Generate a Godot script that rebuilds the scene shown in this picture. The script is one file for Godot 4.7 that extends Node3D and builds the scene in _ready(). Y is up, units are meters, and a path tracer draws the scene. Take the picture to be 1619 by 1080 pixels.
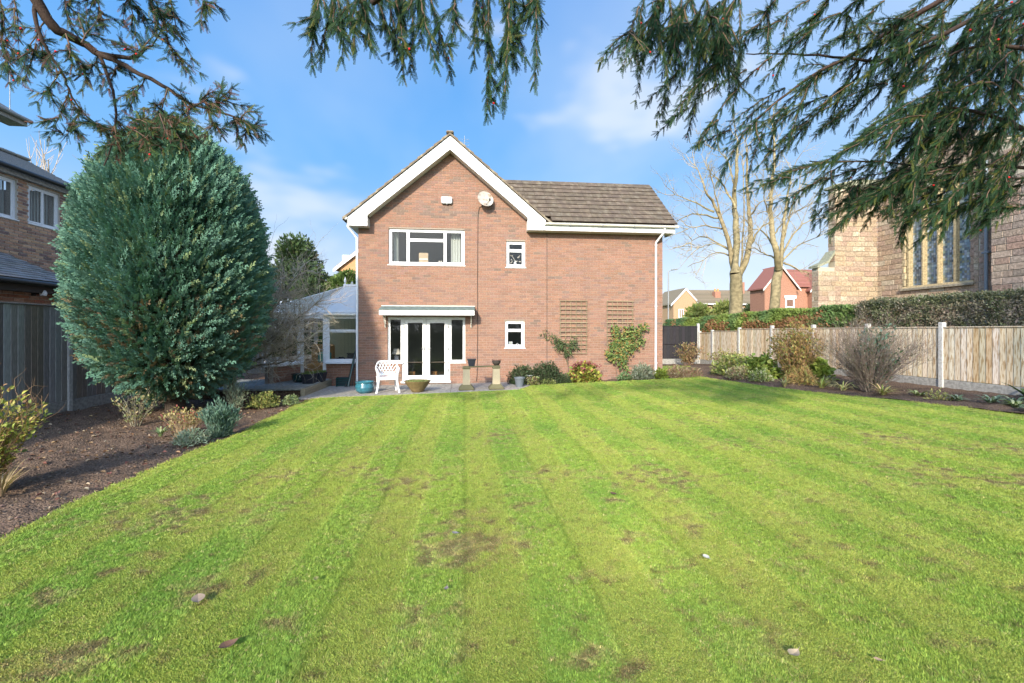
extends Node3D
# A back garden: brick house with a gable, conservatory, lawn, beds, fences, hedge, church, yew boughs overhead.
# x runs along the house front, z towards the camera (house front is z = 0), metres.

const EYE := Vector3(0.0, 1.63, 13.89)
var rng := RandomNumberGenerator.new()
var counts := {}
var M := {}
var T := {}

class MB:
	var v := PackedVector3Array()
	var n := PackedVector3Array()
	var c := PackedColorArray()
	var uv := PackedVector2Array()
	var col := Color(1, 1, 1)
	var xf := Transform3D.IDENTITY
	func tri(a: Vector3, b: Vector3, d: Vector3) -> void:
		a = xf * a
		b = xf * b
		d = xf * d
		var nn := (d - a).cross(b - a).normalized()
		v.append(a); v.append(b); v.append(d)
		n.append(nn); n.append(nn); n.append(nn)
		c.append(col); c.append(col); c.append(col)
	func quad(a: Vector3, b: Vector3, d: Vector3, e: Vector3) -> void:
		tri(a, b, d)
		tri(a, d, e)
	func trin(a: Vector3, b: Vector3, d: Vector3, na: Vector3, nb: Vector3, nd: Vector3) -> void:
		v.append(xf * a); v.append(xf * b); v.append(xf * d)
		n.append(xf.basis * na); n.append(xf.basis * nb); n.append(xf.basis * nd)
		c.append(col); c.append(col); c.append(col)
	func hex(p: Array) -> void:  # eight corners: x fastest, then y, then z
		quad(p[4], p[6], p[7], p[5])
		quad(p[1], p[3], p[2], p[0])
		quad(p[5], p[7], p[3], p[1])
		quad(p[0], p[2], p[6], p[4])
		quad(p[6], p[2], p[3], p[7])
		quad(p[0], p[4], p[5], p[1])
	func box(o: Vector3, s: Vector3, b := Basis.IDENTITY) -> void:
		var p := []
		for i in 8:
			p.append(o + b * Vector3((float(i & 1) - 0.5) * s.x, (float((i >> 1) & 1) - 0.5) * s.y, (float(i >> 2) - 0.5) * s.z))
		hex(p)
	func bx(x0: float, x1: float, y0: float, y1: float, z0: float, z1: float) -> void:
		box(Vector3((x0 + x1) / 2, (y0 + y1) / 2, (z0 + z1) / 2), Vector3(x1 - x0, y1 - y0, z1 - z0))
	func cbox(o: Vector3, s: Vector3, ch: float, b := Basis.IDENTITY) -> void:  # box with chamfered edges
		var h := s / 2
		ch = minf(ch, minf(h.x, minf(h.y, h.z)) * 0.9)
		var q := h - Vector3.ONE * ch
		for ax in 3:
			for sg in [-1.0, 1.0]:
				var e := [Vector3.RIGHT, Vector3.UP, Vector3.BACK]
				var nn: Vector3 = e[ax] * sg
				var u: Vector3 = e[(ax + 1) % 3]
				var w: Vector3 = e[(ax + 2) % 3] * sg
				var a: float = h[ax]
				var du: float = q[(ax + 1) % 3]
				var dw: float = q[(ax + 2) % 3]
				quad(o + b * (nn * a - u * du - w * dw), o + b * (nn * a - u * du + w * dw), o + b * (nn * a + u * du + w * dw), o + b * (nn * a + u * du - w * dw))
		for ax in 3:
			var e := [Vector3.RIGHT, Vector3.UP, Vector3.BACK]
			var t: Vector3 = e[ax] * q[ax]
			for su in [-1.0, 1.0]:
				for sw in [-1.0, 1.0]:
					var iu := (ax + 1) % 3
					var iw := (ax + 2) % 3
					var p1: Vector3 = e[iu] * su * h[iu] + e[iw] * sw * q[iw]
					var p2: Vector3 = e[iu] * su * q[iu] + e[iw] * sw * h[iw]
					if su * sw > 0:
						quad(o + b * (p1 - t), o + b * (p1 + t), o + b * (p2 + t), o + b * (p2 - t))
					else:
						quad(o + b * (p2 - t), o + b * (p2 + t), o + b * (p1 + t), o + b * (p1 - t))
		for sx in [-1.0, 1.0]:
			for sy in [-1.0, 1.0]:
				for sz in [-1.0, 1.0]:
					var A := Vector3(sx * h.x, sy * q.y, sz * q.z)
					var B := Vector3(sx * q.x, sy * h.y, sz * q.z)
					var C := Vector3(sx * q.x, sy * q.y, sz * h.z)
					if sx * sy * sz > 0:
						tri(o + b * A, o + b * C, o + b * B)
					else:
						tri(o + b * A, o + b * B, o + b * C)
	func tube(pts: Array, r0: float, r1: float, sides := 6, cap := true) -> void:
		var rings := []
		var up := Vector3(0.31, 0.2, 0.93)
		for i in pts.size():
			var d: Vector3 = (pts[mini(i + 1, pts.size() - 1)] - pts[maxi(i - 1, 0)]).normalized()
			if absf(d.dot(up)) > 0.95:
				up = Vector3(0.9, 0.3, 0.1)
			var a := d.cross(up).normalized()
			var bb := a.cross(d).normalized()
			up = bb
			var r := lerpf(r0, r1, float(i) / maxf(1.0, pts.size() - 1.0))
			var ring := []
			for k in sides:
				var t := TAU * k / sides
				ring.append([pts[i] + (a * cos(t) + bb * sin(t)) * r, a * cos(t) + bb * sin(t)])
			rings.append(ring)
		for i in pts.size() - 1:
			for k in sides:
				var A: Array = rings[i][k]
				var B: Array = rings[i][(k + 1) % sides]
				var C: Array = rings[i + 1][(k + 1) % sides]
				var D: Array = rings[i + 1][k]
				trin(A[0], C[0], D[0], A[1], C[1], D[1])
				trin(A[0], B[0], C[0], A[1], B[1], C[1])
		if cap:
			for e in [0, pts.size() - 1]:
				for k in range(1, sides - 1):
					if e == 0:
						tri(rings[e][0][0], rings[e][k + 1][0], rings[e][k][0])
					else:
						tri(rings[e][0][0], rings[e][k][0], rings[e][k + 1][0])
	func lathe(o: Vector3, prof: Array, segs := 20) -> void:
		for i in prof.size() - 1:
			var p: Vector2 = prof[i]
			var q: Vector2 = prof[i + 1]
			var d := (q - p).normalized()
			var nr := Vector2(d.y, -d.x)
			for k in segs:
				var t0 := TAU * k / segs
				var t1 := TAU * (k + 1) / segs
				var e0 := Vector3(cos(t0), 0, sin(t0))
				var e1 := Vector3(cos(t1), 0, sin(t1))
				var n0 := e0 * nr.x + Vector3.UP * nr.y
				var n1 := e1 * nr.x + Vector3.UP * nr.y
				var a := o + e0 * p.x + Vector3.UP * p.y
				var b := o + e1 * p.x + Vector3.UP * p.y
				var f := o + e1 * q.x + Vector3.UP * q.y
				var g := o + e0 * q.x + Vector3.UP * q.y
				if q.x > 0.0001:
					trin(a, f, g, n0, n1, n0)
				if p.x > 0.0001:
					trin(a, b, f, n0, n1, n1)
	func prism(poly: PackedVector2Array, z0: float, z1: float) -> void:  # polygon in x, y pushed from z0 to z1
		var t := Geometry2D.triangulate_polygon(poly)
		for i in range(0, t.size(), 3):
			var a := poly[t[i]]
			var b := poly[t[i + 1]]
			var d := poly[t[i + 2]]
			if (b - a).cross(d - a) > 0:
				var s := b
				b = d
				d = s
			tri(Vector3(a.x, a.y, z1), Vector3(b.x, b.y, z1), Vector3(d.x, d.y, z1))
			tri(Vector3(a.x, a.y, z0), Vector3(d.x, d.y, z0), Vector3(b.x, b.y, z0))
		var cw := Geometry2D.is_polygon_clockwise(poly)
		for i in poly.size():
			var a := poly[i]
			var b := poly[(i + 1) % poly.size()]
			if cw:
				quad(Vector3(a.x, a.y, z0), Vector3(b.x, b.y, z0), Vector3(b.x, b.y, z1), Vector3(a.x, a.y, z1))
			else:
				quad(Vector3(a.x, a.y, z1), Vector3(b.x, b.y, z1), Vector3(b.x, b.y, z0), Vector3(a.x, a.y, z0))
	func mesh(org := Vector3.ZERO) -> ArrayMesh:
		if org != Vector3.ZERO:
			for i in v.size():
				v[i] -= org
		var a := []
		a.resize(Mesh.ARRAY_MAX)
		a[Mesh.ARRAY_VERTEX] = v
		a[Mesh.ARRAY_NORMAL] = n
		a[Mesh.ARRAY_COLOR] = c
		if uv.size() == v.size():
			a[Mesh.ARRAY_TEX_UV] = uv
		var m := ArrayMesh.new()
		m.add_surface_from_arrays(Mesh.PRIMITIVE_TRIANGLES, a)
		return m

# ---------- bookkeeping ----------
func numbered(called: String) -> String:
	var k: int = counts.get(called, 0)
	counts[called] = k + 1
	return called if k == 0 else "%s_%03d" % [called, k]

func thing(called: String, label: String, category: String, at := Vector3.ZERO, group := "") -> Node3D:
	var o := Node3D.new()
	o.name = numbered(called)
	o.position = at
	add_child(o)
	o.set_meta("label", label)
	o.set_meta("category", category)
	if group:
		o.set_meta("group", group)
	o.set_meta("org", at)
	return o

func org(p: Node) -> Vector3:
	return p.get_meta("org") if p.has_meta("org") else Vector3.ZERO

func part(mb: MB, called: String, m: Material, parent: Node, label := "") -> MeshInstance3D:
	var o := MeshInstance3D.new()
	o.name = called
	o.mesh = mb.mesh(org(parent))
	o.mesh.surface_set_material(0, m)
	o.set_meta("org", org(parent))
	parent.add_child(o, true)
	if label:
		o.set_meta("label", label)
	return o

func piece(mesh: Mesh, called: String, at: Vector3, parent: Node, turn := Basis.IDENTITY) -> MeshInstance3D:
	var o := MeshInstance3D.new()
	o.name = called
	o.mesh = mesh
	o.transform = Transform3D(turn, at - org(parent))
	parent.add_child(o, true)
	return o

func structure(mb: MB, called: String, m: Material) -> MeshInstance3D:
	var o := part(mb, numbered(called), m, self)
	o.set_meta("kind", "structure")
	return o

func scatter(mesh: Mesh, m: Material, called: String, parent: Node, xs: Array, cols: Array, stuff := true) -> MultiMeshInstance3D:
	var mm := MultiMesh.new()
	mm.transform_format = MultiMesh.TRANSFORM_3D
	mm.use_colors = true
	mm.mesh = mesh
	mm.instance_count = xs.size()
	var g := org(parent)
	for i in xs.size():
		var t: Transform3D = xs[i]
		t.origin -= g
		mm.set_instance_transform(i, t)
		mm.set_instance_color(i, cols[i])
	var o := MultiMeshInstance3D.new()
	o.name = called if parent != self else numbered(called)
	o.multimesh = mm
	mesh.surface_set_material(0, m)
	parent.add_child(o, true)
	if stuff:
		o.set_meta("kind", "stuff")
	return o

# ---------- materials ----------
func noise_tex(seed_: int, freq: float, lo: float, hi: float, size := 512, octaves := 4, kind := FastNoiseLite.TYPE_SIMPLEX_SMOOTH) -> NoiseTexture2D:
	var f := FastNoiseLite.new()
	f.seed = seed_
	f.noise_type = kind
	f.frequency = freq
	f.fractal_octaves = octaves
	var t := NoiseTexture2D.new()
	t.width = size
	t.height = size
	t.seamless = true
	t.noise = f
	var g := Gradient.new()
	g.set_color(0, Color(lo, lo, lo))
	g.set_color(1, Color(hi, hi, hi))
	t.color_ramp = g
	return t

func ramp_tex(seed_: int, freq: float, stops: Array, size := 512, octaves := 4) -> NoiseTexture2D:  # stops: [offset, linear colour]
	var t := noise_tex(seed_, freq, 0, 1, size, octaves)
	var g := Gradient.new()
	g.offsets = PackedFloat32Array(stops.map(func(s): return s[0]))
	g.colors = PackedColorArray(stops.map(func(s): return (s[1] as Color).linear_to_srgb()))
	t.color_ramp = g
	return t

func mat(called: String, lin: Color, rough := 0.8, o := {}) -> StandardMaterial3D:
	var m := StandardMaterial3D.new()
	m.resource_name = called
	var a := lin.a
	m.albedo_color = lin.linear_to_srgb()
	m.albedo_color.a = a
	m.roughness = rough
	m.metallic_specular = o.get("spec", 0.4)
	m.metallic = o.get("metal", 0.0)
	m.vertex_color_use_as_albedo = o.get("vc", false)
	m.cull_mode = BaseMaterial3D.CULL_DISABLED
	if o.has("tex") or o.has("bump_tex"):
		m.uv1_triplanar = o.get("tri", true)
		m.uv1_world_triplanar = o.get("tri", true)
		m.uv1_scale = Vector3.ONE / float(o.get("size", 1.0))
		if o.has("stretch"):
			m.uv1_scale *= o.stretch
	if o.has("tex"):
		m.albedo_texture = o.tex
	if o.has("bump_tex"):
		m.heightmap_enabled = true
		m.heightmap_texture = o.bump_tex
		m.heightmap_scale = o.get("bump", 0.5)
	if a < 1.0:
		m.transparency = BaseMaterial3D.TRANSPARENCY_ALPHA
	if o.has("backlight"):
		m.backlight_enabled = true
		m.backlight = (o.backlight as Color).linear_to_srgb()
	M[called] = m
	return m

func C(r: float, g: float, b: float) -> Color:
	return Color(r, g, b)

func vary(c: Color, by := 0.12) -> Color:
	var k := 1.0 + rng.randf_range(-by, by)
	return Color(c.r * k * (1 + rng.randf_range(-by, by) * 0.3), c.g * k, c.b * k * (1 + rng.randf_range(-by, by) * 0.3))

func rv() -> Vector3:
	while true:
		var p := Vector3(rng.randf_range(-1, 1), rng.randf_range(-1, 1), rng.randf_range(-1, 1))
		var l := p.length()
		if l < 1.0 and l > 0.05:
			return p / l
	return Vector3.UP

# y along d, z as near to face as it can be
func toward(d: Vector3, face: Vector3, s := Vector3.ONE) -> Basis:
	d = d.normalized()
	var x := d.cross(face)
	if x.length() < 0.01:
		x = d.cross(Vector3(0.3, 0.7, 0.64))
	x = x.normalized()
	return Basis(x * s.x, d * s.y, x.cross(d) * s.z)

func ground_y(x: float, z: float) -> float:
	var t := x / 1.5
	var r := 0.0465 * log(1.0 + exp(minf(t, 20.0)))
	return minf(r, 0.42) * (0.25 + 0.75 * smoothstep(-7.0, -1.5, z))

func on(x: float, z: float, dy := 0.0) -> Vector3:
	return Vector3(x, ground_y(x, z) + dy, z)

# a sheet over a polygon in plan, cut into cells that follow height(x, z)
func sheet(poly: PackedVector2Array, cell: float, height: Callable, skirt := 0.0, uvbox := Rect2()) -> MB:
	var mb := MB.new()
	var lo := poly[0]
	var hi := poly[0]
	for p in poly:
		lo = lo.min(p)
		hi = hi.max(p)
	var nx := int(ceil((hi.x - lo.x) / cell))
	var nz := int(ceil((hi.y - lo.y) / cell))
	var add := func(p: Vector2) -> Vector3: return Vector3(p.x, height.call(p.x, p.y), p.y)
	for i in nx:
		for j in nz:
			var a := lo + Vector2(i, j) * cell
			var sq := PackedVector2Array([a, a + Vector2(cell, 0), a + Vector2(cell, cell), a + Vector2(0, cell)])
			var inside := 0
			for q in sq:
				if Geometry2D.is_point_in_polygon(q, poly):
					inside += 1
			var bits := [sq]
			if inside < 4:
				bits = Geometry2D.intersect_polygons(sq, poly)
			for bit in bits:
				for k in range(1, bit.size() - 1):
					var p0: Vector2 = bit[0]
					var p1: Vector2 = bit[k]
					var p2: Vector2 = bit[k + 1]
					if (p1 - p0).cross(p2 - p0) < 0:
						var s := p1
						p1 = p2
						p2 = s
					for p in [p0, p1, p2]:
						mb.v.append(add.call(p))
						var e := 0.05
						mb.n.append(Vector3(height.call(p.x - e, p.y) - height.call(p.x + e, p.y), 2 * e, height.call(p.x, p.y - e) - height.call(p.x, p.y + e)).normalized())
						mb.c.append(mb.col)
						mb.uv.append((p - uvbox.position) / uvbox.size if uvbox.size.x > 0 else p)
	if skirt > 0:
		for i in poly.size():
			var a: Vector3 = add.call(poly[i])
			var b: Vector3 = add.call(poly[(i + 1) % poly.size()])
			mb.quad(a, b, b - Vector3.UP * skirt, a - Vector3.UP * skirt)
		mb.uv.resize(mb.v.size())
		for i in mb.v.size():
			var p := Vector2(mb.v[i].x, mb.v[i].z)
			mb.uv[i] = (p - uvbox.position) / uvbox.size if uvbox.size.x > 0 else p
	return mb

# wall face in u, v with openings; o is the corner, u runs along, out points outwards
func wall_face(mb: MB, o: Vector3, u: Vector3, w: float, h: float, out_: Vector3, thick: float, holes: Array) -> void:
	var xs := [0.0, w]
	var ys := [0.0, h]
	for r in holes:
		xs.append_array([r[0], r[1]])
		ys.append_array([r[2], r[3]])
	xs.sort()
	ys.sort()
	for i in xs.size() - 1:
		for j in ys.size() - 1:
			if xs[i + 1] - xs[i] < 0.001 or ys[j + 1] - ys[j] < 0.001:
				continue
			var cx: float = (xs[i] + xs[i + 1]) / 2
			var cy: float = (ys[j] + ys[j + 1]) / 2
			if holes.any(func(r): return cx > r[0] and cx < r[1] and cy > r[2] and cy < r[3]):
				continue
			var p := func(a: float, b: float) -> Vector3: return o + u * a + Vector3.UP * b
			var A: Vector3 = p.call(xs[i], ys[j])
			var B: Vector3 = p.call(xs[i], ys[j + 1])
			var D: Vector3 = p.call(xs[i + 1], ys[j + 1])
			var E: Vector3 = p.call(xs[i + 1], ys[j])
			mb.quad(A, B, D, E)
			mb.quad(E - out_ * thick, D - out_ * thick, B - out_ * thick, A - out_ * thick)
	for r in holes:
		var c := [o + u * r[0] + Vector3.UP * r[2], o + u * r[1] + Vector3.UP * r[2], o + u * r[1] + Vector3.UP * r[3], o + u * r[0] + Vector3.UP * r[3]]
		for k in 4:
			var a: Vector3 = c[k]
			var b: Vector3 = c[(k + 1) % 4]
			mb.quad(a, a - out_ * thick, b - out_ * thick, b)

# bricks in stretcher bond laid proud of a wall face; the nearest are parts, the rest one joined part
func lay_bricks(parent: Node, o: Vector3, u: Vector3, w: float, h: float, out_: Vector3, holes: Array, keep: Callable, palette: Array, m: Material, opt := {}) -> void:
	var bl: float = opt.get("length", 0.225)
	var bh: float = opt.get("course", 0.075)
	var joint: float = opt.get("joint", 0.01)
	var proud: float = opt.get("proud", 0.006)
	var called: String = opt.get("called", "brick")
	var most: int = opt.get("parts", 300)
	var uneven: float = opt.get("uneven", 0.001)
	var chamfer: float = opt.get("chamfer", 0.0)
	var list := []
	var rows := int(h / bh)
	for r in rows:
		var v0 := r * bh
		var v1 := v0 + bh - joint
		var x := -bl * 0.5 if r % 2 == 1 else 0.0
		var wob: float = opt.get("wobble", 0.0)
		if wob > 0:
			x = -rng.randf() * bl
		while x < w:
			var this: float = bl * (1.0 + rng.randf_range(-wob, wob))
			var a := maxf(x, 0.0)
			var b := minf(x + this - joint, w)
			x += this
			var spans := [[a, b]]
			for q in holes:
				if v1 > q[2] and v0 < q[3]:
					var nxt := []
					for s in spans:
						if s[1] <= q[0] or s[0] >= q[1]:
							nxt.append(s)
						else:
							if s[0] < q[0]:
								nxt.append([s[0], q[0]])
							if s[1] > q[1]:
								nxt.append([q[1], s[1]])
					spans = nxt
			for s in spans:
				if s[1] - s[0] > 0.03 and keep.call(s[0], v0) and keep.call(s[1], v0) and keep.call(s[0], v1) and keep.call(s[1], v1):
					var mid: Vector3 = o + u * (s[0] + s[1]) / 2 + Vector3.UP * (v0 + v1) / 2
					list.append([mid.distance_to(EYE), s[0], s[1], v0, v1, s[1] - s[0] > bl * 0.97 - joint and wob == 0.0])
	if list.is_empty():
		return
	var basis := Basis(u, Vector3.UP, out_)
	var variants := []
	for k in 8:
		var vb := MB.new()
		vb.col = vary(palette[k % palette.size()], 0.1)
		if chamfer > 0:
			vb.cbox(Vector3.ZERO, Vector3(bl - joint, bh - joint, proud * 2), chamfer)
		else:
			vb.box(Vector3.ZERO, Vector3(bl - joint, bh - joint, proud * 2))
		var ms := vb.mesh()
		ms.surface_set_material(0, m)
		variants.append(ms)
	var picked := {}
	if most > 0:
		var order := list.duplicate()
		order.sort_custom(func(a, b): return a[0] < b[0])
		for k in order:
			if picked.size() >= most:
				break
			if wobbly(opt) or k[5]:
				picked[k] = true
	var rest := MB.new()
	for k in list:
		var mid: Vector3 = o + u * (k[1] + k[2]) / 2 + Vector3.UP * (k[3] + k[4]) / 2 + out_ * rng.randf_range(-uneven, uneven)
		if picked.has(k):
			var i := rng.randi() % 8
			if wobbly(opt):
				piece(variants[i], called, mid, parent, Basis(u * ((k[2] - k[1]) / (bl - joint)), Vector3.UP, out_))
			else:
				piece(variants[i], called, mid, parent, basis)
		else:
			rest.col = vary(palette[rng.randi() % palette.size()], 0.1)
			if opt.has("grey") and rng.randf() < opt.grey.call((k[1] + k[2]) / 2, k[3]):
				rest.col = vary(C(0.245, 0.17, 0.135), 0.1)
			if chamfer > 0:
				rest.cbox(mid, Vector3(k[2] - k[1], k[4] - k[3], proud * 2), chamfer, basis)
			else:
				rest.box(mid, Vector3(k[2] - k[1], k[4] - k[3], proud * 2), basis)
	if rest.v.size():
		var p := part(rest, opt.get("joined", "brickwork"), m, parent)
		p.set_meta("kind", "stuff")

func wobbly(opt: Dictionary) -> bool:
	return opt.get("wobble", 0.0) > 0.0

# a window in its own x, y (0..w, 0..h), outward along z; lights: [x0, x1, y0, y1, opens]
func window(parent: Node, at: Transform3D, w: float, h: float, lights: Array, m: Material, glass: Material, bar := 0.05, sill := true, called := "window") -> MeshInstance3D:
	var fb := MB.new()
	fb.xf = at
	var b := bar
	fb.bx(0, b, 0, h, -0.06, 0.0)
	fb.bx(w - b, w, 0, h, -0.06, 0.0)
	fb.bx(b, w - b, 0, b, -0.06, -0.001)
	fb.bx(b, w - b, h - b, h, -0.06, -0.001)
	var f := part(fb, called, m, parent)
	if sill:
		var sb := MB.new()
		sb.xf = at
		sb.cbox(Vector3(w / 2, -0.012, 0.02), Vector3(w + 0.06, 0.03, 0.12), 0.006)
		part(sb, "sill", m, f)
	for l in lights:
		var x0: float = l[0]
		var x1: float = l[1]
		var y0: float = l[2]
		var y1: float = l[3]
		var s := 0.045
		var z := 0.012 if l[4] else -0.008
		var sb := MB.new()
		sb.xf = at
		sb.cbox(Vector3(x0 + s / 2, (y0 + y1) / 2, z - 0.02), Vector3(s, y1 - y0, 0.04), 0.006)
		sb.cbox(Vector3(x1 - s / 2, (y0 + y1) / 2, z - 0.02), Vector3(s, y1 - y0, 0.04), 0.006)
		sb.cbox(Vector3((x0 + x1) / 2, y0 + s / 2, z - 0.021), Vector3(x1 - x0 - 2 * s, s, 0.04), 0.006)
		sb.cbox(Vector3((x0 + x1) / 2, y1 - s / 2, z - 0.021), Vector3(x1 - x0 - 2 * s, s, 0.04), 0.006)
		part(sb, "sash", m, f)
		var gb := MB.new()
		gb.xf = at
		gb.bx(x0 + s, x1 - s, y0 + s, y1 - s, z - 0.03, z - 0.024)
		part(gb, "pane", glass, f)
	return f
const YEW_LIMBS = [
	[0.045,0.028,-3.53,4.57,9.9,-3.44,4.22,9.76,-3.37,4.16,9.66,-3.32,4.15,9.57,-3.23,4.09,9.53],
	[0.022,0.008,-3.23,4.09,9.53,-2.99,4.08,9.5,-2.91,4.16,9.46,-2.86,4.25,9.42],
	[0.024,0.006,-3.23,4.09,9.53,-3.07,4.03,9.5,-2.88,3.94,9.47,-2.71,3.86,9.43,-2.6,3.78,9.39,-2.39,3.72,9.37,-2.18,3.67,9.34,-2.03,3.61,9.35],
	[0.015,0.005,-3.21,4.07,9.53,-3.13,3.86,9.54,-3.09,3.72,9.54,-3.11,3.52,9.49,-3.17,3.34,9.44,-3.25,3.13,9.43],
	[0.016,0.004,-3.5,4.29,9.8,-3.46,4.08,9.81,-3.44,3.96,9.76,-3.38,3.83,9.71,-3.35,3.7,9.67,-3.31,3.56,9.62,-3.21,3.45,9.58],
	[0.04,0.02,-0.18,4.32,10.96,-0.48,3.95,10.82,-0.63,3.88,10.71],
	[0.035,0.012,0.42,4.4,11.02,0.27,4.0,10.9,0.15,3.99,10.79],
	[0.026,0.007,4.13,4.57,10.7,3.94,4.39,10.58,3.72,4.27,10.36,3.48,4.11,10.23,3.22,4.0,10.11,2.89,3.77,9.97,2.72,3.58,9.85],
	[0.022,0.005,4.48,4.38,10.44,4.15,4.23,10.3,3.79,4.09,10.17,3.53,4.17,10.04,3.08,4.27,9.89,2.69,4.3,9.8],
	[0.026,0.009,4.83,2.96,10.78,4.55,3.28,10.65,4.33,3.46,10.52,4.15,3.56,10.4],
	[0.02,0.005,5.37,3.05,10.43,5.17,3.15,10.21,4.81,3.21,10.07,4.5,3.21,9.94,4.16,3.32,9.8,3.49,3.36,9.63],
	[0.024,0.008,4.56,3.69,10.95,4.41,3.8,10.83,4.25,3.98,10.62,4.04,3.94,10.49],
	[0.03,0.01,2.36,4.6,10.82,2.1,4.26,10.69,1.78,4.27,10.56,1.48,4.33,10.43],
]
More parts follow.
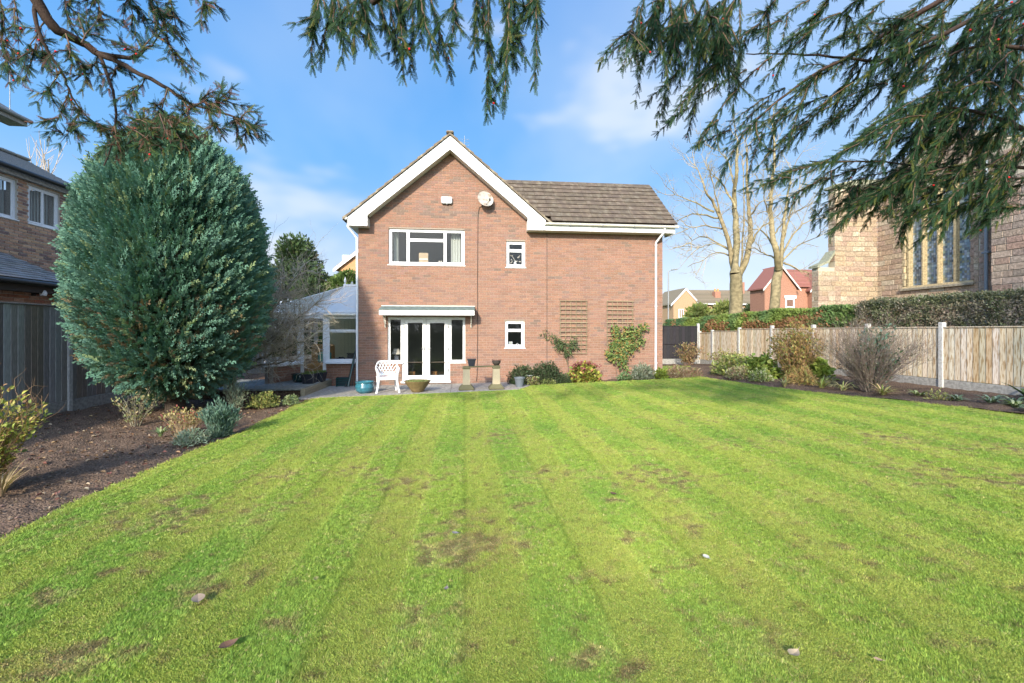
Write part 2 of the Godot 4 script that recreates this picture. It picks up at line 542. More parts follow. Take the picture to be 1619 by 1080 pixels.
const YEW_SPRAYS = [
	[0.5,-3.47,4.24,9.73,-3.63,3.72,9.78],
	[0.5,-3.62,4.19,9.62,-3.52,3.89,9.69],
	[0.5,-3.28,3.76,9.84,-3.46,3.51,9.82],
	[0.5,-3.61,3.86,9.33,-3.88,3.47,9.21],
	[0.5,-3.45,3.65,9.43,-3.58,3.31,9.47],
	[0.5,-3.21,3.45,9.59,-3.13,3.38,9.63],
	[0.5,-3.28,4.09,9.78,-3.19,3.7,9.86],
	[0.5,-3.17,4.03,9.77,-3.12,4.38,9.64],
	[0.5,-3.31,4.15,9.41,-3.54,3.89,9.29],
	[0.5,-3.1,4.06,9.45,-3.15,3.8,9.5],
	[0.5,-2.82,3.94,9.75,-2.72,4.09,9.71],
	[0.5,-2.79,4.19,9.52,-2.72,4.51,9.42],
	[0.5,-2.73,4.31,9.45,-2.45,3.92,9.55],
	[0.5,-2.8,3.87,9.59,-2.99,3.69,9.5],
	[0.5,-2.57,3.74,9.67,-2.61,3.44,9.72],
	[0.5,-2.42,3.63,9.7,-2.32,3.34,9.79],
	[0.5,-2.35,3.68,9.46,-2.29,3.48,9.35],
	[0.5,-2.01,3.5,9.71,-1.84,3.41,9.75],
	[0.5,-1.96,3.54,9.51,-2.04,3.38,9.46],
	[0.5,-3.18,3.56,9.4,-3.07,3.38,9.3],
	[0.5,-3.02,3.41,9.62,-2.98,3.19,9.62],
	[0.5,-2.68,3.57,9.61,-2.75,3.19,9.59],
	[0.5,-2.5,3.43,9.87,-2.38,3.18,9.91],
	[0.5,-2.88,3.66,9.47,-2.84,3.28,9.56],
	[0.5,-2.22,3.45,9.96,-2.1,3.58,9.92],
	[0.5,-2.14,3.54,9.84,-2.0,3.61,9.82],
	[0.5,-4.0,4.55,9.54,-3.93,3.94,9.56],
	[0.5,-4.18,4.77,9.23,-4.07,4.21,9.29],
	[0.5,-3.42,4.53,9.63,-3.33,4.27,9.69],
	[0.5,-3.25,4.64,9.53,-3.15,4.32,9.57],
	[0.5,-2.86,4.53,9.72,-2.84,4.24,9.64],
	[0.5,-2.69,4.51,9.76,-2.61,4.25,9.73],
	[0.5,-2.71,4.76,9.44,-2.59,4.3,9.52],
	[0.5,-2.23,4.38,9.95,-2.05,4.26,10.01],
	[0.5,-4.16,4.27,9.36,-4.13,3.9,9.31],
	[0.5,-2.73,3.4,9.8,-2.59,3.31,9.83],
	[0.5,-2.79,3.33,9.83,-2.49,3.15,9.85],
	[0.5,-2.4,3.35,9.94,-2.27,3.12,9.88],
	[1.05,-1.09,4.24,10.36,-1.11,3.57,10.46],
	[1.05,-0.96,3.98,10.71,-1.05,3.71,10.61],
	[1.05,-0.92,4.12,10.53,-1.03,3.63,10.53],
	[1.05,-0.87,3.91,10.81,-0.77,3.38,10.92],
	[1.05,-0.79,3.88,10.87,-0.7,3.43,10.92],
	[1.05,-0.62,3.9,10.86,-0.71,3.57,10.93],
	[1.05,-0.7,3.88,10.87,-0.58,3.41,10.98],
	[1.05,-0.64,4.06,10.64,-0.52,3.71,10.64],
	[1.05,-0.58,4.18,10.49,-0.48,3.65,10.55],
	[1.05,-0.5,4.03,10.69,-0.43,3.45,10.62],
	[1.05,-0.41,4.21,10.47,-0.39,3.53,10.53],
	[1.05,-0.32,3.94,10.83,-0.19,3.37,10.93],
	[1.05,-0.27,4.25,10.43,-0.11,3.64,10.37],
	[1.05,-0.29,4.13,10.58,-0.31,3.69,10.66],
	[1.05,-0.05,3.95,10.85,-0.08,3.6,10.88],
	[1.05,0.1,4.13,10.62,0.07,3.59,10.61],
	[1.05,0.17,4.13,10.63,0.17,3.25,10.54],
	[1.05,0.29,3.89,10.96,0.25,3.08,11.05],
	[1.05,0.13,4.24,10.49,0.2,3.58,10.59],
	[1.05,0.3,3.93,10.91,0.27,3.51,10.82],
	[1.05,0.21,3.95,10.88,0.41,3.52,10.82],
	[1.05,0.45,3.91,10.96,0.46,3.27,10.95],
	[1.05,0.44,4.23,10.53,0.59,4.01,10.47],
	[1.05,-0.45,4.18,10.5,-0.43,3.8,10.6],
	[1.0,1.66,4.76,9.85,1.56,4.17,9.79],
	[0.65,1.93,4.96,9.6,1.72,3.96,9.48],
	[1.0,1.69,4.37,10.31,1.76,3.78,10.33],
	[1.0,2.16,4.89,9.72,2.37,4.07,9.69],
	[1.0,1.93,4.28,10.46,2.16,3.85,10.27],
	[0.65,2.68,4.94,9.72,2.58,3.92,9.87],
	[0.65,1.99,4.09,9.93,1.75,3.56,9.92],
	[0.65,2.72,4.17,9.76,1.96,3.66,9.73],
	[0.65,2.59,3.96,10.31,1.97,3.22,10.2],
	[0.65,3.21,4.08,9.64,2.43,3.48,9.71],
	[0.65,2.56,3.52,10.42,2.21,3.18,10.28],
	[0.65,3.53,4.2,9.75,2.81,3.43,9.62],
	[0.65,3.45,3.85,10.2,2.76,3.2,9.89],
	[0.65,4.05,4.04,9.91,2.96,3.42,9.97],
	[1.0,4.39,4.22,9.85,3.44,3.61,9.85],
	[1.0,3.63,3.76,10.75,3.29,3.26,10.49],
	[1.0,4.06,3.88,10.67,3.64,3.25,10.43],
	[1.0,4.0,3.67,10.92,3.69,3.06,10.65],
	[0.65,3.86,3.45,10.5,2.62,2.82,10.49],
	[0.65,3.79,3.17,10.17,2.52,2.93,10.07],
	[0.65,3.72,3.16,10.12,3.03,2.88,9.79],
	[1.0,4.29,3.19,10.01,3.23,2.87,10.09],
	[1.0,4.16,3.05,10.39,3.24,2.67,10.22],
	[1.0,4.58,3.13,10.26,3.87,2.73,10.03],
	[1.0,4.69,3.08,10.27,3.63,2.68,10.33],
	[1.0,4.57,3.0,10.5,4.1,2.69,10.23],
	[1.0,4.87,2.98,10.42,4.35,2.81,10.18],
	[1.0,5.71,3.0,9.88,5.39,2.99,9.73],
	[1.0,5.26,3.87,10.14,4.91,3.25,10.0],
	[1.0,4.28,4.2,10.81,4.33,3.76,10.55],
	[1.0,4.21,4.37,10.64,4.17,3.9,10.38],
	[1.0,3.23,4.38,10.3,2.85,4.2,10.03],
	[1.0,3.33,4.84,9.83,2.91,4.55,9.68],
	[1.0,2.78,4.62,10.12,2.48,4.22,10.22],
	[1.0,4.04,4.83,9.92,3.66,4.45,9.9],
	[1.0,4.86,4.14,10.52,4.43,3.37,10.61],
	[1.0,4.64,3.4,10.67,4.18,2.79,10.75],
	[0.65,3.47,3.29,9.82,2.72,2.96,9.85],
	[0.65,3.79,3.32,9.76,3.21,2.87,9.71],
	[1.0,4.04,3.16,10.11,3.55,2.8,10.09],
	[1.0,4.14,4.43,10.08,3.37,4.27,10.15],
	[1.0,2.25,4.56,10.1,2.11,4.4,9.82],
	[1.0,1.81,4.4,10.28,1.71,4.11,10.14],
	[1.0,2.54,4.29,10.21,2.13,3.87,10.22],
	[1.0,1.39,4.23,10.39,1.19,3.71,10.56],
	[1.0,4.84,3.88,9.82,4.14,3.26,9.53],
	[1.0,5.05,3.72,9.99,4.45,3.1,9.73],
	[1.0,5.54,3.69,9.89,4.72,3.04,9.93],
	[1.0,4.76,4.3,10.58,4.61,3.96,10.52],
	[1.0,3.74,4.16,10.09,3.49,3.83,9.79],
	[0.65,3.49,3.91,9.87,3.0,3.73,9.54],
	[0.65,2.15,3.91,10.38,1.84,3.64,10.22],
	[1.0,4.79,3.03,10.09,4.55,2.69,9.89],
	[1.0,4.49,2.95,10.12,4.22,2.76,9.88],
	[1.0,3.72,2.91,10.36,3.56,2.78,10.07],
	[1.0,5.04,2.72,10.39,4.85,2.78,10.27],
	[1.0,5.16,4.75,10.31,4.99,4.39,10.14],
	[1.0,4.22,4.3,10.8,3.79,3.85,10.84],
	[1.0,3.9,4.31,10.75,3.72,4.04,10.62],
	[1.0,4.35,4.82,10.13,4.24,4.64,9.86],
	[1.0,4.53,3.76,10.75,4.13,3.51,10.7],
	[1.0,4.78,4.29,10.35,4.21,3.92,10.35],
	[1.0,4.09,3.72,10.69,3.49,3.27,10.82],
	[1.0,3.76,4.3,10.48,3.46,4.13,10.38],
	[1.0,4.14,4.16,10.41,3.81,3.83,10.27],
	[1.0,3.78,4.29,10.3,3.57,4.08,10.0],
	[1.0,3.67,4.22,10.03,3.05,3.89,10.09],
	[0.65,2.88,3.75,10.5,2.72,3.48,10.2],
	[1.0,5.16,3.94,10.22,4.92,3.65,9.93],
	[1.0,5.29,3.36,10.22,4.66,2.96,10.2],
	[1.0,4.44,3.1,10.64,3.85,2.69,10.65],
	[1.0,4.39,3.15,10.51,4.06,2.83,10.21],
	[1.0,4.91,3.35,9.89,4.33,3.0,9.64],
	[1.0,3.88,3.04,10.53,3.24,2.68,10.54],
	[1.0,4.91,2.96,10.48,4.79,2.79,10.2],
	[1.0,4.42,2.81,10.57,4.21,2.66,10.35],
	[1.0,4.2,3.15,10.03,3.6,2.87,9.89],
	[1.0,5.74,4.01,9.91,5.22,3.48,9.92],
	[1.0,4.69,4.2,10.64,4.13,3.82,10.7],
	[1.0,4.1,4.09,11.01,3.62,3.78,11.14],
	[1.0,4.23,3.81,10.8,3.78,3.4,10.89],
	[1.0,3.28,4.42,10.55,3.28,4.36,10.25],
	[1.0,3.22,4.59,10.32,3.19,4.49,10.07],
	[1.0,5.33,3.97,9.98,4.84,3.52,9.76],
	[1.0,5.3,4.08,9.86,4.67,3.66,9.92],
	[1.0,4.33,3.75,10.82,3.99,3.32,10.85],
	[1.0,5.35,4.22,9.65,4.95,3.89,9.59],
	[1.0,3.53,3.27,10.81,2.91,3.05,10.87],
	[1.0,4.66,3.5,10.59,4.42,3.27,10.4],
	[1.0,5.34,4.1,9.43,4.97,3.61,9.12],
	[1.0,5.29,3.94,9.68,4.87,3.78,9.53],
	[1.0,5.55,4.57,10.01,4.71,4.07,10.11],
	[1.0,5.63,4.87,9.68,5.32,4.72,9.4],
	[1.0,5.58,4.72,9.71,5.16,4.3,9.43],
	[1.0,5.19,3.97,10.04,4.69,3.42,10.01],
	[1.0,4.38,3.86,10.13,3.85,3.45,10.15],
	[1.0,4.99,5.06,9.74,4.19,4.51,9.8],
	[1.0,5.34,3.72,10.21,5.24,3.29,10.09],
	[1.0,5.39,5.08,9.86,4.98,4.64,9.94],
	[1.0,5.11,3.81,9.8,4.49,3.52,9.74],
	[1.0,4.77,4.67,10.31,4.39,4.4,10.04],
	[1.0,5.12,4.14,9.74,4.43,3.74,9.78],
	[1.0,5.02,3.96,9.5,4.62,3.45,9.45],
	[1.0,4.62,3.55,10.44,4.22,3.34,10.34],
	[1.0,3.97,4.24,10.43,3.57,4.17,10.2],
	[1.0,3.83,3.26,10.61,3.85,3.16,10.34],
	[1.0,5.0,3.62,10.19,4.75,3.36,10.14],
	[1.0,4.82,4.31,10.58,4.62,4.33,10.28],
	[1.0,4.89,4.21,9.92,4.46,4.14,9.65],
	[1.0,3.68,3.45,10.81,3.14,3.23,10.85],
	[1.0,4.05,4.21,10.37,3.44,3.84,10.32],
	[1.0,4.76,4.27,10.62,4.36,3.9,10.44],
	[1.0,6.14,5.23,9.66,5.79,4.91,9.4],
	[1.0,3.8,4.15,10.65,3.49,3.89,10.55],
	[1.0,5.28,4.1,9.68,4.54,3.86,9.72],
	[1.0,4.65,4.58,10.04,4.3,4.17,10.03],
	[1.0,5.47,4.25,9.53,5.41,4.06,9.23],
	[1.0,1.62,4.35,10.45,1.54,4.14,10.17],
	[1.0,1.88,4.43,10.36,1.65,4.04,10.47],
	[1.0,1.82,4.29,10.3,1.61,3.93,10.47],
	[1.0,2.15,4.22,10.28,2.14,3.98,10.2],
	[1.0,2.56,4.72,9.76,2.46,4.49,9.64],
	[1.0,2.17,4.49,9.97,2.24,4.26,9.78],
	[1.0,1.57,4.34,10.45,1.47,4.0,10.48],
	[1.0,2.0,4.41,10.33,1.97,4.24,10.05],
	[1.0,2.21,4.36,10.37,2.07,4.0,10.37],
	[1.0,2.24,4.49,10.23,2.24,4.1,10.13],
	[1.0,2.48,4.69,10.02,2.43,4.59,9.8],
	[1.0,2.52,4.89,9.79,2.34,4.51,9.7],
]
const BARE_TREE_ONE = [
	[0.52,0.42,17.86,0.96,-14.4,17.72,3.87,-14.04,17.44,5.4,-13.73],
	[0.3,0.07,17.86,5.49,-14.4,17.92,8.08,-14.36,18.17,10.36,-14.96,17.67,12.12,-13.95,18.0,14.28,-14.34],
	[0.27,0.06,18.07,5.15,-14.38,18.48,6.77,-13.99,19.05,9.01,-14.58,19.11,11.26,-15.01,19.04,14.14,-14.9],
	[0.2,0.03,17.73,5.78,-14.41,17.0,8.23,-14.15,16.41,9.94,-14.42,15.44,10.78,-13.86,15.25,12.64,-14.72],
	[0.09,0.02,16.48,9.56,-14.55,15.52,10.35,-15.22,14.15,10.86,-15.34],
	[0.08,0.02,16.82,9.14,-14.51,14.68,9.26,-14.05,13.93,8.82,-14.71],
	[0.07,0.02,16.98,8.43,-14.49,15.3,8.48,-13.99,14.67,8.4,-14.61],
	[0.07,0.02,17.32,7.17,-14.46,16.08,8.06,-15.25,14.73,7.44,-14.38],
	[0.07,0.02,17.53,6.62,-14.44,17.0,6.97,-15.05,16.16,6.49,-15.31],
	[0.1,0.02,17.86,9.77,-14.4,17.53,11.19,-14.95,16.43,11.62,-14.07,16.42,12.61,-15.22],
	[0.08,0.02,17.86,11.03,-14.4,17.79,13.13,-15.09,17.05,13.99,-15.29],
	[0.08,0.02,18.86,9.35,-14.3,18.9,9.88,-13.5,19.38,10.04,-13.44],
	[0.1,0.03,18.74,7.04,-14.31,19.19,8.23,-13.93,20.13,8.85,-14.19],
	[0.1,0.03,17.32,7.76,-14.46,16.71,9.74,-14.4,16.04,11.23,-13.94],
	[0.08,0.02,18.24,5.99,-14.36,18.58,9.83,-14.55,18.57,12.72,-14.6],
	[0.06,0.02,17.65,6.83,-14.42,16.6,7.5,-14.74,15.45,7.17,-14.67],
]
const BARE_TREE_TWO = [
	[0.4,0.3,20.28,0.96,-14.15,20.58,4.32,-14.19,20.91,5.83,-14.39],
	[0.27,0.05,20.7,5.78,-14.1,20.01,7.12,-13.47,20.17,9.11,-14.06,19.8,10.43,-13.61,20.02,12.88,-13.54,20.61,15.41,-14.53],
	[0.17,0.04,20.82,5.78,-14.09,20.88,8.45,-13.8,21.1,10.45,-13.8,21.32,12.16,-13.68],
	[0.09,0.02,20.53,7.04,-14.12,19.83,8.21,-14.33,18.52,8.37,-13.72],
	[0.08,0.02,20.57,6.41,-14.12,19.89,6.87,-14.42,18.55,7.04,-13.64],
	[0.09,0.02,20.91,6.2,-14.08,22.53,7.47,-14.64,22.82,7.77,-13.33],
	[0.09,0.02,20.91,6.62,-14.08,22.01,8.18,-14.4,22.59,8.86,-13.98,23.57,9.11,-13.68],
	[0.09,0.02,21.07,6.2,-14.06,21.68,5.74,-13.69,22.74,5.46,-13.66],
	[0.1,0.02,20.99,7.67,-14.07,21.79,9.67,-14.41,22.1,11.04,-14.0],
	[0.08,0.02,20.32,8.72,-14.14,19.94,10.0,-14.24,19.47,10.9,-13.83],
	[0.07,0.02,20.41,8.09,-14.13,21.21,8.98,-14.25,21.44,9.42,-13.5],
]
const WORN_PATCHES = [
	[0.09,10.56,0.45,0.3,1],
	[0.0,10.37,0.3,0.2,0.8],
	[-2.77,9.63,0.7,0.35,0.8],
	[-2.71,9.35,0.5,0.3,0.7],
	[-1.25,8.58,0.35,0.3,0.7],
	[-0.62,9.09,0.5,0.4,0.6],
	[-1.22,7.69,0.5,0.4,0.45],
	[-1.57,9.27,0.35,0.3,0.6],
	[-1.9,11.46,0.25,0.15,0.9],
	[2.02,9.32,0.5,0.5,0.75],
	[1.7,10.45,0.3,0.2,0.7],
	[1.34,10.56,0.2,0.12,0.7],
	[0.57,11.72,0.14,0.1,0.9],
	[0.86,11.02,0.2,0.1,0.6],
	[3.63,8.09,0.7,0.4,0.4],
	[5.78,8.22,0.9,0.4,0.6],
	[4.95,9.61,0.5,0.4,0.7],
	[5.28,9.98,0.6,0.3,0.8],
	[6.32,9.01,0.7,0.3,0.6],
	[-0.16,10.66,0.25,0.15,0.8],
	[-2.23,10.61,0.2,0.1,0.9],
	[-2.24,10.38,0.2,0.08,0.9],
	[0.03,10.01,0.3,0.3,0.7],
	[0.96,8.85,0.4,0.3,0.4],
	[-1.54,10.83,0.3,0.2,0.6],
	[-2.49,10.86,0.2,0.12,0.7],
	[-2.06,8.63,0.5,0.3,0.5],
	[0.62,7.08,0.5,0.6,0.5],
	[4.01,6.37,0.9,0.5,0.3],
	[-0.16,11.29,0.2,0.1,0.4],
	[1.52,11.63,0.25,0.1,0.4],
	[2.36,11.85,0.3,0.2,0.35],
	[2.51,10.94,0.4,0.2,0.35],
	[3.01,11.12,0.4,0.25,0.35],
	[-1.87,3.66,0.5,0.5,0.3],
	[0.54,9.81,0.3,0.3,0.4],
	[-1.48,11.46,0.25,0.1,0.6],
	[-0.99,11.27,0.15,0.08,0.7],
	[1.27,11.2,0.15,0.1,0.6],
	[1.38,9.79,0.1,0.1,1],
	[0.78,11.85,0.1,0.06,0.8],
]

# ---------- the lawn's colour: moss and grass, worn patches, painted mowing sheen ----------
var lawn_noise: Array = []
func lawn_colour(x: float, z: float) -> Color:
	var a: float = lawn_noise[0].get_noise_2d(x, z)
	var b: float = lawn_noise[1].get_noise_2d(x, z)
	var d: float = lawn_noise[2].get_noise_2d(x, z)
	var c := Color(0.33, 0.42, 0.078).lerp(Color(0.21, 0.335, 0.062), clampf(0.42 + a * 1.0 + d * 0.3, 0, 1))
	c = c.lerp(Color(0.40, 0.43, 0.12), clampf(b * 1.5 - 0.3 + d * 0.35, 0, 0.6))
	var stripe := smoothstep(-0.35, 0.35, sin(x * TAU / 0.78 + a * 0.5))  # mowing bands: light caught by leaning blades, painted into the grass colour
	c = c.lerp(Color(0.45, 0.49, 0.13), clampf(stripe * 0.54 + b * 0.28, 0, 0.6))
	c = c.lerp(Color(0.15, 0.30, 0.06), (1.0 - stripe) * 0.17)
	var w := 0.0
	for p in WORN_PATCHES:
		var dx: float = (x - p[0]) / p[2]
		var dz: float = (z - p[1]) / p[3]
		var q := dx * dx + dz * dz
		if q < 2.0:
			w = maxf(w, (1.0 - q * 0.5) * p[4])
	var t := clampf((w * 1.08 + d * 1.3 + b * 0.45 - 0.36) * 1.2, 0.0, 0.8)
	var worn := Color(0.44, 0.33, 0.17).lerp(Color(0.17, 0.115, 0.07), clampf(t * 1.1 - 0.35 + d * 0.9, 0, 1))
	c = c.lerp(worn, t)
	var speck := clampf((d - 0.33) * 3.0, 0, 0.5)
	return c.lerp(Color(0.17, 0.12, 0.06), speck)

func build_sky() -> Sky:
	var w := 1536
	var h := 768
	var im := Image.create_empty(w, h, false, Image.FORMAT_RGBF)
	im.fill(Color(0.28, 0.30, 0.22))
	var f1 := FastNoiseLite.new()
	f1.seed = 11
	f1.frequency = 0.9
	f1.fractal_octaves = 5
	var f2 := FastNoiseLite.new()
	f2.seed = 5
	f2.frequency = 2.2
	f2.fractal_octaves = 4
	var top := Color(0.038, 0.20, 0.55)
	var mid := Color(0.15, 0.355, 0.665)
	var low := Color(0.53, 0.60, 0.68)
	for j in range(0, h / 2 + 1):
		var el := (0.5 - (j + 0.5) / h) * PI
		var se := sin(el)
		var ce := cos(el)
		var base := low.lerp(mid, smoothstep(0.0, 0.34, el)).lerp(top, smoothstep(0.26, 0.80, el))
		for i in w:
			var az := (i + 0.5) / w * TAU
			var d := Vector3(sin(az) * ce, se, -cos(az) * ce)
			var p := Vector2(d.x, d.z) / (se + 0.16)
			var n1 := f1.get_noise_2d(p.x * 0.9, p.y * 0.55)
			var n2 := f2.get_noise_3d(d.x * 1.1, d.y * 2.4, d.z * 1.1)
			var c := base.lerp(low, clampf(0.16 + 0.22 * sin(az - 0.2) + n1 * 0.30, 0.0, 0.55))
			var cloud := smoothstep(0.06, 0.55, n2 + 0.2 * n1 - absf(el - 0.30) * 0.9)
			c = c.lerp(Color(0.64, 0.66, 0.68), cloud * 0.5)
			# clear skies are brighter and whiter round the sun (the CIE clear-sky curve), here behind the camera
			var gam := acos(clampf(d.dot(-SUN_WAY.normalized()), -1, 1))
			var f := (0.91 + 10.0 * (exp(-3.0 * gam) - 0.009) + 0.45 * cos(gam) * cos(gam)) / 1.05
			c = c.lerp(Color(0.70, 0.69, 0.66), clampf((f - 1.2) * 0.22, 0.0, 0.7))
			c = c * maxf(f, 1.0)
			im.set_pixel(i, j, Color(c.r * SKY_LEVEL, c.g * SKY_LEVEL, c.b * SKY_LEVEL))
	var pm := PanoramaSkyMaterial.new()
	pm.panorama = ImageTexture.create_from_image(im)
	var s := Sky.new()
	s.sky_material = pm
	return s

const EXPOSURE := 3.6
const SKY_LEVEL := 0.435
const SUN_WAY := Vector3(0.36, -0.44, -0.93)

func _ready() -> void:
	rng.seed = 20240
	# camera: level, shifted slightly down
	var cam := Camera3D.new()
	cam.name = "camera"
	cam.position = EYE
	cam.rotation.y = -atan(75.0 / 715.0)
	cam.projection = Camera3D.PROJECTION_FRUSTUM
	cam.near = 0.1
	cam.far = 900.0
	cam.size = 0.1 * 1080.0 / 715.0
	cam.frustum_offset = Vector2(0, -0.1 * 16.0 / 715.0)
	cam.current = true
	add_child(cam)
	# sky, exposure
	var env := Environment.new()
	env.background_mode = Environment.BG_SKY
	env.sky = build_sky()
	env.tonemap_mode = Environment.TONE_MAPPER_LINEAR
	env.tonemap_exposure = EXPOSURE
	env.sdfgi_enabled = true
	env.ssao_enabled = true
	env.ssil_enabled = true
	var we := WorldEnvironment.new()
	we.name = "environment"
	we.environment = env
	add_child(we)
	# low sun from behind the camera's left shoulder
	var sun := DirectionalLight3D.new()
	sun.name = "sun"
	sun.light_energy = 0.62
	sun.light_color = Color(1.0, 0.95, 0.86)
	sun.light_angular_distance = 2.5
	sun.shadow_enabled = true
	add_child(sun)
	sun.look_at_from_position(Vector3.ZERO, SUN_WAY, Vector3.UP)

	materials()
	print("ground"); build_ground()
	print("house"); build_house()
	print("conservatory"); build_conservatory()
	print("neighbour"); build_neighbour()
	print("church"); build_church()
	print("fences"); build_fences()
	print("far"); build_far_houses()
	print("hedges"); build_hedges(); build_back_hedge()
	print("trees"); build_trees()
	print("yew"); build_yew()
	print("things"); build_patio_things()
	print("plants"); build_plants()
	print("grass"); build_grass()
	print("done")

func materials() -> void:
	var grain := noise_tex(3, 0.05, 0.72, 1.0)
	var fine := noise_tex(4, 0.16, 0.62, 1.0)
	var patch := noise_tex(8, 0.012, 0.70, 1.0, 512, 5)
	var bumpy := noise_tex(21, 0.11, 0.0, 1.0)
	T.bumpy = bumpy
	mat("brick", C(1, 1, 1), 0.9, {"vc": true, "tex": noise_tex(31, 0.03, 0.80, 1.0, 1024, 6), "size": 1.7, "bump_tex": bumpy, "bump": 0.15, "spec": 0.25})
	mat("mortar", C(0.43, 0.345, 0.275), 0.95, {"tex": grain, "size": 0.8, "spec": 0.2})
	mat("mortar_old", C(0.70, 0.64, 0.56), 0.95, {"tex": grain, "size": 0.8, "spec": 0.2})
	mat("upvc", C(0.80, 0.81, 0.82), 0.32, {"tex": noise_tex(77, 0.02, 0.94, 1.0), "size": 1.5})
	mat("upvc_cream", C(0.78, 0.76, 0.68), 0.4, {"tex": noise_tex(78, 0.02, 0.88, 1.0), "size": 1.2})
	mat("glass", Color(0.02, 0.025, 0.025, 0.14), 0.02, {"spec": 0.32})
	mat("stained_glass", C(1, 1, 1), 0.25, {"vc": true, "spec": 0.6})
	mat("lead", C(0.30, 0.34, 0.38), 0.5, {"tex": grain, "size": 0.7, "metal": 0.2})
	mat("room", C(0.34, 0.31, 0.27), 0.9)
	mat("floor_dark", C(0.14, 0.10, 0.07), 0.7)
	mat("roof_tile", C(1, 1, 1), 0.9, {"vc": true, "tex": ramp_tex(41, 0.022, [[0.0, C(0.42, 0.38, 0.35)], [0.5, C(0.55, 0.49, 0.42)], [0.62, C(0.66, 0.58, 0.46)], [0.72, C(0.80, 0.76, 0.64)], [1.0, C(1, 1, 0.95)]], 1024, 5), "size": 6.0, "bump_tex": bumpy, "bump": 0.25, "spec": 0.2})
	mat("slate", C(1, 1, 1), 0.75, {"vc": true, "tex": grain, "size": 0.9, "bump_tex": bumpy, "bump": 0.2})
	mat("red_tile", C(1, 1, 1), 0.85, {"vc": true, "tex": grain, "size": 2.0})
	mat("felt", C(0.19, 0.25, 0.23), 0.9, {"tex": patch, "size": 1.1})
	mat("black_plastic", C(0.025, 0.027, 0.03), 0.35)
	mat("dark_cable", C(0.03, 0.028, 0.027), 0.6)
	mat("stone", C(1, 1, 1), 0.92, {"vc": true, "tex": noise_tex(52, 0.02, 0.66, 1.0, 1024, 6), "size": 2.2, "bump_tex": noise_tex(53, 0.05, 0, 1, 1024, 6), "bump": 0.9, "spec": 0.2})
	mat("lime", C(0.62, 0.55, 0.42), 0.95, {"tex": grain, "size": 0.8})
	mat("concrete", C(0.46, 0.45, 0.42), 0.9, {"tex": noise_tex(61, 0.02, 0.70, 1.0, 512, 6), "size": 0.9, "bump_tex": bumpy, "bump": 0.15})
	mat("post", C(0.62, 0.61, 0.58), 0.9, {"tex": noise_tex(63, 0.02, 0.78, 1.0, 512, 6), "size": 0.9})
	mat("slab", C(1, 1, 1), 0.9, {"vc": true, "tex": noise_tex(62, 0.016, 0.62, 1.0, 1024, 6), "size": 1.7, "bump_tex": bumpy, "bump": 0.15})
	var wood := noise_tex(71, 0.03, 0.74, 1.0, 1024, 5)
	mat("board_pale", C(1, 1, 1), 0.88, {"vc": true, "tex": ramp_tex(72, 0.02, [[0.0, C(0.40, 0.27, 0.16)], [0.36, C(0.62, 0.50, 0.38)], [0.5, C(0.90, 0.87, 0.82)], [1.0, C(1, 1, 1)]], 1024, 5), "size": 1.8, "stretch": Vector3(2.6, 0.3, 2.6), "bump_tex": wood, "bump": 0.25, "spec": 0.2})
	mat("board_dark", C(1, 1, 1), 0.85, {"vc": true, "tex": wood, "size": 1.8, "stretch": Vector3(2.6, 0.3, 2.6), "bump_tex": wood, "bump": 0.3, "spec": 0.3})
	mat("timber", C(1, 1, 1), 0.85, {"vc": true, "tex": wood, "size": 0.7, "stretch": Vector3(0.5, 2.2, 2.2)})
	mat("sleeper", C(0.36, 0.31, 0.21), 0.9, {"tex": wood, "size": 0.9, "stretch": Vector3(0.4, 2.4, 0.4), "bump_tex": wood, "bump": 0.5})
	mat("soil", C(1, 1, 1), 0.97, {"vc": false, "tex": ramp_tex(81, 0.04, [[0.0, C(0.05, 0.036, 0.027)], [0.45, C(0.13, 0.09, 0.066)], [0.7, C(0.21, 0.148, 0.108)], [1.0, C(0.33, 0.245, 0.17)]], 1024, 6), "size": 1.6, "bump_tex": noise_tex(82, 0.05, 0, 1, 1024, 6), "bump": 2.5, "spec": 0.15})
	mat("clod", C(1, 1, 1), 0.97, {"vc": true, "spec": 0.15})
	mat("leaf", C(1, 1, 1), 0.55, {"vc": true, "backlight": C(0.45, 0.5, 0.2), "spec": 0.35})
	mat("needle", C(1, 1, 1), 0.5, {"vc": true, "backlight": C(0.3, 0.32, 0.18), "spec": 0.2})
	mat("grass", C(1, 1, 1), 0.65, {"vc": true, "backlight": C(0.5, 0.5, 0.2), "spec": 0.2})
	mat("dry_leaf", C(1, 1, 1), 0.8, {"vc": true, "backlight": C(0.2, 0.2, 0.1)})
	mat("bark", C(1, 1, 1), 0.9, {"vc": true, "tex": noise_tex(91, 0.05, 0.5, 1.0, 512, 5), "size": 0.5, "stretch": Vector3(1.6, 0.5, 1.6), "bump_tex": bumpy, "bump": 0.5})
	mat("tree_bark_far", C(1, 1, 1), 0.9, {"vc": true, "tex": noise_tex(92, 0.02, 0.55, 1.0, 512, 5), "size": 3.0})
	mat("twig", C(1, 1, 1), 0.85, {"vc": true})
	mat("white_plastic", C(0.82, 0.83, 0.84), 0.35)
	mat("glaze_blue", C(0.045, 0.20, 0.27), 0.18, {"tex": patch, "size": 0.5, "spec": 0.6})
	mat("glaze_green", C(0.012, 0.045, 0.04), 0.1, {"spec": 0.6})
	mat("planter", C(0.035, 0.04, 0.055), 0.5, {"tex": fine, "size": 0.6})
	mat("rusty", C(0.26, 0.19, 0.085), 0.8, {"tex": patch, "size": 0.5})
	mat("pot_grey", C(0.20, 0.23, 0.26), 0.6, {"tex": grain, "size": 0.5})
	mat("pot_white", C(0.70, 0.70, 0.70), 0.5, {"tex": grain, "size": 0.4})
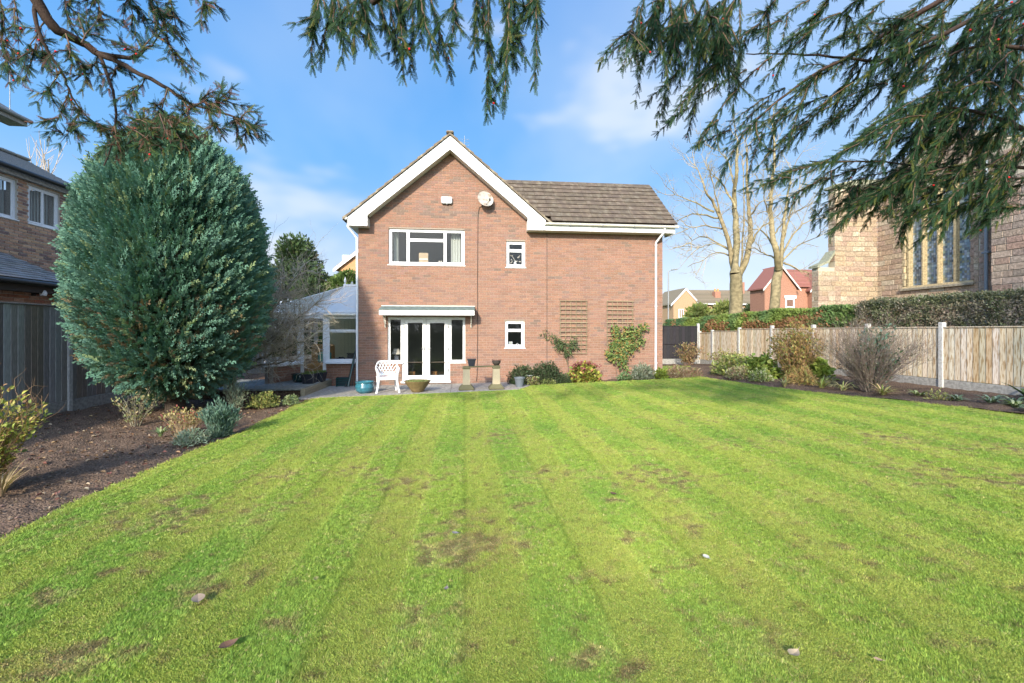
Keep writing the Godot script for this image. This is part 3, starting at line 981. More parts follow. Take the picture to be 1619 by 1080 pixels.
	mat("cast_stone", C(0.60, 0.52, 0.36), 0.95, {"tex": fine, "size": 0.35, "bump_tex": bumpy, "bump": 0.4})
	mat("mossy_stone", C(0.24, 0.22, 0.12), 0.97, {"tex": fine, "size": 0.3, "bump_tex": bumpy, "bump": 0.8})
	mat("metal_grey", C(0.42, 0.43, 0.43), 0.5, {"tex": patch, "size": 0.4, "metal": 0.3})
	mat("dish", C(0.50, 0.49, 0.46), 0.6, {"tex": ramp_tex(95, 0.02, [[0.0, C(0.35, 0.2, 0.12)], [0.4, C(0.8, 0.76, 0.7)], [1.0, C(1, 1, 1)]], 256, 4), "size": 0.9})
	mat("curtain", C(0.62, 0.66, 0.60), 0.9, {"backlight": C(0.3, 0.3, 0.3)})
	mat("card", C(0.52, 0.40, 0.25), 0.85)
	mat("cream", C(0.74, 0.70, 0.60), 0.8)
	mat("terracotta", C(0.52, 0.26, 0.09), 0.8)
	mat("polycarbonate", Color(0.83, 0.87, 0.88), 0.3, {"backlight": C(1.0, 1.0, 1.0)})
	mat("tarmac", C(0.06, 0.06, 0.06), 0.95, {"tex": grain, "size": 1.0})
	mat("rough_ground", C(1, 1, 1), 0.97, {"tex": ramp_tex(85, 0.02, [[0.0, C(0.05, 0.07, 0.02)], [0.5, C(0.10, 0.14, 0.03)], [1.0, C(0.16, 0.15, 0.06)]]), "size": 6.0, "spec": 0.15})
	mat("berry", C(0.5, 0.02, 0.02), 0.35)
	mat("dark_wood", C(0.05, 0.04, 0.035), 0.7)
	mat("glow_tan", C(0.52, 0.30, 0.10), 0.7)
	mat("blind", C(0.72, 0.74, 0.56), 0.9, {"backlight": C(0.8, 0.8, 0.6)})

# ---------- ground ----------
func lawn_poly() -> PackedVector2Array:
	var p := PackedVector2Array()
	for k in 27:  # left edge, from behind the camera to the house
		var z := 16.0 - k * 0.52
		p.append(Vector2(-3.62 + 0.05 * sin(z * 1.3) + 0.03 * sin(z * 3.1 + 1.0), z))
	for q in [[-3.5, 2.4], [1.48, 1.80], [1.95, 0.98], [2.6, 0.86], [3.6, 0.82], [4.6, 0.84], [5.6, 0.80], [6.5, 0.74], [6.95, 0.5], [6.95, -1.0], [6.9, -4.8], [9.2, -4.8], [9.0, -3.4], [8.0, -2.0], [7.45, -0.7], [7.22, 0.4], [7.28, 1.2], [7.42, 2.1], [7.55, 3.0], [7.78, 4.0], [8.15, 5.0], [8.6, 5.9], [8.88, 6.8], [9.0, 7.8], [9.1, 9.5], [9.1, 16.0]]:
		p.append(Vector2(q[0], q[1]))
	return p

func build_ground() -> void:
	for k in 3:
		var f := FastNoiseLite.new()
		f.seed = 100 + k
		f.frequency = [0.35, 0.9, 5.5][k]
		f.fractal_octaves = [3, 4, 5][k]
		lawn_noise.append(f)
	# far ground in one sheet
	var mb := MB.new()
	var far := func(x: float, z: float) -> float: return ground_y(x, z) - 0.14
	mb = sheet(PackedVector2Array([Vector2(-30, -30), Vector2(44, -30), Vector2(44, 30), Vector2(-30, 30)]), 2.0, far)
	for r in [[-400, 400, -500, -30], [-400, 400, 30, 300], [-400, -30, -30, 30], [44, 400, -30, 30]]:
		mb.quad(Vector3(r[0], -0.06, r[2]), Vector3(r[1], -0.06, r[2]), Vector3(r[1], -0.06, r[3]), Vector3(r[0], -0.06, r[3]))
	structure(mb, "ground", M.rough_ground)
	# lawn
	var im := Image.create_empty(1024, 1024, false, Image.FORMAT_RGB8)
	for j in 1024:
		for i in 1024:
			var c := lawn_colour(-5.0 + i * 20.0 / 1024, -4.0 + j * 20.0 / 1024)
			im.set_pixel(i, j, Color(c.r * 0.8, c.g * 0.8, c.b * 0.8).linear_to_srgb())
	var lm := StandardMaterial3D.new()
	lm.resource_name = "lawn"
	lm.albedo_texture = ImageTexture.create_from_image(im)
	lm.roughness = 0.95
	lm.metallic_specular = 0.15
	var lawn := sheet(lawn_poly(), 0.4, func(x: float, z: float) -> float: return ground_y(x, z) + 0.0, 0.05, Rect2(-5, -4, 20, 20))
	structure(lawn, "lawn", lm)
	# beds of soil
	var bn := FastNoiseLite.new()
	bn.seed = 9
	bn.frequency = 1.6
	bn.fractal_octaves = 4
	var soil_y := func(x: float, z: float) -> float: return ground_y(x, z) - 0.035 + 0.05 * bn.get_noise_2d(x, z) + 0.03 * bn.get_noise_2d(x * 4.0, z * 4.0)
	var left := PackedVector2Array([Vector2(-8.3, 16), Vector2(-8.3, -5), Vector2(-7.3, -5), Vector2(-7.3, 2.1), Vector2(-4.05, 2.1), Vector2(-3.5, 2.3)])
	for k in range(26, -1, -1):
		left.append(Vector2(lawn_poly()[k].x + 0.03, lawn_poly()[k].y))
	structure(sheet(left, 0.12, soil_y), "flower_bed", M.soil)
	var right := PackedVector2Array()
	var lp := lawn_poly()
	for k in range(lp.size() - 16, lp.size()):
		right.append(lp[k] - Vector2(0.03, 0))
	right.append_array([Vector2(11.0, 16.0), Vector2(11.0, -6.2), Vector2(9.2, -6.2)])
	structure(sheet(right, 0.14, func(x: float, z: float) -> float: return soil_y.call(x, z) + 0.05 * smoothstep(0.0, 0.8, x - 7.6)), "flower_bed", M.soil)
	var front := PackedVector2Array([Vector2(1.9, 1.02), Vector2(2.6, 0.89), Vector2(3.6, 0.85), Vector2(4.6, 0.87), Vector2(5.6, 0.83), Vector2(6.5, 0.77), Vector2(6.98, 0.5), Vector2(6.98, -4.0), Vector2(6.3, -4.0), Vector2(6.3, 0.004), Vector2(1.9, 0.004)])
	structure(sheet(front, 0.12, soil_y), "flower_bed", M.soil)
	# clods and leaf litter on the beds
	var clod := MB.new()
	var ico := [Vector3(0, 0.7, 0), Vector3(0.9, 0, 0.2), Vector3(0.2, 0.1, 0.95), Vector3(-0.85, -0.1, 0.3), Vector3(-0.3, 0.1, -0.9), Vector3(0.55, -0.1, -0.8)]
	for k in 5:
		clod.tri(ico[0], ico[1 + (k + 1) % 5], ico[1 + k])
	var xs := []
	var cs := []
	for k in 9000:
		var x: float
		var z: float
		if k < 6500:
			x = rng.randf_range(-8.1, -3.66)
			z = 2.2 + 9.8 * pow(rng.randf(), 0.8)
		else:
			z = rng.randf_range(-3.0, 8.0)
			x = rng.randf_range(lerpf(7.4, 9.0, clampf((z - 1.5) / 6.0, 0, 1)) + 0.15, 10.8)
		var s := 0.008 + 0.022 * pow(rng.randf(), 2.5)
		xs.append(Transform3D(Basis(Vector3.UP, rng.randf() * TAU).scaled(Vector3(s, s * rng.randf_range(0.5, 1.0), s)), Vector3(x, soil_y.call(x, z), z)))
		cs.append(vary(C(0.14, 0.098, 0.072), 0.45))
	var cl := scatter(clod.mesh(), M.clod, "soil_clods", self, xs, cs)
	cl.set_meta("label", "loose dark soil crumbs over the garden beds")
	cl.set_meta("category", "soil")
	xs = []
	cs = []
	for k in 1500:
		var x: float
		var z: float
		if k < 1050:
			x = rng.randf_range(-8.1, -3.66)
			z = rng.randf_range(2.4, 11.0)
		else:
			z = rng.randf_range(-1.0, 8.0)
			x = rng.randf_range(lerpf(7.4, 9.0, clampf((z - 1.5) / 6.0, 0, 1)) + 0.15, 10.8)
		var s := rng.randf_range(0.025, 0.075)
		xs.append(Transform3D(toward(Vector3(rng.randf_range(-1, 1), rng.randf_range(-0.1, 0.25), rng.randf_range(-1, 1)), Vector3.UP + rv() * 0.4, Vector3(s, s, s)), Vector3(x, soil_y.call(x, z) + 0.012, z)))
		cs.append(vary([C(0.20, 0.11, 0.055), C(0.30, 0.20, 0.11), C(0.10, 0.06, 0.04), C(0.34, 0.27, 0.19), C(0.17, 0.075, 0.06)][rng.randi() % 5], 0.3))
	var ll := scatter(leaf_mesh(0.3, 0.25), M.dry_leaf, "leaf_litter", self, xs, cs)
	ll.set_meta("label", "fallen brown leaves strewn over the soil of the beds")
	ll.set_meta("category", "leaf litter")
	# patio of pale slabs before the house
	var base := sheet(PackedVector2Array([Vector2(-4.05, 0.0), Vector2(1.9, 0.0), Vector2(1.9, 1.0), Vector2(1.5, 1.8), Vector2(-3.55, 2.42), Vector2(-4.05, 2.42)]), 0.6, func(x: float, z: float) -> float: return ground_y(x, z) - 0.02)
	var patio := structure(base, "patio", M.mortar)
	var poly := PackedVector2Array([Vector2(-4.03, 0.01), Vector2(1.88, 0.01), Vector2(1.88, 1.02), Vector2(1.48, 1.78), Vector2(-3.53, 2.40), Vector2(-4.03, 2.46)])
	for i in 10:
		for j in 4:
			var a := Vector2(-4.03 + i * 0.61, 0.01 + j * 0.61)
			for bit in Geometry2D.intersect_polygons(PackedVector2Array([a, a + Vector2(0.6, 0), a + Vector2(0.6, 0.6), a + Vector2(0, 0.6)]), poly):
				var sb := MB.new()
				sb.col = vary(C(0.50, 0.46, 0.40), 0.1)
				var c := Vector2.ZERO
				for q in bit:
					c += q / bit.size()
				var top := PackedVector3Array()
				for q in bit:
					top.append(Vector3(q.x, ground_y(q.x, q.y) + 0.012 + (c.x - q.x) * 0.002, q.y))
				for k in range(1, top.size() - 1):
					if (bit[k] - bit[0]).cross(bit[k + 1] - bit[0]) > 0:
						sb.tri(top[0], top[k], top[k + 1])
					else:
						sb.tri(top[0], top[k + 1], top[k])
				for k in top.size():
					sb.quad(top[k], top[(k + 1) % top.size()], top[(k + 1) % top.size()] - Vector3.UP * 0.04, top[k] - Vector3.UP * 0.04)
				part(sb, "slab", M.slab, patio)

# leaf lying in x, y with its stalk at the origin; folded a little along the midrib
func leaf_mesh(w := 0.28, fold := 0.12) -> ArrayMesh:
	var mb := MB.new()
	var tip := Vector3(0, 1, -0.12)
	var l := [Vector3(-w, 0.35, fold), Vector3(-w * 0.8, 0.7, fold * 0.8)]
	var mid := Vector3(0, 0.5, 0)
	for s in [1.0, -1.0]:
		var a := Vector3(l[0].x * s, l[0].y, l[0].z)
		var b := Vector3(l[1].x * s, l[1].y, l[1].z)
		mb.tri(Vector3.ZERO, a, mid)
		mb.tri(mid, a, b)
		mb.tri(mid, b, tip)
	return mb.mesh()

# ---------- the house ----------
func gable_top(x: float) -> float:
	return 7.24 - absf(x + 0.43) * 0.845

func build_house() -> void:
	var h := thing("brick_house", "red brick gabled house with white windows at the end of the lawn", "house", Vector3(1.5, 0, 0))
	var L := -3.15
	var R := 6.30
	var holes := [[-2.27, 0.0, 3.64, 4.73], [1.28, 1.87, 3.61, 4.42], [1.24, 1.85, 1.12, 1.96], [-2.30, 0.02, 0.68, 2.06], [-1.88, -0.44, 0.12, 0.69]]
	var rel := holes.map(func(r): return [r[0] - L, r[1] - L, r[2] + 0.1, r[3] + 0.1])
	var o := Vector3(L, -0.1, -0.007)
	var wb := MB.new()
	wall_face(wb, o, Vector3.RIGHT, R - L, 4.9, Vector3.BACK, 0.29, rel)
	# gable triangle and the other outer walls
	var tri := PackedVector2Array([Vector2(-3.15, 4.8), Vector2(-2.92, 5.12), Vector2(-0.43, 7.24), Vector2(2.3, 4.93), Vector2(2.3, 4.8)])
	wb.prism(tri, -0.28, -0.0075)
	wb.bx(L, L + 0.28, -0.1, 4.8, -8.0, -0.3)
	wb.bx(R - 0.28, R, -0.1, 4.8, -8.0, -0.3)
	wb.bx(L + 0.28, R - 0.28, -0.1, 4.8, -8.0, -7.75)
	part(wb, "wall", M.mortar, h)
	var keep := func(u: float, v: float) -> bool:
		var x := u + L
		var y := v - 0.1
		return y < 4.82 or (x > -3.0 and x < 2.2 and y < gable_top(x) + 0.02)
	var palette := [C(0.330, 0.187, 0.134), C(0.344, 0.195, 0.140), C(0.316, 0.182, 0.134), C(0.330, 0.195, 0.147), C(0.350, 0.200, 0.143), C(0.297, 0.182, 0.145), C(0.337, 0.188, 0.133), C(0.321, 0.188, 0.140)]
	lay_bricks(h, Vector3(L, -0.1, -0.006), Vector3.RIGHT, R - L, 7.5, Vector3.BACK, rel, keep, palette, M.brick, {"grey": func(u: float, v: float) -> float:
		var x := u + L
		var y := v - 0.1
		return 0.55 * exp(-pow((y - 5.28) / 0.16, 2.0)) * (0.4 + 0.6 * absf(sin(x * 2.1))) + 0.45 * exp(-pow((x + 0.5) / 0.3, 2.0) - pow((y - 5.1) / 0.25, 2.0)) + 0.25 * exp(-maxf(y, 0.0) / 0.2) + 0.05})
	var side := MB.new()
	for r in 64:  # quoins seen edge-on on the right corner
		for k in 4:
			side.col = vary(palette[rng.randi() % 8], 0.1)
			side.bx(R, R + 0.005, -0.1 + r * 0.075, -0.1 + r * 0.075 + 0.065, -0.225 * (k + 1) - 0.11 * (r % 2), -0.225 * k - 0.01 - 0.11 * (r % 2))
	var sp := part(side, "brickwork", M.brick, h)
	sp.set_meta("kind", "stuff")
	# a band of dark diaper bricks above the upper window is part of the brickwork's colour
	# rooms
	var rb := MB.new()
	rb.bx(L + 0.28, R - 0.28, 2.42, 2.60, -7.7, -0.3)
	rb.bx(L + 0.28, R - 0.28, 4.80, 4.9, -7.7, -0.3)
	rb.bx(0.7, 0.8, 0.08, 2.42, -7.7, -0.3)
	rb.bx(0.7, 0.8, 2.60, 4.80, -7.7, -0.3)
	rb.bx(L + 0.28, R - 0.28, -0.05, 4.80, -7.75, -7.65)
	part(rb, "inner_wall", M.room, h)
	var fb := MB.new()
	fb.bx(L + 0.28, R - 0.28, -0.1, 0.08, -7.7, -0.3)
	part(fb, "floor", M.floor_dark, h)

	# windows
	var W := func(r: Array, z := -0.06) -> Transform3D: return Transform3D(Basis.IDENTITY, Vector3(r[0], r[2], z))
	var a: Array = holes[0]
	window(h, W.call(a), 2.27, 1.09, [[0.05, 0.57, 0.05, 1.04, true], [0.57, 1.68, 0.05, 0.76, false], [0.57, 1.68, 0.76, 1.04, true], [1.68, 2.22, 0.05, 1.04, true]], M.upvc, M.glass)
	window(h, W.call(holes[1]), 0.59, 0.81, [[0.05, 0.54, 0.05, 0.52, false], [0.05, 0.54, 0.52, 0.76, true]], M.upvc, M.glass)
	window(h, W.call(holes[2]), 0.61, 0.84, [[0.05, 0.56, 0.05, 0.54, false], [0.05, 0.56, 0.54, 0.79, true]], M.upvc, M.glass)
	# french doors with side lights
	window(h, Transform3D(Basis.IDENTITY, Vector3(-2.30, 0.68, -0.06)), 0.42, 1.38, [[0.03, 0.42, 0.03, 1.35, false]], M.upvc, M.glass, 0.03)
	window(h, Transform3D(Basis.IDENTITY, Vector3(-0.44, 0.68, -0.06)), 0.46, 1.38, [[0.0, 0.43, 0.03, 1.35, false]], M.upvc, M.glass, 0.03)
	var db := MB.new()
	db.bx(-1.88, -1.82, 0.12, 2.06, -0.12, -0.045)
	db.bx(-0.50, -0.44, 0.12, 2.06, -0.12, -0.045)
	db.bx(-1.82, -0.50, 2.0, 2.06, -0.12, -0.046)
	db.cbox(Vector3(-1.16, 0.10, -0.03), Vector3(1.5, 0.06, 0.16), 0.008)
	part(db, "door_frame", M.upvc, h)
	for k in 2:
		var x0 := -1.815 + k * 0.66
		var x1 := x0 + 0.655
		var d := MB.new()
		var z := -0.055
		d.cbox(Vector3(x0 + 0.055, 1.065, z), Vector3(0.11, 1.86, 0.06), 0.008)
		d.cbox(Vector3(x1 - 0.055, 1.065, z), Vector3(0.11, 1.86, 0.06), 0.008)
		d.cbox(Vector3((x0 + x1) / 2, 0.215, z - 0.001), Vector3(x1 - x0 - 0.21, 0.16, 0.06), 0.008)
		d.cbox(Vector3((x0 + x1) / 2, 1.94, z - 0.001), Vector3(x1 - x0 - 0.21, 0.11, 0.06), 0.008)
		var door := part(d, "door", M.upvc, h)
		var g := MB.new()
		g.bx(x0 + 0.105, x1 - 0.105, 0.29, 1.89, z - 0.004, z + 0.004)
		part(g, "pane", M.glass, door)
		var hd := MB.new()
		var hx := x1 - 0.05 if k == 0 else x0 + 0.05
		hd.cbox(Vector3(hx, 1.08, z + 0.036), Vector3(0.03, 0.2, 0.012), 0.004)
		hd.tube([Vector3(hx, 1.11, z + 0.04), Vector3(hx, 1.11, z + 0.075), Vector3(hx + (-0.1 if k == 0 else 0.1), 1.11, z + 0.078)], 0.01, 0.009, 6)
		part(hd, "handle", M.metal_grey, door)
		for y in [0.45, 1.1, 1.78]:
			var hi := MB.new()
			var ex := x0 - 0.005 if k == 0 else x1 + 0.005
			hi.cbox(Vector3(ex, y, z + 0.036), Vector3(0.035, 0.09, 0.02), 0.005)
			part(hi, "hinge", M.metal_grey, door)
	# canopy over the doors
	var cp := MB.new()
	cp.cbox(Vector3(-1.08, 2.175, 0.535), Vector3(2.74, 0.15, 0.03), 0.006)
	cp.bx(-2.44, -2.415, 2.10, 2.25, 0.0, 0.52)
	cp.bx(0.255, 0.28, 2.10, 2.25, 0.0, 0.52)
	cp.bx(-2.415, 0.255, 2.105, 2.12, 0.0, 0.52)
	var can := part(cp, "canopy", M.upvc, h)
	for k in 3:
		var ft := MB.new()
		var x0 := -2.46 + k * 0.92
		var x1 := x0 + 0.917
		ft.hex([Vector3(x0, 2.375, 0.0), Vector3(x1, 2.375, 0.0), Vector3(x0, 2.395, 0.0), Vector3(x1, 2.395, 0.0), Vector3(x0, 2.252, 0.57), Vector3(x1, 2.252, 0.57), Vector3(x0, 2.272 + 0.004 * k, 0.57), Vector3(x1, 2.272 + 0.004 * k, 0.57)])
		part(ft, "canopy_roof", M.felt, can)
	var fl := MB.new()
	fl.bx(-2.48, 0.32, 2.39, 2.41, -0.01, 0.03)
	part(fl, "flashing", M.upvc_cream, can)
	for x in [-2.36, 0.2]:
		var bk := MB.new()
		bk.tube([Vector3(x, 1.74, 0.03), Vector3(x, 2.1, 0.03)], 0.012, 0.012, 6)
		for k in 5:
			bk.lathe(Vector3(x, 1.76 + k * 0.07, 0.04 + k * 0.005), [Vector2(0.001, 0), Vector2(0.024, 0.02), Vector2(0.026, 0.035), Vector2(0.012, 0.062), Vector2(0.001, 0.066)], 8)
		bk.tube([Vector3(x, 1.78, 0.035), Vector3(x, 1.86, 0.12), Vector3(x, 1.97, 0.28), Vector3(x, 2.10, 0.40)], 0.014, 0.014, 6)
		part(bk, "bracket", M.upvc_cream, can)

	# barge boards, soffits, eaves boxes of the gable
	var z1 := 0.35
	var bl := PackedVector2Array([Vector2(-0.43, 7.44), Vector2(-3.37, 4.96), Vector2(-3.37, 4.71), Vector2(-2.82, 4.71), Vector2(-2.82, 5.02), Vector2(-0.43, 7.04)])
	var br := PackedVector2Array([Vector2(-0.43, 7.44), Vector2(-0.43, 7.04), Vector2(1.90, 5.07), Vector2(1.90, 4.70), Vector2(2.36, 4.70), Vector2(2.45, 4.74), Vector2(2.45, 5.00)])
	for poly in [bl, br]:
		var b := MB.new()
		b.prism(poly, z1 - 0.03, z1)
		part(b, "barge_board", M.upvc, h)
	var sf := MB.new()
	for s in [[-2.82, 5.02], [1.90, 5.07]]:
		var p0 := Vector3(-0.43, 7.05, 0.0)
		var p1 := Vector3(s[0], s[1] + 0.01, 0.0)
		var e := Vector3(0, 0, z1 - 0.03)
		var q := Vector3(0, 0.015, 0)
		sf.quad(p0 + e, p1 + e, p1, p0)
		sf.quad(p0 + q, p1 + q, p1 + e + q, p0 + e + q)
	sf.bx(-3.37, -2.83, 4.712, 4.725, 0.0, z1 - 0.03)
	sf.bx(-2.835, -2.82, 4.725, 4.97, 0.0, z1 - 0.03)
	sf.bx(1.90, 1.915, 4.725, 5.0, 0.0, z1 - 0.03)
	sf.bx(1.905, 6.55, 4.70, 4.713, 0.0, z1 - 0.03)
	sf.bx(-3.37, -3.16, 4.712, 4.725, -8.0, 0.0)
	part(sf, "soffit", M.upvc_cream, h)
	var fa := MB.new()
	fa.bx(2.452, 6.55, 4.70, 4.90, z1 - 0.03, z1 - 0.004)
	fa.bx(-3.37, -3.345, 4.71, 4.96, -8.0, z1 - 0.035)
	fa.prism(PackedVector2Array([Vector2(6.50, 4.70), Vector2(6.55, 4.70), Vector2(6.55, 4.9), Vector2(6.50, 4.9)]), -0.3, z1 - 0.035)
	part(fa, "fascia", M.upvc, h)
	var vg := MB.new()  # verge board up the right end of the wing
	vg.hex([Vector3(6.53, 4.72, 0.30), Vector3(6.55, 4.72, 0.30), Vector3(6.53, 4.88, 0.30), Vector3(6.55, 4.88, 0.30), Vector3(6.53, 6.52, -1.75), Vector3(6.55, 6.52, -1.75), Vector3(6.53, 6.68, -1.75), Vector3(6.55, 6.68, -1.75)])
	part(vg, "verge_board", M.upvc, h)
	var ew := MB.new()  # wing's end wall up to the verge
	ew.xf = Transform3D(Basis(Vector3.UP, PI / 2), Vector3(6.29, 0, 0))
	ew.prism(PackedVector2Array([Vector2(0.05, 4.8), Vector2(1.75, 6.6), Vector2(3.6, 4.8)]), -0.2, 0.0)
	part(ew, "wall", M.mortar, h)

	# wing roof: courses of interlocking tiles
	var gauge := 0.283
	var slope := Vector3(0, 1.88, -2.10).normalized()
	var nrm := Vector3(0, 2.10, 1.88).normalized()
	var tiles := []
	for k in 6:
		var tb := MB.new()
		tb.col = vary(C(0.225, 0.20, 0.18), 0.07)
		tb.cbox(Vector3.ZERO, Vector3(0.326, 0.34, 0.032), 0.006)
		tb.col = C(0.05, 0.042, 0.036)  # dark strip: shadow line below each tile course, painted into the colour
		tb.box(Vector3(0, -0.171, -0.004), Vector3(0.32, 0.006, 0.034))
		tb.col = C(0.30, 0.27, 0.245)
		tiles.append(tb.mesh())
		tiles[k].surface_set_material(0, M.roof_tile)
	for r in 10:
		for k in 18:
			var x := 6.42 - k * 0.33 + (0.0 if r % 2 == 0 else -0.0)
			var y := r * gauge + 0.14
			var pos := Vector3(x, 4.955, 0.40) + slope * y + nrm * 0.03
			if pos.y < 7.42 - 0.845 * (x + 0.43) or (r == 0 and x < 2.7):
				continue
			var tilt := 0.075 + rng.randf_range(-0.01, 0.01)
			var up2 := (slope - nrm * tilt).normalized()
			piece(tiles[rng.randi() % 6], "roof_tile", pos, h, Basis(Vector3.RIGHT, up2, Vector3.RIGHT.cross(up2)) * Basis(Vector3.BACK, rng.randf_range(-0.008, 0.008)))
	var rf := MB.new()  # decking below the tiles, both slopes of the wing
	rf.col = C(0.10, 0.09, 0.08)
	rf.hex([Vector3(2.5, 4.88, 0.34), Vector3(6.52, 4.88, 0.34), Vector3(2.5, 4.94, 0.36), Vector3(6.54, 4.94, 0.36), Vector3(0.6, 6.72, -1.74), Vector3(6.52, 6.72, -1.74), Vector3(0.6, 6.79, -1.74), Vector3(6.54, 6.79, -1.74)])
	rf.hex([Vector3(0.6, 6.70, -1.75), Vector3(6.54, 6.70, -1.75), Vector3(0.6, 6.80, -1.75), Vector3(6.54, 6.80, -1.75), Vector3(0.6, 4.80, -3.9), Vector3(6.54, 4.80, -3.9), Vector3(0.6, 4.90, -3.9), Vector3(6.54, 4.90, -3.9)])
	# main roof slopes
	var main := MB.new()
	main.col = C(0.32, 0.29, 0.25)
	for s in [-1.0, 1.0]:
		var e := Vector2(-0.43 + s * 3.08, 7.46 - 3.08 * 0.845)
		for r in 13:
			var t0 := r / 13.0
			var t1 := (r + 1.0) / 13.0
			var A := Vector2(-0.43, 7.46).lerp(e, t0)
			var B := Vector2(-0.43, 7.46).lerp(e, t1)
			main.prism(PackedVector2Array([A, B, B + Vector2(0, 0.085), A + Vector2(0, 0.05)]), -8.2, 0.40)
	part(main, "main_roof", M.roof_tile, h)
	part(rf, "roof_deck", M.roof_tile, h)
	for k in 17:  # ridge tiles of the wing
		var rt := MB.new()
		rt.col = vary(C(0.33, 0.30, 0.26), 0.12)
		var x0 := 6.50 - k * 0.33
		for a2 in 5:
			var t0 := PI * a2 / 5.0
			var t1 := PI * (a2 + 1) / 5.0
			rt.quad(Vector3(x0 - 0.32, 6.80 + sin(t0) * 0.06, -1.75 + cos(t0) * 0.12), Vector3(x0 - 0.32, 6.80 + sin(t1) * 0.06, -1.75 + cos(t1) * 0.12), Vector3(x0, 6.80 + sin(t1) * 0.065, -1.75 + cos(t1) * 0.125), Vector3(x0, 6.80 + sin(t0) * 0.065, -1.75 + cos(t0) * 0.125))
		part(rt, "ridge_tile", M.roof_tile, h)
	for k in 20:
		var rt := MB.new()
		rt.col = vary(C(0.36, 0.32, 0.27), 0.12)
		rt.cbox(Vector3(-0.43, 7.54, 0.22 - k * 0.42), Vector3(0.22, 0.07, 0.41), 0.03)
		part(rt, "ridge_tile", M.roof_tile, h)
	# gutter and downpipes
	var gu := MB.new()
	for k in 8:
		var t0 := PI + PI * k / 8.0
		var t1 := PI + PI * (k + 1) / 8.0
		var c0 := Vector2(cos(t0) * 0.055, sin(t0) * 0.055)
		var c1 := Vector2(cos(t1) * 0.055, sin(t1) * 0.055)
		gu.quad(Vector3(2.42, 4.905 + c0.y, 0.41 + c0.x), Vector3(2.42, 4.905 + c1.y, 0.41 + c1.x), Vector3(6.62, 4.895 + c1.y, 0.41 + c1.x), Vector3(6.62, 4.895 + c0.y, 0.41 + c0.x))
	gu.cbox(Vector3(4.52, 4.905, 0.468), Vector3(4.2, 0.014, 0.012), 0.004)
	for x in [2.42, 6.62]:
		gu.bx(x - 0.006, x + 0.006, 4.85, 4.905, 0.355, 0.465)
	var gut := part(gu, "gutter", M.upvc_cream, h)
	for x in [3.2, 4.2, 5.2, 6.2]:
		var cl := MB.new()
		cl.cbox(Vector3(x, 4.875, 0.41), Vector3(0.03, 0.085, 0.13), 0.01)
		part(cl, "gutter_bracket", M.metal_grey, gut)
	var dp := MB.new()
	dp.tube([Vector3(6.20, 4.86, 0.40), Vector3(6.20, 4.74, 0.39), Vector3(6.13, 4.60, 0.22), Vector3(6.06, 4.46, 0.06), Vector3(6.06, 4.3, 0.05), Vector3(6.06, 2.4, 0.05), Vector3(6.05, 0.28, 0.05)], 0.034, 0.034, 10)
	var dpp := part(dp, "downpipe", M.upvc, h)
	for y in [4.35, 2.4, 0.6]:
		var cb := MB.new()
		cb.lathe(Vector3(6.06, y, 0.05), [Vector2(0.034, 0), Vector2(0.042, 0), Vector2(0.042, 0.05), Vector2(0.034, 0.05)], 10)
		part(cb, "pipe_clip", M.upvc, dpp)
	var d2 := MB.new()
	d2.tube([Vector3(-3.42, 4.90, 0.15), Vector3(-3.42, 4.72, 0.15), Vector3(-3.30, 4.55, 0.0), Vector3(-3.20, 4.42, -0.02), Vector3(-3.195, 4.2, -0.03), Vector3(-3.195, 0.05, -0.03)], 0.034, 0.034, 10)
	part(d2, "downpipe", M.upvc, h)
	var g2 := MB.new()
	g2.tube([Vector3(-3.43, 4.93, 0.38), Vector3(-3.43, 4.91, -8.0)], 0.055, 0.055, 8)
	part(g2, "gutter", M.upvc_cream, h)
	# movement joint down the wall, a narrow dark strip in a groove
	var mj := MB.new()
	mj.bx(2.545, 2.56, 0.1, 4.70, -0.008, 0.004)
	part(mj, "movement_joint", M.dark_cable, h)
	var cm := MB.new()  # chimney and aerial behind the ridge
	cm.col = C(0.55, 0.5, 0.45)
	cm.cbox(Vector3(0.05, 7.5, -4.5), Vector3(0.5, 1.3, 0.5), 0.02)
	var chim := part(cm, "chimney", M.upvc_cream, h)
	var ae := MB.new()
	ae.tube([Vector3(0.0, 8.1, -4.4), Vector3(0.0, 9.5, -4.4)], 0.012, 0.008, 5)
	for k in 4:
		ae.tube([Vector3(-0.18, 9.0 + k * 0.12, -4.4), Vector3(0.18, 9.0 + k * 0.12, -4.4)], 0.006, 0.006, 4)
	part(ae, "aerial", M.metal_grey, chim)

	# fittings on the wall
	var al := thing("alarm_box", "small white burglar alarm box high on the brick gable", "alarm box", Vector3(-0.54, 5.5, 0))
	var ab := MB.new()
	ab.cbox(Vector3(-0.54, 5.61, 0.05), Vector3(0.33, 0.19, 0.1), 0.02)
	part(ab, "cover", M.upvc, al)
	var ab2 := MB.new()
	ab2.cbox(Vector3(-0.54, 5.51, 0.045), Vector3(0.30, 0.03, 0.085), 0.01)
	part(ab2, "base", M.metal_grey, al)
	var ab3 := MB.new()
	ab3.lathe(Vector3(-0.53, 5.475, 0.06), [Vector2(0.001, 0), Vector2(0.025, 0.005), Vector2(0.028, 0.03)], 8)
	part(ab3, "strobe", M.metal_grey, al)
	var sd := thing("satellite_dish", "weathered grey satellite dish high on the brick gable", "satellite dish", Vector3(0.6, 5.3, 0))
	var ds := MB.new()
	var face := Vector3(0.28, 0.28, 0.92).normalized()
	ds.xf = Transform3D(toward(face, Vector3.UP), Vector3(0.62, 5.62, 0.22))
	var prof := []
	for k in 7:
		var r := 0.25 * k / 6.0
		prof.append(Vector2(maxf(r, 0.0005), r * r * 0.55))
	ds.lathe(Vector3.ZERO, prof, 24)
	ds.lathe(Vector3(0, -0.006, 0), prof, 24)
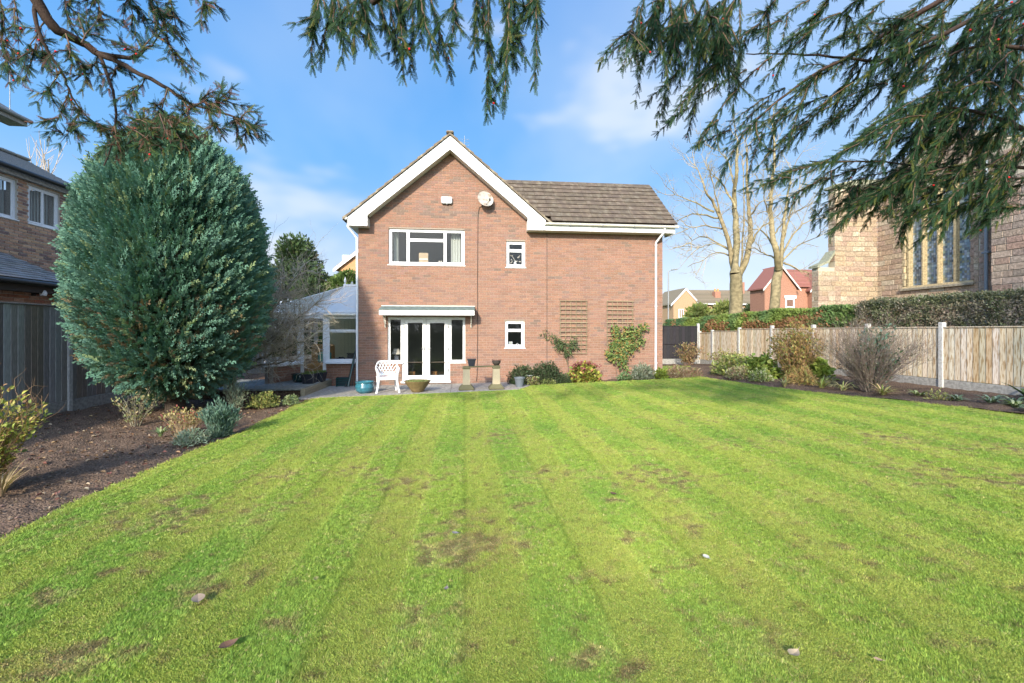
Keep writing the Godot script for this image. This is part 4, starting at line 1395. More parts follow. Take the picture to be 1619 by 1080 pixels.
	part(ds, "reflector", M.dish, sd)
	var ar := MB.new()
	ar.tube([Vector3(0.6, 5.55, 0.0), Vector3(0.6, 5.55, 0.18)], 0.02, 0.02, 6)
	ar.tube([Vector3(0.62, 5.44, 0.24), Vector3(0.74, 5.50, 0.50)], 0.012, 0.01, 6)
	part(ar, "arm", M.metal_grey, sd)
	var ln := MB.new()
	ln.cbox(Vector3(0.745, 5.53, 0.5), Vector3(0.05, 0.07, 0.09), 0.015)
	part(ln, "receiver", M.black_plastic, sd)
	var cb := thing("aerial_cable", "thin dark cable running down the wall from the satellite dish", "cable", Vector3(0.4, 0, 0))
	var ct := MB.new()
	ct.tube([Vector3(0.6, 5.5, 0.03), Vector3(0.45, 5.42, 0.012), Vector3(0.41, 5.2, 0.009), Vector3(0.395, 3.2, 0.009), Vector3(0.40, 1.6, 0.009), Vector3(0.385, 0.3, 0.009), Vector3(0.36, 0.1, 0.02)], 0.009, 0.009, 5)
	part(ct, "lead", M.dark_cable, cb)

	# trellises
	for k in 2:
		var x0: float = [2.95, 4.45][k]
		var tr := thing("trellis", ["square wooden trellis on the brick wall nearer the doors", "square wooden trellis on the wall nearer the white downpipe"][k], "trellis", Vector3(x0 + 0.42, 0.93, 0.03), "wooden trellises on the house wall")
		for i in 6:
			var vb := MB.new()
			vb.col = vary(C(0.31, 0.235, 0.15), 0.15)
			vb.cbox(Vector3(x0 + 0.02 + i * 0.166, 1.765, 0.035), Vector3(0.026, 1.68, 0.016), 0.003, Basis(Vector3.BACK, rng.randf_range(-0.006, 0.006)))
			part(vb, "slat", M.timber, tr)
		for i in 13:
			var hb := MB.new()
			hb.col = vary(C(0.35, 0.265, 0.17), 0.15)
			hb.cbox(Vector3(x0 + 0.435, 0.95 + i * 0.136, 0.052), Vector3(0.88, 0.028, 0.016), 0.003, Basis(Vector3.BACK, rng.randf_range(-0.008, 0.008)))
			part(hb, "slat", M.timber, tr)

	# what shows behind the panes
	for q in [[-2.17, -2.02, 0], [-0.42, -0.10, 1]]:
		var ct2 := thing("curtain", ["pale curtain at the left of the wide upstairs window", "pale curtain at the right of the wide upstairs window"][q[2]], "curtain", Vector3(q[0], 3.6, -0.3), "curtains in the wide upstairs window")
		var cu := MB.new()
		var n := 14
		for i in n:
			var xa: float = lerpf(q[0], q[1], float(i) / n)
			var xb: float = lerpf(q[0], q[1], float(i + 1) / n)
			var za := -0.33 + 0.025 * sin(i * 1.7)
			var zb := -0.33 + 0.025 * sin((i + 1) * 1.7)
			cu.quad(Vector3(xa, 3.45, za * 1.02), Vector3(xa, 4.74, za), Vector3(xb, 4.74, zb), Vector3(xb, 3.45, zb * 1.02))
		part(cu, "cloth", M.curtain, ct2)
	var sl := MB.new()
	sl.bx(-2.2, -0.05, 3.66, 3.68, -0.34, -0.13)
	sl.bx(1.3, 1.85, 3.63, 3.65, -0.34, -0.13)
	sl.bx(1.26, 1.83, 1.14, 1.16, -0.34, -0.13)
	part(sl, "window_board", M.upvc, h)
	var bxx := thing("cardboard_box", "tan box standing in the middle of the wide upstairs window", "box", Vector3(-1.25, 3.68, -0.24))
	var b1 := MB.new()
	b1.cbox(Vector3(-1.25, 3.86, -0.24), Vector3(0.28, 0.35, 0.16), 0.006)
	part(b1, "carton", M.card, bxx)
	var b2 := MB.new()
	b2.cbox(Vector3(-1.25, 3.84, -0.157), Vector3(0.26, 0.05, 0.004), 0.001)
	part(b2, "tape", M.cream, bxx)
	var fl2 := thing("dried_flowers", "low bunch of cream flowers on the wide upstairs window board", "flowers", Vector3(-0.72, 3.68, -0.22))
	var fm := MB.new()
	for k in 16:
		var d := rv()
		d.y = absf(d.y)
		fm.cbox(Vector3(-0.72, 3.70, -0.22) + d * Vector3(0.11, 0.1, 0.05), Vector3(0.05, 0.04, 0.05), 0.018, Basis(rv(), rng.randf() * 3))
	part(fm, "bloom", M.cream, fl2)
	for q in [[1.58, 3.65, "white vase with flowers in the small upstairs window"], [1.42, 1.16, "upright white card in the small downstairs window"], [1.65, 1.16, "white folded ornament beside the card downstairs"]]:
		var or_ := thing("ornament", q[2], "ornament", Vector3(q[0], q[1], -0.22), "")
		var ob := MB.new()
		if q[1] > 3:
			ob.lathe(Vector3(q[0], q[1], -0.22), [Vector2(0.03, 0), Vector2(0.055, 0.05), Vector2(0.05, 0.12), Vector2(0.02, 0.17), Vector2(0.03, 0.2)], 12)
			part(ob, "vase", M.upvc, or_)
			var lf := MB.new()
			for k in 26:
				lf.cbox(Vector3(q[0], q[1] + 0.16, -0.22) + Vector3(rng.randf_range(-0.2, 0.2), rng.randf_range(-0.1, 0.2), rng.randf_range(-0.05, 0.05)), Vector3(0.03, 0.04, 0.02), 0.01, Basis(rv(), 1.0))
			part(lf, "bloom", M.cream, or_)
		elif q[0] < 1.5:
			ob.cbox(Vector3(q[0], q[1] + 0.075, -0.22), Vector3(0.15, 0.15, 0.012), 0.003, Basis(Vector3.RIGHT, -0.15))
			part(ob, "frame", M.upvc, or_)
			var oc := MB.new()
			oc.cbox(Vector3(q[0], q[1] + 0.078, -0.21), Vector3(0.11, 0.11, 0.006), 0.001, Basis(Vector3.RIGHT, -0.15))
			part(oc, "picture", M.curtain, or_)
		else:
			for s in [-1.0, 1.0]:
				var wing := MB.new()
				wing.cbox(Vector3(q[0] + s * 0.045, q[1] + 0.05, -0.22), Vector3(0.015, 0.13, 0.05), 0.004, Basis(Vector3.BACK, s * 0.7))
				part(wing, "wing", M.upvc, or_)
	var lp := thing("table_lamp", "small table lamp with white shade inside left of the french doors", "lamp", Vector3(-2.12, 0.7, -0.55))
	var ls := MB.new()
	ls.lathe(Vector3(-2.12, 0.92, -0.55), [Vector2(0.17, 0), Vector2(0.075, 0.17)], 18)
	part(ls, "lamp_shade", M.cream, lp)
	var lb := MB.new()
	lb.lathe(Vector3(-2.12, 0.70, -0.55), [Vector2(0.09, 0), Vector2(0.09, 0.03), Vector2(0.06, 0.08), Vector2(0.075, 0.14), Vector2(0.025, 0.2), Vector2(0.02, 0.24)], 14)
	part(lb, "lamp_base", M.upvc, lp)
	var tb2 := thing("side_table", "dark side table under the lamp behind the doors", "table", Vector3(-2.12, 0.08, -0.6))
	var t1b := MB.new()
	t1b.cbox(Vector3(-2.15, 0.685, -0.6), Vector3(0.5, 0.03, 0.45), 0.006)
	part(t1b, "table_top", M.dark_wood, tb2)
	for sx in [-0.2, 0.2]:
		for sz in [-0.18, 0.18]:
			var lg := MB.new()
			lg.cbox(Vector3(-2.15 + sx, 0.375, -0.6 + sz), Vector3(0.04, 0.59, 0.04), 0.005)
			part(lg, "leg", M.dark_wood, tb2)
	for q in [[-1.62, 0], [-0.94, 1]]:
		var pt := thing("indoor_pot", ["orange pot with a dry plant behind the left french door", "orange pot standing behind the right french door"][q[1]], "plant pot", Vector3(q[0], 0.08, -0.45), "orange pots inside the french doors")
		var pb := MB.new()
		pb.lathe(Vector3(q[0], 0.08, -0.45), [Vector2(0.001, 0), Vector2(0.075, 0), Vector2(0.1, 0.30), Vector2(0.085, 0.30), Vector2(0.001, 0.27)], 16)
		part(pb, "pot", M.terracotta, pt)
		if q[1] == 0:
			var st := MB.new()
			st.col = C(0.3, 0.32, 0.25)
			for k in 9:
				var d2v := Vector3(rng.randf_range(-0.4, 0.4), 1, rng.randf_range(-0.3, 0.3)).normalized()
				st.tube([Vector3(q[0], 0.36, -0.45), Vector3(q[0], 0.36, -0.45) + d2v * rng.randf_range(0.25, 0.45)], 0.006, 0.003, 4)
			part(st, "stem", M.twig, pt)

# ---------- conservatory and raised terrace ----------
func build_conservatory() -> void:
	var c := thing("conservatory", "white framed conservatory with pale roof on the left of the house", "conservatory", Vector3(-4.6, 0, -1.2))
	var pts := [Vector2(-3.16, -0.25), Vector2(-4.15, -0.25), Vector2(-4.89, -0.25), Vector2(-5.30, 0.97), Vector2(-6.25, -1.34), Vector2(-5.4, -3.2), Vector2(-3.2, -3.4)]
	var palette := [C(0.35, 0.187, 0.125), C(0.365, 0.195, 0.13), C(0.335, 0.182, 0.125), C(0.35, 0.195, 0.137)]
	var eave := 2.14
	for k in 6:
		var p := Vector3(pts[k].x, 0, pts[k].y)
		var q := Vector3(pts[k + 1].x, 0, pts[k + 1].y)
		var u := (p - q).normalized()  # left to right seen from outside
		var w := p.distance_to(q)
		var out_ := u.cross(Vector3.UP).normalized()
		var at := Transform3D(Basis(u, Vector3.UP, out_), q)
		if k == 1:
			var d := window(c, at.translated_local(Vector3(0, 0.05, 0.0)), w, eave - 0.08, [[0.05, w - 0.05, 0.05, eave - 0.13, true]], M.upvc, M.glass, 0.06, false, "door")
			var hd := MB.new()
			hd.xf = at
			hd.tube([Vector3(w - 0.07, 1.08, 0.0), Vector3(w - 0.07, 1.08, 0.05), Vector3(w - 0.17, 1.08, 0.055)], 0.01, 0.009, 6)
			part(hd, "handle", M.metal_grey, d)
			continue
		var wb := MB.new()
		wb.xf = at
		wb.bx(0.0, w, -0.1, 0.66, -0.12, -0.007)
		part(wb, "wall", M.mortar, c)
		lay_bricks(c, q + Vector3(0, -0.09, 0) - out_ * 0.006, u, w, 0.75, out_, [], func(_a, _b): return true, palette, M.brick, {"parts": 60 if k in [0, 2] else 0})
		var sb := MB.new()
		sb.xf = at
		sb.cbox(Vector3(w / 2, 0.675, 0.02), Vector3(w + 0.04, 0.04, 0.2), 0.008)
		part(sb, "sill", M.upvc, c)
		var n := 1 if w < 1.4 else int(ceil(w / 0.8))
		for i in n:
			var ww := w / n
			window(c, at.translated_local(Vector3(i * ww, 0.70, -0.01)), ww, eave - 0.73, [[0.05, ww - 0.05, 0.05, eave - 1.2, false], [0.05, ww - 0.05, eave - 1.2, eave - 0.78, true]], M.upvc, M.glass, 0.06, false)
		var gb := MB.new()
		gb.xf = at
		gb.cbox(Vector3(w / 2, eave + 0.0, 0.07), Vector3(w + 0.12, 0.07, 0.14), 0.015)
		part(gb, "gutter", M.upvc_cream, c)
	var r1 := Vector3(-3.94, 3.10, -1.61)
	var r2 := Vector3(-3.16, 3.10, -1.61)
	var lift := Vector3(0, eave + 0.05, 0)
	for k in 6:
		var a := Vector3(pts[k].x, 0, pts[k].y) + lift
		var b := Vector3(pts[k + 1].x, 0, pts[k + 1].y) + lift
		var mid := (r1 + r2) / 2 * Vector3(1, 0, 1)
		a += ((a - mid) * Vector3(1, 0, 1)).normalized() * (0.1 if k > 0 else 0.0)
		b += ((b - mid) * Vector3(1, 0, 1)).normalized() * 0.1
		if k == 0:
			a = Vector3(-3.16, eave + 0.05, -0.13)
			b.z = -0.14
		var ta := r2 if k == 0 else r1
		var tb := r1
		var len := a.distance_to(b)
		var cnt := maxi(1, int(len / 0.62))
		for i in cnt:
			var pa := a.lerp(b, float(i) / cnt)
			var pb := a.lerp(b, float(i + 1) / cnt)
			var qa := ta.lerp(tb, float(i) / cnt)
			var qb := ta.lerp(tb, float(i + 1) / cnt)
			var pn := MB.new()
			var up := Vector3(0, 0.025, 0)
			pn.quad(pa, pb, qb, qa)
			pn.quad(pa + up, qa + up, qb + up, pb + up)
			part(pn, "roof_panel", M.polycarbonate, c)
			var bar := MB.new()
			bar.tube([pa + up, qa + up], 0.022, 0.018, 6)
			part(bar, "glazing_bar", M.upvc, c)
	var rb := MB.new()
	rb.cbox((r1 + r2) / 2 + Vector3(0, 0.05, 0), Vector3(r1.distance_to(r2) + 0.1, 0.08, 0.1), 0.01)
	var rd := part(rb, "ridge", M.upvc, c)
	var fin := MB.new()
	fin.lathe(r1 + Vector3(0, 0.08, 0), [Vector2(0.03, 0), Vector2(0.02, 0.05), Vector2(0.04, 0.09), Vector2(0.045, 0.14), Vector2(0.015, 0.22), Vector2(0.001, 0.27)], 10)
	part(fin, "finial", M.upvc, rd)
	for k in 3:
		var cr := MB.new()
		var at2 := r1 + Vector3(0.22 + k * 0.24, 0.08, 0)
		cr.lathe(at2, [Vector2(0.02, 0), Vector2(0.012, 0.05), Vector2(0.03, 0.075), Vector2(0.001, 0.12)], 8)
		cr.tube([at2 + Vector3(-0.05, 0.05, 0), at2 + Vector3(0.05, 0.05, 0)], 0.012, 0.012, 5)
		part(cr, "cresting", M.upvc, rd)
	var fl := MB.new()
	fl.bx(-6.0, -3.2, -0.1, 0.1, -3.3, -0.35)
	part(fl, "floor", M.room, c)
	# inside: blinds, a shelf of dark things, a teal cushion
	var bl := thing("vertical_blind", "pale green vertical blind inside the conservatory window by the house", "blind", Vector3(-3.7, 0.8, -3.0))
	for k in 13:
		var s := MB.new()
		s.cbox(Vector3(-3.35 - k * 0.125, 1.45, -2.9), Vector3(0.118, 1.5, 0.004), 0.001, Basis(Vector3.UP, 0.35))
		part(s, "slat", M.blind, bl)
	var it := thing("storage_box", "dark box behind the conservatory window by the house", "box", Vector3(-3.4, 0.70, -0.55))
	var ib := MB.new()
	ib.cbox(Vector3(-3.42, 0.82, -0.55), Vector3(0.34, 0.22, 0.2), 0.02)
	part(ib, "tub", M.black_plastic, it)
	var il := MB.new()
	il.cbox(Vector3(-3.42, 0.945, -0.55), Vector3(0.37, 0.03, 0.23), 0.01)
	part(il, "lid", M.black_plastic, it)
	var it2 := thing("storage_box", "low brown box left of the dark box in the conservatory", "box", Vector3(-3.78, 0.70, -0.5))
	var ib2 := MB.new()
	ib2.cbox(Vector3(-3.78, 0.76, -0.5), Vector3(0.2, 0.12, 0.16), 0.01)
	part(ib2, "tub", M.dark_wood, it2)
	var il2 := MB.new()
	il2.cbox(Vector3(-3.78, 0.83, -0.5), Vector3(0.12, 0.04, 0.12), 0.01)
	part(il2, "lid", M.black_plastic, it2)
	var wsh := thing("inside_shelf", "window shelf inside the conservatory holding dark boxes", "shelf", Vector3(-3.65, 0.6, -0.5))
	var wsb := MB.new()
	wsb.cbox(Vector3(-3.66, 0.685, -0.52), Vector3(0.95, 0.03, 0.3), 0.005)
	part(wsb, "board", M.upvc, wsh)
	var wsl := MB.new()
	wsl.cbox(Vector3(-3.66, 0.385, -0.62), Vector3(0.8, 0.57, 0.04), 0.005)
	part(wsl, "support", M.upvc, wsh)
	var ac := thing("armchair", "brown wicker armchair with teal cushion inside the conservatory", "armchair", Vector3(-4.7, 0.1, -1.5))
	var a1 := MB.new()
	a1.cbox(Vector3(-4.7, 0.35, -1.5), Vector3(0.7, 0.5, 0.6), 0.06)
	part(a1, "seat", M.glow_tan, ac)
	var a2 := MB.new()
	a2.cbox(Vector3(-4.7, 0.85, -1.8), Vector3(0.75, 0.7, 0.12), 0.05)
	part(a2, "backrest", M.glow_tan, ac)
	var a3 := MB.new()
	a3.cbox(Vector3(-4.6, 0.78, -1.62), Vector3(0.42, 0.36, 0.12), 0.05, Basis(Vector3.RIGHT, -0.25))
	part(a3, "cushion", mat("teal_cloth", C(0.10, 0.40, 0.33), 0.9), ac)

	# raised terrace
	var t := thing("raised_terrace", "raised terrace of grey slabs edged with timber sleepers by conservatory", "terrace", Vector3(-5.6, 0, 1.0))
	var core := MB.new()
	core.bx(-7.25, -4.12, -0.05, 0.15, -3.0, 1.98)
	part(core, "base", M.soil, t)
	for i in 6:
		for j in 4:
			if i == 5 and j > 2:
				continue
			var s := MB.new()
			s.col = vary(C(0.38, 0.39, 0.35), 0.12)
			s.cbox(Vector3(-4.35 - i * 0.605, 0.178 + rng.randf_range(-0.003, 0.003), 1.82 - j * 0.605), Vector3(0.596, 0.05, 0.596), 0.008)
			part(s, "slab", M.slab, t)
	for j in 2:
		var sl := MB.new()
		sl.cbox(Vector3(-4.02, 0.04 + j * 0.1, 0.93), Vector3(0.09, 0.096, 2.3), 0.008, Basis(Vector3.RIGHT, 0.002))
		part(sl, "sleeper", M.sleeper, t)
	var sp := MB.new()
	sp.cbox(Vector3(-4.02, 0.09, 2.105), Vector3(0.1, 0.22, 0.05), 0.006)
	part(sp, "sleeper", M.sleeper, t)

# ---------- the neighbours on the left ----------
func build_neighbour() -> void:
	var h := thing("neighbour_house", "brown brick house with slate roofs behind the dark fence", "house", Vector3(-13, 0, 3))
	var pal := [C(0.58, 0.34, 0.22), C(0.63, 0.39, 0.25), C(0.36, 0.23, 0.18), C(0.52, 0.31, 0.21), C(0.28, 0.19, 0.17), C(0.66, 0.43, 0.28), C(0.42, 0.26, 0.20), C(0.60, 0.37, 0.26)]
	var pal2 := [C(0.48, 0.22, 0.14), C(0.52, 0.27, 0.18), C(0.42, 0.19, 0.13), C(0.55, 0.33, 0.25), C(0.46, 0.24, 0.17)]
	# upper wall at x = -11, facing +x; u runs towards -z
	var u := Vector3(0, 0, -1)
	var o := Vector3(-11.0, 3.0, 9.0)
	var holes := [[9.0 - 2.3, 9.0 - 1.49, 1.38, 2.36], [9.0 - 1.21, 9.0 - 0.31, 1.38, 2.36]]
	var wb := MB.new()
	wall_face(wb, o - Vector3.RIGHT * 0.007, u, 9.1, 2.5, Vector3.RIGHT, 0.25, holes)
	wb.bx(-16.0, -11.26, 0.0, 5.5, -0.1, 0.15)
	wb.bx(-16.0, -11.26, 0.0, 5.5, 8.75, 9.0)
	part(wb, "wall", M.mortar_old, h)
	lay_bricks(h, o, u, 9.1, 2.5, Vector3.RIGHT, holes, func(_a, _b): return true, pal, M.brick, {"parts": 300, "joint": 0.018, "proud": 0.007, "uneven": 0.003})
	for r in holes:
		var w: float = r[1] - r[0]
		var at := Transform3D(Basis(u, Vector3.UP, Vector3.RIGHT), o + u * r[0] + Vector3.UP * r[2] - Vector3.RIGHT * 0.05)
		window(h, at, w, 0.98, [[0.04, w * 0.5, 0.04, 0.94, true], [w * 0.5, w - 0.04, 0.04, 0.94, false]], M.upvc, M.glass, 0.045)
	var rm := MB.new()
	rm.bx(-14.0, -13.9, 3.0, 5.6, 0.2, 8.7)
	rm.bx(-13.9, -11.3, 3.0, 3.05, 0.2, 8.7)
	part(rm, "inner_wall", M.curtain, h)
	for r in holes:
		var bl := MB.new()
		for k in 9:
			var z: float = 9.0 - lerpf(r[0] + 0.06, r[1] - 0.06, (k + 0.5) / 9.0)
			bl.cbox(Vector3(-11.24, 3.0 + (r[2] + r[3]) / 2, z), Vector3(0.005, 0.9, 0.085), 0.001, Basis(Vector3.UP, 0.3))
		part(bl, "blind", M.curtain, h)
	# upper roof with dark gutter
	var rf := MB.new()
	rf.col = C(0.34, 0.33, 0.31)
	for r in 8:
		var t0 := r / 8.0
		var t1 := (r + 1) / 8.0
		var A := Vector2(-10.85, 5.62).lerp(Vector2(-12.3, 6.42), t0)
		var B := Vector2(-10.85, 5.62).lerp(Vector2(-12.3, 6.42), t1)
		rf.prism(PackedVector2Array([A, A + Vector2(0, 0.05), B + Vector2(0, 0.03), B]), -0.25, 9.2)
	rf.prism(PackedVector2Array([Vector2(-12.3, 6.45), Vector2(-15.0, 5.3), Vector2(-15.0, 5.2), Vector2(-12.3, 6.38)]), -0.25, 9.2)
	part(rf, "roof", M.slate, h)
	for k in 22:
		var rt := MB.new()
		rt.col = vary(C(0.36, 0.34, 0.30), 0.2)
		rt.cbox(Vector3(-12.3, 6.47, -0.05 + k * 0.42), Vector3(0.24, 0.08, 0.415), 0.03)
		part(rt, "ridge_tile", M.slate, h)
	var gu := MB.new()
	gu.tube([Vector3(-10.78, 5.58, 9.2), Vector3(-10.78, 5.56, -0.28)], 0.06, 0.06, 8)
	part(gu, "gutter", M.black_plastic, h)
	var fa := MB.new()
	fa.bx(-10.99, -10.88, 5.42, 5.57, -0.2, 9.2)
	part(fa, "fascia", M.concrete, h)
	# single storey lean-to
	var xe := -9.2
	var eb := MB.new()
	wall_face(eb, Vector3(xe - 0.007, 0, 9.0), u, 6.62, 2.55, Vector3.RIGHT, 0.25, [])
	eb.bx(-11.0, -9.46, 0, 2.5, 2.15, 2.38)
	part(eb, "wall", M.mortar_old, h)
	lay_bricks(h, Vector3(xe, 1.8, 9.0), u, 6.3, 0.8, Vector3.RIGHT, [], func(_a, _b): return true, pal2, M.brick, {"parts": 120, "joint": 0.012, "course": 0.075, "uneven": 0.003})
	var er := MB.new()
	er.col = C(0.15, 0.15, 0.155)
	var tl := MB.new()
	for r in 13:
		var t0 := r / 13.0
		var t1 := (r + 1) / 13.0
		var A := Vector2(-9.0, 2.70).lerp(Vector2(-11.0, 3.56), t0)
		var B := Vector2(-9.0, 2.70).lerp(Vector2(-11.0, 3.56), t1)
		er.prism(PackedVector2Array([A - Vector2(0, 0.02), A + Vector2(0, 0.0), B, B - Vector2(0, 0.02)]), 2.1, 9.2)
		for k in 36:
			tl.col = vary(C(0.27, 0.265, 0.26), 0.25)
			var mid := (A + B) / 2
			var d := (B - A).normalized()
			var b := Basis(Vector3(0, 0, -1), Vector3(d.x, d.y - 0.07, 0).normalized(), Vector3(0, 0, -1).cross(Vector3(d.x, d.y - 0.07, 0).normalized()))
			tl.box(Vector3(mid.x, mid.y + 0.02, 2.18 + k * 0.19 + 0.09 * (r % 2)), Vector3(0.186, 0.185, 0.014), b)
	part(er, "roof", M.slate, h)
	var tt := part(tl, "roof_tiles", M.slate, h)
	tt.set_meta("kind", "stuff")
	var lf := MB.new()
	lf.hex([Vector3(-11.0, 3.50, 2.1), Vector3(-10.82, 3.49, 2.1), Vector3(-11.0, 3.70, 2.1), Vector3(-10.985, 3.70, 2.1), Vector3(-11.0, 3.50, 9.2), Vector3(-10.82, 3.49, 9.2), Vector3(-11.0, 3.70, 9.2), Vector3(-10.985, 3.70, 9.2)])
	part(lf, "flashing", M.lead, h)
	var eg := MB.new()
	eg.tube([Vector3(-8.95, 2.66, 9.2), Vector3(-8.95, 2.64, 2.1)], 0.055, 0.055, 8)
	part(eg, "gutter", M.black_plastic, h)
	var ef := MB.new()
	ef.bx(-9.19, -9.02, 2.45, 2.62, 2.12, 9.1)
	part(ef, "fascia", M.dark_wood, h)
	var ed := MB.new()
	ed.bx(xe - 0.002, xe + 0.02, 0.0, 2.44, 2.42, 2.72)
	part(ed, "door", M.terracotta, h)
	var wl := thing("wall_lamp", "small white glass wall lamp on the low brick wall", "lamp", Vector3(-9.2, 2.4, 3.1))
	var w1 := MB.new()
	w1.tube([Vector3(-9.2, 2.44, 3.18), Vector3(-9.08, 2.44, 3.16), Vector3(-9.05, 2.52, 3.13)], 0.02, 0.015, 6)
	w1.cbox(Vector3(-9.19, 2.44, 3.18), Vector3(0.03, 0.1, 0.1), 0.01)
	part(w1, "arm", M.black_plastic, wl)
	var w2 := MB.new()
	w2.lathe(Vector3(-9.05, 2.40, 3.12), [Vector2(0.055, 0.0), Vector2(0.065, 0.05), Vector2(0.05, 0.10), Vector2(0.02, 0.13)], 12)
	part(w2, "lamp_shade", M.upvc, wl)
	# taller roof corner at the top left
	var t := thing("tall_house", "eave corner of a taller house at the left edge above conifer", "house", Vector3(-15, 0, 4))
	var tb := MB.new()
	tb.bx(-20, -12.95, 0, 7.6, 0.32, 9.0)
	part(tb, "wall", M.mortar_old, t)
	var tr := MB.new()
	tr.col = C(0.2, 0.19, 0.18)
	tr.prism(PackedVector2Array([Vector2(-12.45, 7.70), Vector2(-16.5, 10.2), Vector2(-20.5, 7.7), Vector2(-20.5, 7.6), Vector2(-16.5, 10.1), Vector2(-12.45, 7.62)]), -0.5, 9.3)
	part(tr, "roof", M.slate, t)
	var ts := MB.new()
	ts.bx(-12.95, -12.50, 7.50, 7.53, -0.46, 9.2)
	ts.bx(-12.53, -12.48, 7.50, 7.66, -0.47, 9.2)
	part(ts, "soffit", M.concrete, t)
	var tg := MB.new()
	tg.tube([Vector3(-12.42, 7.66, -0.52), Vector3(-12.42, 7.66, 9.2)], 0.06, 0.06, 8)
	part(tg, "gutter", M.metal_grey, t)
	var te := MB.new()
	te.bx(-13.0, -12.9, 7.2, 7.5, 0.1, 0.3)
	te.tube([Vector3(-12.75, 7.5, 0.0), Vector3(-12.95, 7.25, 0.2), Vector3(-12.95, 0.1, 0.25)], 0.04, 0.04, 8)
	part(te, "downpipe", M.concrete, t)
	var ta := MB.new()
	ta.tube([Vector3(-12.6, 7.7, -0.1), Vector3(-12.6, 9.2, -0.1)], 0.012, 0.006, 5)
	part(ta, "aerial", M.metal_grey, t)

